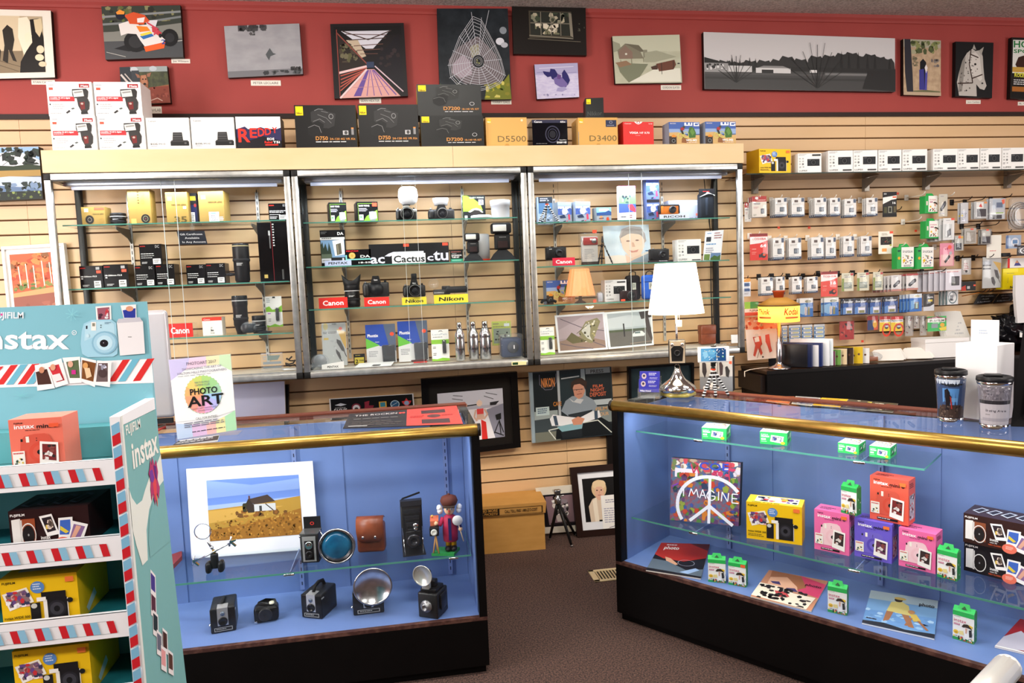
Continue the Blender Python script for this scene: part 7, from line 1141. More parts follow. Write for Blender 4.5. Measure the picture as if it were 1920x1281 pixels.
pack('red topped memory card pack half hidden behind the case edge', 1396, 1408, 380, 416, -.09, RED, col='e6e0d6')
TOS = 'r 0 0 100 10 8a1a18;p f4f2ee 0 12 100 12 100 26 60 36 0 40;b 12 24 92 8 d4241f TOSHIBA;b 58 52 92 12 fff {};k 12 56 44 62 1 f9c0b0;k 10 68 40 80 2 f09080;c 76 82 16 10 2c2426;c 80 80 8 5 e8603c;r 50 78 62 90 3a3438'
hook('white hook holding the large red memory card pack', 1424, 436, -.125, 'white', 'white slatwall hooks')
pack('large red and white memory card pack reading 64, left end of the second hook row', 1406, 1439, 438, 488, -.12, TOS.format('64'), col='e03024')
hook('black hook holding the small red memory card pack', 1556, 509, -.125, 'dark', 'black slatwall hooks')
pack('red and white memory card pack reading 16 in the third hook row', 1539, 1570, 509, 556, -.12, TOS.format('16'), col='e4483a')
GRN = 'k 20 10 80 16 1 777;r 24 20 70 24 889;p 8a9a4a 0 30 20 30 20 100 0 100;r 16 52 86 86 8f9a90;k 22 58 80 80 3 dde0d0;r 74 2 98 14 c24a4a'
for k, (x0, x1, nm) in enumerate(((1578, 1600, 'left'), (1607, 1629, 'middle'), (1637, 1655, 'right'))):
    hook(f'black hook holding the {nm} pale green pack', x1-6, 509-k, -.125, 'dark', 'black slatwall hooks')
    pack(f'pale green memory card pack with faded label, {nm} one of three, third row', x0, x1, 512-k, 546-k, -.12, GRN, col='d9d6bc', group='pale green packs')
hook('black hook holding the blue sleeve at the case edge', 1402, 519, -.1, 'dark', 'black slatwall hooks')
pack('narrow blue and orange sleeve beside the glass case edge', 1394, 1407, 522, 556, -.1, 'r 0 0 100 20 e8a040;r 10 26 90 44 3a5a8a;r 10 56 90 72 3a5a8a;k 10 80 90 90 2 888', col='dfe4ec', name='filter_pack', cat='packaged filter')
pack('black memory card pack reading 16 with white diagonal at the top right', 1655, 1681, 360, 407, -.12, 'r 0 0 100 14 17171a;p f4f0ea 0 22 98 14 98 28 60 32 0 48;r 70 18 96 24 f0643c;b 70 48 92 9 fff 16;r 38 58 66 84 8a8a7a;r 44 62 60 80 22221e;r 8 60 30 84 4a4a30;r 76 58 94 82 5a5238;r 0 88 100 100 101010;b 6 10 26 5 ddd 80', col='15130f', pouch=False)
hook('black hook behind the black memory card pack', 1690, 389, -.12, 'dark', 'black slatwall hooks')
b_ = pack('cream calibration card pack with dark picture and orange sticker', 1647, 1674, 434, 476, -.1, 'k 22 8 74 20 2 998;r 14 24 90 60 221c18;s 18 28 86 56 10 7 4a4a30 7a3a2a 3a5a3a;r 24 76 56 90 f2a050;r 76 0 100 10 f0573c;c 84 62 8 4 a8a84a', col='f1e9da', pouch=False, name='grey_card_pack', cat='packaged accessory')
USB = 'k 20 8 70 14 1 889;p 26282e 18 62 60 34 78 30 86 42 80 52 34 78 18 74;l 3 6a6e78 30 66 74 42;k 14 84 80 92 1 aab'
# green instant film packs hanging from pegs
FH = MPK.replace('r 0 0 100 16 2fb457;', 'r 0 0 100 12 2fb457;r 0 0 26 100 2fa452;r 4 66 20 96 e0efe4;')
def film(label, x0, x1, yt, yb, big, Y=-.14):
    P, w, h, r = span(x0, x1, yt, yb, Y); t = empty('film_pack', label, 'film box', P, .12, 'film packs hanging on the right wall'); b = MB(); b.box(-w/2, 0, 0, w/2, .04, h*.86, M('2fa852', .4))
    if big: a = 'r 26 0 100 92 f3f2ec;t 34 26 94 15 26304a instax;o 44 36 8 3 3a5a8a 1;s 34 38 94 78 22 6 3a4a8a c9843c e8c8a8 5a3a3a 2a6a4a;c 42 62 8 7 e8c030;k 40 82 90 92 2 333;b 4 20 22 12 26304a ax;c 12 50 8 7 e8b030'
    else: a = 'r 26 0 100 92 f3f2ec;t 34 26 84 11 c2285c instax;r 36 32 60 38 b86a84;p 3a3026 60 40 74 34 92 40 96 52 80 46;p d9a890 70 46 84 44 82 60 72 62;s 34 70 96 90 16 6 e8c030 2a6a4a c04a4a 333;c 42 62 6 6 e8c030;r 8 30 20 54 e8ddd0'
    b.art(a, facemap(w, h*.86), .9); b.obj('carton', t); b = MB(); b.prism([(-w*.3, .014, h*.86), (w*.36, .014, h*.86), (w*.26, .02, h), (-w*.2, .02, h)], (0, .002, 0), M('2fa852', .4)); b.obj('hang_tab', t)
for a in (('upper small film box hanging at the end of a long hook', 1733, 1760, 362, 400, 0), ('lower small film box hanging directly under the upper one', 1734, 1762, 409, 447, 0), ('large green film box reading instax, left of the hanging pair', 1680, 1715, 457, 504, 1), ('large green film box reading instax, right of the hanging pair', 1718, 1752, 457, 504, 1)): film(*a)
for x, y, c in ((1734, 361, 'white'), (1789, 362, 'white'), (1727, 408, 'white'), (1769, 411, 'white'), (1697, 457, 'white'), (1732, 457, 'white'), (1788, 457, 'white'), (1822, 370, 'dark'), (1847, 370, 'dark'), (1897, 365, 'dark'), (1841, 417, 'dark'), (1873, 417, 'dark'), (1896, 432, 'dark'), (1805, 481, 'dark'), (1833, 479, 'dark'), (1863, 478, 'dark')):
    hook(f'{"cream" if c == "white" else "black"} hook of the upper right wall, tip {("above the " + n) if (n := {1734: "upper film box", 1789: "usb packs", 1727: "lower film box", 1769: "phone lens card", 1697: "left large film box", 1732: "right large film box", 1788: "pink card", 1822: "slim foil pack", 1847: "ink packs", 1897: "blue cable pack", 1841: "grey adapter pack", 1873: "black adapter pack", 1896: "headphone bag", 1805: "yellow tags", 1833: "clip tags", 1863: "charger pouch"}.get(x)) else ""}', x, y, -.16, c, None)
pack('grey card with slim dark usb stick beside the upper film box', 1760, 1776, 364, 406, -.15, USB, col='c9c4b4', name='usb_pack', cat='usb stick')
pack('white card with dark phone lens beside the lower film box', 1768, 1789, 409, 450, -.16, 'r 4 3 96 97 e9e9e6;r 10 28 80 92 d0d4d2;p 26282e 34 60 66 46 70 76 40 88;c 56 66 10 8 55606a;r 70 0 100 10 f0573c;k 24 8 66 16 1 aaa', col='dde0de', behind=4, dx=-.011, gap=.02, name='phone_lens_pack', cat='phone accessory', group='phone lens cards')
pack('pink card with black usb stick under the lens card', 1762, 1788, 456, 499, -.15, 'r 0 0 100 100 e58aa0;r 6 50 94 98 e9b8b4;p 1c1c1e 30 80 66 50 76 60 40 88;r 34 20 58 30 c2285c;c 70 18 14 9 f0573c;p b9bcc0 64 44 80 34 88 44 74 54', col='d8607c', name='usb_pack', cat='usb stick')
MISC = (('slim foil sleeve with yellow edge hanging at a slant', 1801, 1815, 380, 419, 'r 10 40 90 90 c9ccd6;k 16 50 84 84 5 445;c 20 62 10 5 e8d040', 'c9cacb'), ('ink cartridge pack with red print', 1826, 1851, 378, 410, 'r 16 4 70 40 f1efe8;p d83a2a 36 30 50 10 62 34;r 22 44 90 88 26242a;r 74 2 96 12 f0903c', 'b9bbb9'),
        ('blue cable pack with green stripe', 1855, 1884, 372, 411, 'r 20 6 94 50 b4c0cc;r 44 20 84 44 5a6a86;r 0 68 96 76 e9ece8;r 40 68 90 72 9ac43c;r 20 80 80 98 2a2a2e;p f0643c 76 8 96 4 96 24 84 30', 'c4c8cc'), ('grey adapter pack on a black hook', 1808, 1830, 428, 457, 'r 12 20 92 92 9a9488;r 50 2 76 12 f0573c;k 20 30 80 80 6 b9b4a8', 'b4b0a6'),
        ('black adapter pack on a black hook', 1839, 1858, 430, 458, 'r 10 8 90 44 c4c4bc;r 14 50 90 94 25242a;r 50 0 76 10 f0573c', '8a8780'), ('small dark adapter pack with orange label below them', 1790, 1806, 442, 470, 'r 10 50 80 94 3c4248;c 56 10 18 10 f0703c;r 70 4 96 20 d9b04a', 'b9b9b0'))
for lb, x0, x1, yt, yb, a, c in MISC: pack(lb, x0, x1, yt, yb, -.15, a, col=c, name='accessory_pack', cat='packaged accessory', behind=1, dx=-.008)
t = empty('headphone_bag', 'crinkly plastic bag with coiled black and white cables at the right edge', 'bagged cable', W(1912, 430, -.12)); b = MB()
for k in range(7): b.lathe([(.05+.006*k, -.02+.004*k), (.053+.006*k, -.018+.004*k), (.05+.006*k, -.014+.004*k)], M('1a1a1c' if k % 2 else 'b9bcc4', .4), (0, 0, .085), 20, 'y')
b.obj('cable_coil', t); b = MB(); b.rbox(-.085, -.03, -.005, .09, .012, .2, .02, 'bag'); b.obj('plastic_bag', t)
pack('white print paper pack hanging right of the adapter packs', 1850, 1877, 441, 484, -.13, 'k 20 66 80 72 1 c55', col='ece9de', pouch=False, name='paper_pack', cat='paper pack')
pack('blue filter pack with a white round logo', 1886, 1914, 441, 466, -.15, 'r 0 0 16 100 4a6a9a;c 60 52 26 32 e4e8ec;r 44 36 76 64 5a8ab8;r 54 70 76 90 2a2a3a', col='9fb4cc', name='filter_pack', cat='packaged filter')
pack('black square box with a white camera symbol at the right edge', 1907, 1932, 460, 479, -.15, 'o 50 52 30 30 eee 8;l 5 eee 38 40 62 64;l 5 eee 62 40 38 64', col='121216', name='accessory_box', cat='packaged accessory')
pack('small clip tags in clear pouch on a black hook', 1803, 1820, 484, 515, -.14, 'r 20 10 80 90 c9c6c0;k 24 30 76 80 5 a44;c 50 80 14 8 333', col='b4b1aa', name='accessory_pack', cat='packaged accessory')
t = pack('grey and yellow hang pack with two black connectors on the right wall', 1842, 1876, 482, 540, -.12, 'r 0 0 100 100 c9cac6;r 0 12 50 28 aeb4bc;p e0b02a 56 14 100 20 98 60 86 40;r 0 24 44 40 1c1c1e;r 2 30 46 34 e8e8e0;p 1a1a1c 62 40 82 44 92 66 88 74 72 64;p 1a1a1c 46 66 60 64 72 82 66 94 52 84;l 2 1a1a1c 86 70 96 84', col='b9bab6', cover='bag', name='remote_adapter_pack', cat='packaged accessory')
P, w, h, r = span(1880, 1926, 503, 542, -.1); carton('camera_case_box', 'bright yellow camera case pack with black lettering at the right edge', P, w, h, .05, M('f0dc1c', .35), 'r 0 0 62 18 f8ea50;k 16 22 60 26 1 886;i 30 96 70 12 1a1a1a Nikon;l 1.4 776 22 44 20 70;p 2a2a1c 76 66 100 60 100 80 84 76')
P, w, h, r = span(1893, 1920, 484, 502, -.1); carton('media_box', 'white box with red end and purple mountain picture above the yellow pack', P, w+.03, h, .05, M('ececea', .35), 'r 0 0 12 100 d8302a;p 4a4a8a 34 80 50 20 74 80;p e8a070 40 50 50 24 60 50;r 92 0 100 100 3a5aa8')
P = W(1885, 478, -.13); b = MB(); b.rbox(-.03, -.01, -.012, .03, .01, .012, .004, M('1a1a1c', .5)); tag(b.obj('lens_pouch', loc=P), 'small black roll on a hook under the white paper pack', 'pouch')
hook('black hook carrying the small black roll', 1896, 480, -.16, 'dark', None)
# third row right
pack('grey card with slim usb stick, left group of the third row', 1671, 1690, 516, 546, -.15, USB+';r 0 88 100 100 c98a7a', col='e2dfdc', behind=5, dx=-.0105, gap=.02, name='usb_pack', cat='usb stick', group='left group of usb packs')
pack('grey card with black usb stick, right group of the third row', 1699, 1721, 513, 544, -.15, USB+';r 0 0 100 12 b03a34;r 0 88 100 100 c98a7a', col='e6e2de', behind=2, dx=-.010, gap=.02, name='usb_pack', cat='usb stick', group='right group of usb packs')
pack('large white battery card with dark battery picture, in front of a long row', 1773, 1802, 505, 544, -.18, 'r 4 2 96 12 f4ece8;k 6 10 90 16 1 c33;r 36 34 88 78 2a2c30;r 42 40 62 56 5a5a5a;r 66 40 84 74 4a4a4c;r 42 60 62 74 6a6a60', col='e2dfe6', behind=5, dx=-.021, gap=.022, name='battery_pack', cat='battery', group='long row of battery packs')
pack('black and orange cable card under the yellow and grey packs', 1802, 1829, 528, 545, -.12, 'r 0 0 100 100 1c1a1a;p c23a2a 0 60 30 40 34 100 0 100;b 40 80 60 30 bbb 1;r 84 36 100 52 f0573c', col='1a1818', pouch=False, name='cable_pack', cat='cable')
t = pack('white and teal usb cable pack under the battery row', 1773, 1796, 545, 571, -.14, 'r 0 0 12 100 3a5a5c;o 56 50 36 44 4a6a70 6;r 34 32 60 72 2a2c34', col='e6e8e6', behind=2, dx=-.012, name='cable_pack', cat='cable', group='teal cable packs')
hook('black hook holding the long battery row', 1773, 505, -.2, 'dark', None)
# batteries
ENE = 'p 1a1c22 4 0 96 0 100 16 96 30 0 30 0 14;i 8 26 92 13 e9eef4 Energizer;p 1d4f9a 0 30 100 30 100 44 0 60;r 26 56 84 94 c9ccd0;r 30 62 80 74 eef;r 36 76 76 92 8a8a5a;p 5a8ac8 0 60 26 50 26 96 0 98'
for k, (x0, x1, yt, yb) in enumerate(((1580, 1601, 560, 590), (1602, 1626, 559, 589), (1631, 1652, 558, 589), (1658, 1683, 556, 587))):
    pack(f'blue and silver battery card with dark curved top, {("first", "second", "third", "fourth")[k]} from left', x0, x1, yt, yb, -.12, ENE, col='27477e', name='battery_pack', cat='battery', group='dark topped battery cards', behind=1, dx=-.006)
BAT = 'r 0 0 100 26 e8e9e4;c 64 18 24 8 8a8a70;p 2f6fb8 0 26 100 26 100 100 0 100;p 8ab8dc 0 40 40 30 60 60 30 90 0 80;r 38 48 54 92 e8d8d0;r 60 48 76 92 8a8a60;l 2 444 46 50 46 90'
pack('pale blue battery card behind the orange shade lamp', 1499, 1524, 559, 594, -.1, BAT, col='b9cce0', behind=1, dx=-.01, name='battery_pack', cat='battery', group='pale topped battery cards')
pack('pale blue battery card with two slim cells mid row', 1545, 1572, 558, 592, -.12, BAT, col='b9cce0', behind=1, dx=-.012, name='battery_pack', cat='battery', group='pale topped battery cards')
pack('bright blue square battery card in a short row', 1705, 1728, 551, 584, -.14, 'r 0 0 100 24 e0e8ec;c 60 14 22 6 c9c4a0;r 0 24 100 100 1f6fc4;p 7ab0e0 10 40 50 34 40 80 10 90;r 40 46 76 86 6a6a6a;r 50 54 66 82 b8d8c8', col='2f7fd0', behind=3, dx=-.012, name='battery_pack', cat='battery', group='bright blue battery cards')
pack('black and yellow car charger card right of the blue batteries', 1731, 1751, 551, 583, -.14, 'p 17181a 0 0 100 0 100 60 60 76 0 80;r 44 34 84 46 e0c83c;p d9dce0 0 76 60 74 100 60 100 100 0 100;b 40 24 90 9 eee Mobile;c 30 56 14 16 333', col='c9ccd0', name='charger_pack', cat='charger')
wr = empty('wire_rack', 'black wire rack strip hanging across the battery cards', 'wire rack', W(1520, 594, -.05)); b = MB(); q0 = W(1520, 594, -.05); q1 = W(1700, 586, -.05)
b.tube([(0, 0, 0), tuple(q1-q0)], .0022, M('26211f', .4), 6)
for k in range(14): a_ = (q1-q0)*(k/13.); b.tube([tuple(a_), tuple(a_+Vector((0, 0, .07)))], .0016, M('26211f', .4), 5)
b.obj('wire_grid', wr)
REDK = 's 8 10 92 92 14 12 2a1a1a 6a2020 c44a3a;r 6 4 94 12 c4342a'
pack('red battery card hanging low by itself', 1574, 1601, 602, 637, -.06, REDK, col='a8201c', name='battery_pack', cat='battery')
pack('red and blue battery card half behind the yellow ones', 1626, 1646, 592, 619, -.07, 'r 0 0 100 30 c4342a;r 0 30 60 100 243466;c 70 60 20 26 e8b03c', col='d8542c', name='battery_pack', cat='battery')
PAN = 'r 0 0 100 22 d8302a;b 6 34 94 11 26304a Panasonic;p f0c81c 0 40 100 40 100 100 0 100;o 64 92 42 46 d8402a 12;c 64 72 18 14 3a2c2c;r 52 62 80 74 c9ccd0'
for x0, x1, nm in ((1649, 1669, 'left'), (1670, 1693, 'right')): pack(f'yellow and red round battery card, {nm} of the two', x0, x1, 593, 621, -.08, PAN, col='f0ece4', name='battery_pack', cat='battery', group='yellow battery cards')
for k, (x0, x1, yb) in enumerate(((1697, 1711, 630), (1713, 1723, 616), (1725, 1736, 629))):
    pack(f'narrow clear strip of button cells, {("left", "middle", "right")[k]} one of three', x0, x1, 592, yb, -.08, 's 10 6 90 94 14 14 4a3a34 b4a89a 8a2a24 2a2a2a', col='a89c90', cover='bag', name='button_cell_strip', cat='battery', group='strips of button cells')
pack('green and white film multipack beside the receipts', 1739, 1774, 593, 621, -.1, 'p 8a3a4a 0 10 50 0 100 16 100 30 0 30;r 0 14 92 40 eceae4;b 12 36 88 14 2a4a34 FUJIFILM;r 0 42 100 100 2fb457;r 20 50 54 78 8f9aa0;c 78 60 12 14 e8b030;p e8d040 60 80 100 70 100 96 70 98', col='2fb457', name='film_multipack', cat='film box')
for k, (x0, x1) in enumerate(((1466, 1476), (1479, 1501), (1503, 1523), (1526, 1546))):
    pack(f'tall strip of blue and silver batteries, {("first, behind the lamp foot", "second from the lamp", "third from the lamp", "rightmost")[k]}', x0, x1, 611-k, 650, -.06, 'r 0 0 100 8 d9dce0;'+''.join(f'r 4 {y} 96 {y+12} 2f6aa8;p d8dce0 14 {y+1} 86 {y+1} 92 {y+6} 86 {y+10} 14 {y+10};r 30 {y+3} 80 {y+7} c9c46a;' for y in (12, 30, 48, 66, 84)), col='a9bccc', pouch=False, name='battery_strip', cat='battery', group='strips of blue batteries')
pack('green and white film pack seen through the case end behind the shade', 1396, 1422, 566, 592, -.07, 'r 0 0 40 60 8ac43c;r 40 0 100 50 2a8a3c;r 0 50 100 76 ecdcd4;b 36 70 96 14 333 FUJIFILM;r 0 76 100 100 c8402c', col='d8c8c0', name='film_multipack', cat='film box')
pack('orange and white cards stacked behind the lit yellow lamp', 1397, 1428, 594, 615, -.05, 's 4 6 96 94 20 9 e86a3c f0c8a8 c9402c f4e0c8', col='e89a70', name='photo_card_pack', cat='card pack')
for k, (C_, lb) in enumerate((([(1836, 552), (1872, 551), (1860, 567), (1825, 571)], 'left'), ([(1874, 551), (1906, 549), (1897, 565), (1862, 568)], 'right'))):
    panel('gift_certificate_sign', f'small black slanted gift certificate sign, {lb} of two on the right wall', C_, -.03, .003, '0f0f12', 't 18 28 82 15 9a9aa0 Gift Certificates;t 32 58 68 15 9a9aa0 Available;t 16 88 84 15 9a9aa0 In Any Amount', '0f0f12', 'sign', group=None)
for k, (x, y, lb) in enumerate(((1460, 427, 'left of the two under the top hook row'), (1517, 427, 'right of the two under the top hook row'), (1683, 363, 'beside the black memory card pack'), (1717, 433, 'above the large film boxes'), (1617, 640, 'under the red battery card row'))):
    P = W(x, y, 0); b = MB(); b.box(-.008, -.0015, -.007, .008, -.0003, .007, 'f0543a'); tag(b.obj('price_sticker', loc=P), f'orange price sticker on the slat wall, {lb}', 'sticker')
t = empty('peg_hook_row', 'row of small black hooks and orange tags under the battery row', 'hook rail', W(1835, 548, -.06)); b = MB(); b.tube([(-.12, 0, -.02), (.09, -.01, .01)], .003, M('c9782c', .5), 6)
for x in (-.0, .03, .06): b.tube([(x, .05, 0), (x, -.03, .0), (x, -.05, .012), (x+.008, -.045, .018)], .0025, '1a1818', 6)
b.obj('wire', t)

# ---------------------------------------------------------------- black back desk
DX, DZ = 2.055, .95
dk = empty('back_desk', 'black laminate back desk along the right wall', 'desk', (DX, 0, 0)); b = MB(); b.box(0, -.31, 0, 2.6, -.003, DZ-.02, 'blackwood'); b.obj('desk_body', dk)
b = MB(); b.box(-.004, -.315, DZ-.02, 2.6, -.003, DZ-.003, M('2c1a12', .3)); b.box(-.004, -.3165, DZ-.02, 2.6, -.315, DZ, M('0a0808', .4)); b.obj('desk_top', dk)
b = MB(); b.box(-.03, -.29, DZ-.13, -.001, -.02, DZ-.03, M('1b1210', .45)); b.obj('side_drawer', dk)
b = MB(); q = W(1395, 722, -.38); 
def on(x, y, Y, z=DZ): v = W(x, y, Y); return Vector((v.x, Y, z))
# lit lamp
P = on(1461, 682, -.24); t = empty('drum_lamp', 'nickel table lamp with lit yellow drum shade lettered in red', 'lamp', P); sc = (P-CP).dot(_f)/FP; zz = lambda y: zat(P, 1458, y)-DZ
b = MB(); b.lathe([(21*sc, 0), (21*sc, .005), (15*sc, .012), (8*sc, .022), (5*sc, .035), (5.4*sc, .04), (5.4*sc, zz(642)), (3.5*sc, zz(640)), (3.2*sc, zz(600)), (0, zz(600))], 'steel', n=26); b.obj('lamp_base', t)
za, zb2, zc2, zd = zz(603), zz(573), zz(571), zz(558); R0 = 36.5*sc
b = MB(); b.lathe([(R0, za), (R0, zb2)], 'kodakshade', n=40); b.lathe([(R0*1.01, zc2), (R0*.4, zd), (0, zd)], 'kodakshade', n=40)
cm = lambda u, v, l: ((R0+.0005)*math.sin((u-67)/100*3.1), -(R0+.0005)*math.cos((u-67)/100*3.1)-E_*l, za+(zb2-za)*(1-v/100))
b.art('i 10 50 36 34 c23a1c Think;i 58 54 86 42 c23a1c Kodak;r 12 64 38 76 d8743c;r 60 66 86 78 d8743c', cm, 3, 6); b.obj('lamp_shade', t)
b = MB(); b.lathe([(R0*1.015, zb2-.002), (R0*1.02, zb2), (R0*1.015, zc2+.001)], M('6a4a1c', .4), n=40); b.lathe([(R0*.22, zd), (R0*.3, zz(546)), (R0*.33, zz(545)), (R0*.2, zz(552)), (0, zz(552))], M('a8421c', .5), n=14); b.obj('shade_trim', t)
pl_ = bpy.data.lights.new('lamp_bulb', 'POINT'); pl_.energy = 3.5; pl_.color = (1, .66, .34); pl_.shadow_soft_size = .025; po = bpy.data.objects.new('lamp_bulb', pl_); COL.objects.link(po); po.parent = t; po.location = (0, 0, (za+zb2)/2)
b = MB(); b.tube([(0, .05, .002), (-.1, .02, .006), (-.2, -.03, .008), (-.26, -.08, .006), (-.27, -.1, -.02)], .0025, M('e0d4c0', .5), 6); b.obj('power_cord', t)
panel('hockey_card', 'printed card of two red hockey players in a clear stand beside the lit lamp', [(1397, 604), (1460, 602), (1461, 671), (1402, 676)], -.17, .003, 'ead6c6', 'r 0 0 100 20 e8a078;s 0 0 100 24 16 8 d8603c f0c8a0 c94a30;p c8503c 20 40 44 38 48 60 42 66 48 84 42 90 34 70 24 92 18 88 26 62;p f0e0d0 24 42 38 40 40 52 26 54;c 32 36 6 5 d8c8b8;l 1.4 7a5a4a 44 62 30 96;p c8503c 58 36 70 34 74 66 78 80 70 84 64 66 58 54;c 48 94 3 2 333', edge='d8d0c8', cat='card')
# albums and sleeves in a row
DIR = (.26, -.30)
for k, (x0, w_, h_, col, sp, lb, Y) in enumerate(((1506, .022, .135, '17171c', '2a2a30', 'black photo album, leftmost of the row beside the lit lamp', -.27), (1515, .034, .135, '1b2448', '223066', 'navy photo album standing second in the row', -.275), (1527, .012, .128, 'd8d8dc', 'e8e8ea', 'thin white booklet between two navy albums', -.275), (1534, .034, .14, '1c2a5a', '25387a', 'navy album with white letters on its spine', -.275), (1547, .018, .155, 'e6eaee', 'f4f6f8', 'white booklet right of the navy albums', -.27), (1554, .012, .16, 'dfe9ee', 'eef4f8', 'tall pale booklet at the right of the album row', -.265))):
    P = W(x0+8, 689, Y); P.z = DZ; b = MB(); L_ = .22; r_ = .6
    b.rbox(-w_/2, 0, 0, w_/2, L_, h_, .002, M(col, .35)); b.box(-w_/2+.001, -.0008, .002, w_/2-.001, 0, h_-.002, M(sp, .35))
    if 'letters' in lb: b.art('b 20 30 80 8 eee D', facemap(w_, h_), .3)
    o = b.obj('photo_album', loc=P, rot=r_ + .2); tag(o, lb, 'album')
ALB = (('d9a05a', .05, .1), ('e8d8c0', .04, .09), ('9a8a4a', .045, .095), ('5a3a5a', .03, .08))
for k, (x, y, c, hh_, lb) in enumerate(((1566, 690, '7a3a5a', .085, 'purple green print sleeve, leftmost of the low sleeves'), (1577, 688, '6a9a4a', .09, 'green print sleeve behind the purple one'), (1588, 686, 'e0c8a0', .095, 'tan print sleeve near the albums'), (1600, 685, '3a2c24', .1, 'dark brown print sleeve before the yellow booklet'), (1618, 684, 'e0bc2c', .1, 'yellow booklet leaning in the row of sleeves'), (1630, 683, 'ececec', .09, 'white booklet right of the yellow one'))):
    P = W(x, y, -.26); P.z = DZ; b = MB(); b.box(-.004, 0, 0, .004, .2, hh_, M(c, .4)); b.box(-.0045, -.0005, .0, .0045, .0, hh_, M('d9d4cc', .4)); b.art('s 8 8 92 92 12 8 e8e0d0 6a4a3a c9a04a 3a3a3a', lambda u, v, l: (-.0042-E_*l, .2*(1-u/100), hh_*(1-v/100)), 2); tag(b.obj('print_sleeve', loc=P, rot=.85), lb, 'booklet')
for k, (x, y, n, lb, s_) in enumerate(((1662, 672, 7, 'heap of white order envelopes left of the middle of the desk', .16), (1718, 670, 6, 'second heap of white envelopes near the pale box', .15))):
    t = empty('envelope_stack', lb, 'envelopes', Vector((W(x, y, -.2).x, -.2, DZ))); 
    for j in range(n):
        b = MB(); b.prism([(-s_/2-.0, 0, 0), (s_/2, 0, 0), (s_/2, .06, .05), (-s_/2, .06, .05)], (0, .002, .001), M('f0ede6' if j % 2 else 'e6e2da', .6)); o = b.obj('envelope', t, (j*.012, j*.006-.03, .004+.004*(j % 3)), (0, 0, -.3+.05*j))
t = empty('clear_sleeve_heap', 'crumpled clear print sleeves with orange print on the desk', 'print sleeves', Vector((W(1640, 680, -.24).x, -.2, DZ))); b = MB(); b.sph((0, 0, .03), (.08, .04, .03), 'bag', 12); b.rbox(-.05, -.02, .004, .04, .02, .03, .004, M('b4683c', .5)); b.obj('sleeves', t)
def wbox(label, C3, Y, h, d, name='white_carton'):
    A, B_ = W(*C3[0], Y), W(*C3[1], Y); P = (A+B_)/2; P.z = DZ; w_ = B_.x-A.x; b = MB(); b.box(-w_/2, 0, 0, w_/2, d, h, M('f0eeec', .5)); b.box(-w_/2-.003, -.003, h-.02, w_/2+.003, d, h+.002, M('f4f2f0', .5)); return tag(b.obj(name, loc=P, rot=-.1), label, 'box')
wbox('long low white carton on the desk under the receipts', ((1738, 655), (1812, 690)), -.22, .115, .14)
t = empty('receipt_stack', 'tall fanned stack of white receipts leaning on the wall', 'receipts', Vector((W(1800, 650, -.06).x, -.06, DZ+.1)))
for j in range(5):
    b = MB(); b.prism([(-.09, 0, -.02), (.1, 0, -.06), (.04, .045, .165), (-.11, .045, .165)], (0, .003, 0), M('f1efe9' if j % 2 else 'e6e4de', .6)); b.art('k 10 10 80 90 7 c4c4c4', lambda u, v, l: (-.1+.17*u/100, -.0005-E_*l+.045*(1-v/100), -.03+.19*(1-v/100))) if j == 0 else None; b.obj('receipt', t, (-.007*j, .004*j, .001*j))
t = empty('black_bag_heap', 'heap of crumpled glossy black plastic bags on the desk', 'plastic bags', Vector((W(1893, 655, -.16).x, -.14, DZ+.04))); rn = random.Random(5); b = MB()
bm = bmesh.new(); bmesh.ops.create_icosphere(bm, subdivisions=4, radius=1)
for v in bm.verts: n_ = .8+.35*math.sin(v.co.x*9+v.co.z*7)*math.cos(v.co.y*8+v.co.x*5)*.6+.12*math.sin(v.co.z*23+v.co.x*19); v.co = Vector((v.co.x*.17*n_, v.co.y*.09*n_, .09+v.co.z*.13*n_))
b.bm(bm, M('101014', .18), True); b.obj('bag_film', t)
b = MB(); b.sph((-.16, .0, .03), (.03, .02, .05), M('c9b83c', .3), 10); b.obj('yellow_pen_bag', t)
b = MB(); b.prism([(0, 0, 0), (.05, 0, 0), (.2, 0, .02), (.2, 0, .30), (-.02, 0, .3), (-.02, 0, .18)], (0, .02, 0), M('e8e6e6', .5)); tag(b.obj('paper_sheet_roll', loc=W(1908, 606, -.2)), 'white curved paper shade at the far right edge', 'paper shade')
t = empty('black_printer', 'black office machine behind the white box at the right edge', 'printer', on(1962, 690, -.2)); b = MB(); b.rbox(-.14, -.02, 0, .2, .15, .3, .02, M('151416', .4)); b.obj('machine_body', t); b = MB(); b.prism([(-.24, -.04, .1), (.02, -.06, .07), (.02, -.02, .1), (-.2, 0, .13)], (0, 0, .012), 'ecebe8'); b.obj('paper_tray', t)
# ---------------------------------------------------------------- turquoise cardboard floor display
SX, SF, SB = -.578, -2.50, -2.30     # right outer side, front, header plane
t = empty('cardboard_display', 'turquoise cardboard floor display with candy stripes stacked with instant cameras', 'shop display', (SX-.42, SF, 0))
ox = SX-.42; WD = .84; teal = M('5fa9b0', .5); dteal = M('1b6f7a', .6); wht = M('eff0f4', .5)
X0, X1 = -.42, .42
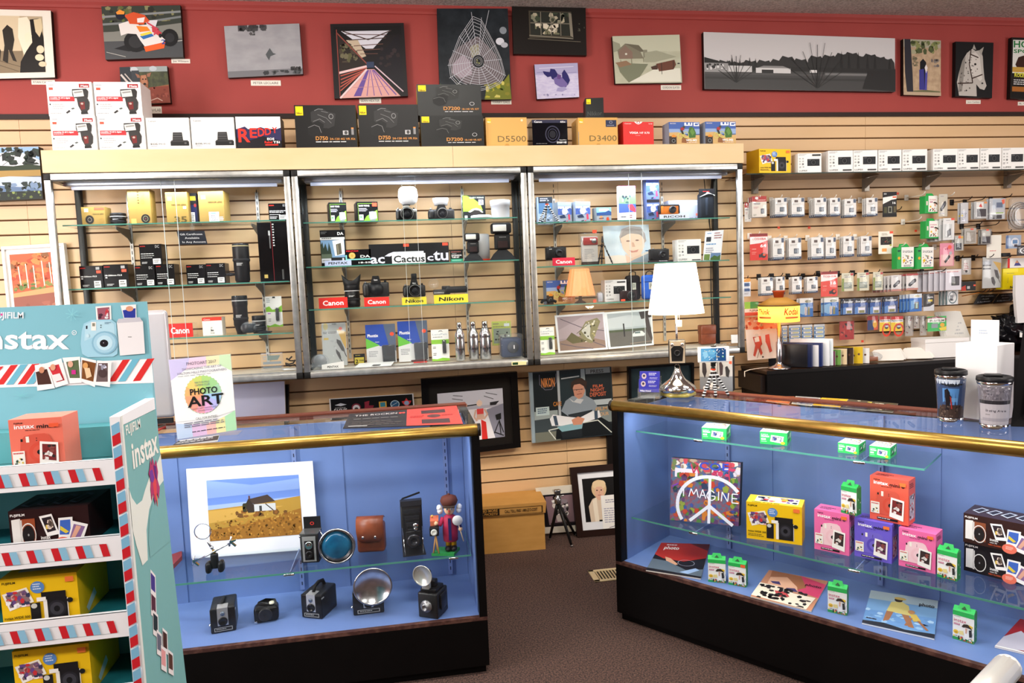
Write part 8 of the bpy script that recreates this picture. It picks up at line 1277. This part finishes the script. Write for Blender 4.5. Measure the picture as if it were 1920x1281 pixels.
# header board
b = MB(); b.box(X0-.02, SB-SF, 1.1, X1-.002, SB-SF+.012, 1.5045, M('7fbccb', .5))
HL = W(0, 590, SB); HR = W(278, 566, SB); HB = W(290, 746, SB)
def hp(u, v, l):   # u,v as pixels of the photo on the header plane
    q = W(u, v, SB-.0005-E_*l); return (q.x-ox, q.y-SF, q.z)
b.art('t -42 654 130 40 f4f6fa instax;o 139 624 4.5 4.5 f4f6fa 1;t 137 626 141 3.4 f4f6fa R;b -14 597 44 12 f4f6fa FUJIFILM;r 1 588 5 592 d84a9a;'.replace('t -42', 'b -42'), hp, 1)
b.art('p f4f4f6 0 685 284 673 288 718 0 727;'+''.join(f'p {c} {x} {684.6-x*.045+1:.0f} {x+14} {684.6-x*.045:.0f} {x-13} {722-x*.03:.0f} {x-27} {723-x*.03:.0f};' for x, c in [(q, 'd8302f') for q in (20, 60, 230, 276)]+[(q, '6fb8d0') for q in (38, 76, 248)])+'p d8302f 0 688 6 687 0 696', hp, 1)
# printed camera, printer and little photos
b.art('p f4f2f0 179 575 208 573 209 600 181 601;p 9a5a6a 182 578 205 576 206 600 184 600;s 184 580 204 598 8 5 e8e4e8 4a2a3a c9404a;p f4f2f0 226 573 255 571 256 597 232 597;p 2a3a9a 230 582 254 578 254 596 233 596;c 243 579 7 5 d99a7a;'
 'p 9fd0e4 157 607 172 600 208 599 218 606 219 628 222 640 220 664 212 669 165 670 154 664 151 645 153 622;p b4dcec 160 609 172 603 206 602 214 608 215 628 200 622 176 632 158 640;r 161 611 164 617 1c2030;r 171 604 180 620 f0eee8;r 173 606 178 612 8a8a7a;c 189 610 1 1 222;c 189 614 1 1 222;c 164 630 3.4 3.4 c4e4f0;c 196 643 24 22 86b8d0;c 196 643 21 19 a4d0e4;c 196 643 15 14 c0e2f0;c 195 644 8 7 17141a;c 194 643 1 1 aab;k 196 604 208 608 2 6a8aa0;'
 'p e9e8ea 219 604 263 598 268 603 272 663 225 667;p c9c8d0 219 604 222 598 262 595 267 603 221 606;k 240 631 250 634 1 777;'
 +''.join(f'p f5f3f2 {" ".join(map(str, o))};p {c} {" ".join(map(str, i))};' for o, i, c in (((65, 685, 88, 681, 103, 728, 70, 733), (67, 698, 88, 692, 97, 720, 71, 722), '4a2c24'), ((88, 681, 115, 672, 128, 720, 104, 727), (91, 689, 110, 683, 121, 713, 106, 717), 'c9303c'), ((117, 671, 150, 669, 153, 718, 131, 719), (124, 679, 147, 675, 150, 709, 131, 709), '5a6a4a'), ((152, 670, 180, 676, 178, 726, 153, 716), (154, 675, 180, 681, 175, 716, 153, 710), '7a4a24'), ((182, 676, 209, 678, 206, 726, 178, 722), (184, 681, 202, 681, 202, 716, 180, 716), '6a5a5a')))
 +'c 78 694 5 6 c98a6a;c 99 689 5 6 d9a080;c 132 683 5 6 d9a890;r 134 694 142 702 c9308a;c 160 686 5 6 d9a060;p e8c8a0 158 690 168 690 172 706 162 710;c 192 700 8 8 4a3a3a;s 184 682 200 694 6 4 dde 99a;p e8e4e6 96 704 112 700 118 712 104 716;'
 +''.join(f'l .8 8fd0d8 {135+12*math.cos(a):.0f} {590+12*math.sin(a):.0f} {135-12*math.cos(a):.0f} {590-12*math.sin(a):.0f};' for a in (.2, .98, 1.77, 2.55))+''.join(f'l .8 7fc4cc {40+14*math.cos(a):.0f} {742+9*math.sin(a):.0f} {40-14*math.cos(a):.0f} {742-9*math.sin(a):.0f};' for a in (.2, .98, 1.77, 2.55))+'l .8 7fc4cc 262 720 270 738 280 724 286 732', hp, 1)
b.obj('header_board', t)
# carcass
lips = [W(215, y, SF).z for y in (861, 1000, 1147, 1281)]
zt = W(206, 782, SF).z; zl = [W(120, y, SF).z for y in (868, 1013, 1160, 1300)]   # upper edges of the striped lips
lh = .052
b = MB(); b.box(X0, .194, 0, X1-.001, .2, 1.2, teal); b.box(X0, 0, 0, X0+.008, .19, 1.2, teal); b.obj('back_board', t)
b = MB(); b.box(X1-.0201, -.0015, 0, X1+.0001, .003, zt, wht); b.prism([(X1-.005, .004, 0), (X1-.005, .3, 0), (X1-.005, SB-SF, zt-.021), (X1-.005, .004, zt-.021)], (.005, 0, 0), M('7fb4b4', .5)); b.box(X1-.022, .003, 0, X1-.016, SB-SF, zt-.002, teal)
zh = HB.z
b.prism([(X1-.02, .0035, zt-.02), (X1-.02, .0035, zt), (X1-.02, SB-SF, zh), (X1-.02, SB-SF, zt-.02)], (.02, 0, 0), wht)
sp = lambda u, v, l: (X1+.0004+E_*l, (.2+.1*v/100)*u/100, zt*(1-v/100))
sq = lambda u, v, l: sp(u, v*.42, l)
s5 = lambda u, v, l: sp(u, v*.5, l)
sb_ = lambda u, v, l: sp(u, (v-31)*.3+9.5, l+9)
b.art('r 0 0 5 100 e4e6e0', sp, .22)
b.art('p e8ebe2 4 28 10 33 20 37 34 37 44 34 60 30 84 27 99 24 99 36 84 37 66 39 50 43 38 50 34 62 20 62 10 52 4 44;p 7fb4b4 40 62 40 56 48 46 60 42 76 40 99 38 99 64', sq, .22)
b.art('b 10 3.4 50 1.6 f2f4ee FUJIFILM', sp, .22)
b.art('b 20 9.4 94 4.6 f4f2ea instax', sp, .22)
b.art(''.join(f'p f2ecec {x} {y} {x+11} {y+4} {x+7} {y+12} {x-5} {y+8};p {c} {x} {y+1.2} {x+9} {y+4.4} {x+6} {y+9.6} {x-3} {y+6.6};' for x, y, c in ((38, 56, '4a3a8a'), (34, 63, '5a2a3a'), (34, 70, '2a3436'), (38, 78, '6a6a7a'), (52, 80, '4a2a1c'), (44, 85, 'e8a0a0'), (60, 90, '5a3a2c'))), s5, .22)
b.art('p b83a6a 62 36 66 31 68 36 72 31 76 37 82 34 84 42 80 46 84 52 78 58 74 52 72 62 70 56 66 60 64 52 58 56 58 48 62 44 57 39;p e04a4a 66 44 70 40 76 46 74 54 70 58 66 52;p 7a3a9a 60 38 68 38 72 44 66 46 60 44;p e8704a 70 54 74 56 72 62;p 6a2a7a 72 36 80 38 78 46 74 44', sb_, .22)
b.obj('side_panel', t)
b = MB(); fr = lambda u, v, l: (X1-.0185+.017*u/100, -.002-E_*l, zt*(1-v/100))
b.art(''.join(f'p {c} 4 {y:.2f} 96 {y-.6:.2f} 96 {y+1.1:.2f} 4 {y+1.7:.2f};' for k in range(26) for y, c in ((1.4+k*3.72, '7fb8d8'), (3.1+k*3.72, 'c9242e'))), fr, .02); b.obj('stripe_edge', t)
for k, z in enumerate(zl+[zl[3]-.17, zl[3]-.34]):
    b = MB(); b.box(X0, -.001, z-lh, X1-.02, .004, z, wht); b.box(X0, .0, z-.006, X1-.02, .012, z, wht); m_ = lambda u, v, l, z=z: (X0+(X1-.02-X0)*u/100, -.0014-E_*l, z-lh*(v/100))
    b.art('r 0 28 96 29 9aa;r 0 80 96 81 9aa;'+''.join(f'p {c} {u:.2f} 29 {u+w:.2f} 29 {u+w+.7:.2f} 80 {u+.7:.2f} 80;' for i in range(18) for u, w, c in ((95-i*5.55, 1.7, 'c9242e'), (96.8-i*5.55-.1, 1.7, '8cc0dc')) if u < 95.6), m_, 15); b.obj('striped_lip', t)
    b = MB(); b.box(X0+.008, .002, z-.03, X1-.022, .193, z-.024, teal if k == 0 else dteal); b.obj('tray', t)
b = MB(); b.box(X0+.008, .14, zl[0]-.023, X1-.022, .192, zl[0]+.045, teal); b.obj('inner_step', t)
b = MB(); b.box(X0, -.03, 0, X1, .0, .06, wht); b.obj('foot_board', t)
TY = lambda k: zl[k]-.0235
def onst(x0, x1, yt, k, Y, rot=0):
    P, w, h, r = span(x0, x1, yt, yt+60, Y, TY(k), rot); xm = (x0+x1)/2; h = W(xm, yt, P.y).z-TY(k); return P, w, h, r
P, w, h, r = onst(18, 118, 785, 0, SF+.035)
c = CAM8['coral']; carton('instant_camera_box', 'coral red instant camera box on the top tray of the turquoise display', P, w, h, .075, M('ef7a66', .4), MINI(c[0], c[1], c[2], c[3])+';r 76 10 94 17 f0603c', rot=.02, tcol='f08a78')
P, w, h, r = onst(18, 167, 953, 1, SF+.03)
carton('instant_camera_box', 'dark brown instant camera box with three photo prints on the second tray', P, w, h, .12, M('2c1718', .35), BRN('9a4a2a'), rot=.02, top=''.join(f'p 5a6070 {x} 70 {x+10} 20 {x+22} 30 {x+14} 84;p 1a1418 {x+3} 66 {x+11} 28 {x+19} 36 {x+13} 76;' for x in (4, 24, 44, 66)))
for k, (x0, x1, yt, lb) in enumerate(((1, 146, 1080, 'yellow wide instant camera box on the third tray of the display'), (25, 169, 1214, 'yellow wide instant camera box on the lowest visible tray'))):
    P, w, h, r = onst(x0, x1, yt, 2+k, SF+.03); h = min(h, .118)
    carton('instant_camera_box', lb, P, w, h, .15, M('f0c21c', .35), WIDE, rot=.02, top='r 14 10 92 80 b9b4b0;s 16 16 90 74 16 9 3a2a5a 8a3a2c 223 a8802c', rside='p c9dce0 20 84 50 60 56 76 26 96')
# pale rail end in the right foreground
q = F(1895, 1243, .5); A = VP(1895, 1240, (.62, -2.95), (1, .2)); B_ = VP(1815, 1290, (.62, -2.95), (1, .2))
A = CP+ray(1888, 1252)*1.05; B2 = CP+ray(1800, 1350)*.93
t = empty('chrome_rail', 'pale metal rail end poking in at the bottom right corner', 'rail', A); b = MB(); b.tube([(0, 0, 0), tuple(B2-A)], .019, M('d9dad6', .35, .3), 14); b.obj('rail_tube', t); b = MB(); b.sph((0, 0, 0), .019, M('e4e4e0', .4), 14); b.obj('end_plug', t)
b = MB(); z_ = B2.z; b.tube([tuple(B2-A), (B2.x-A.x, B2.y-A.y, -A.z)], .015, M('d9dad6', .35, .3), 12); b.obj('rail_post', t)
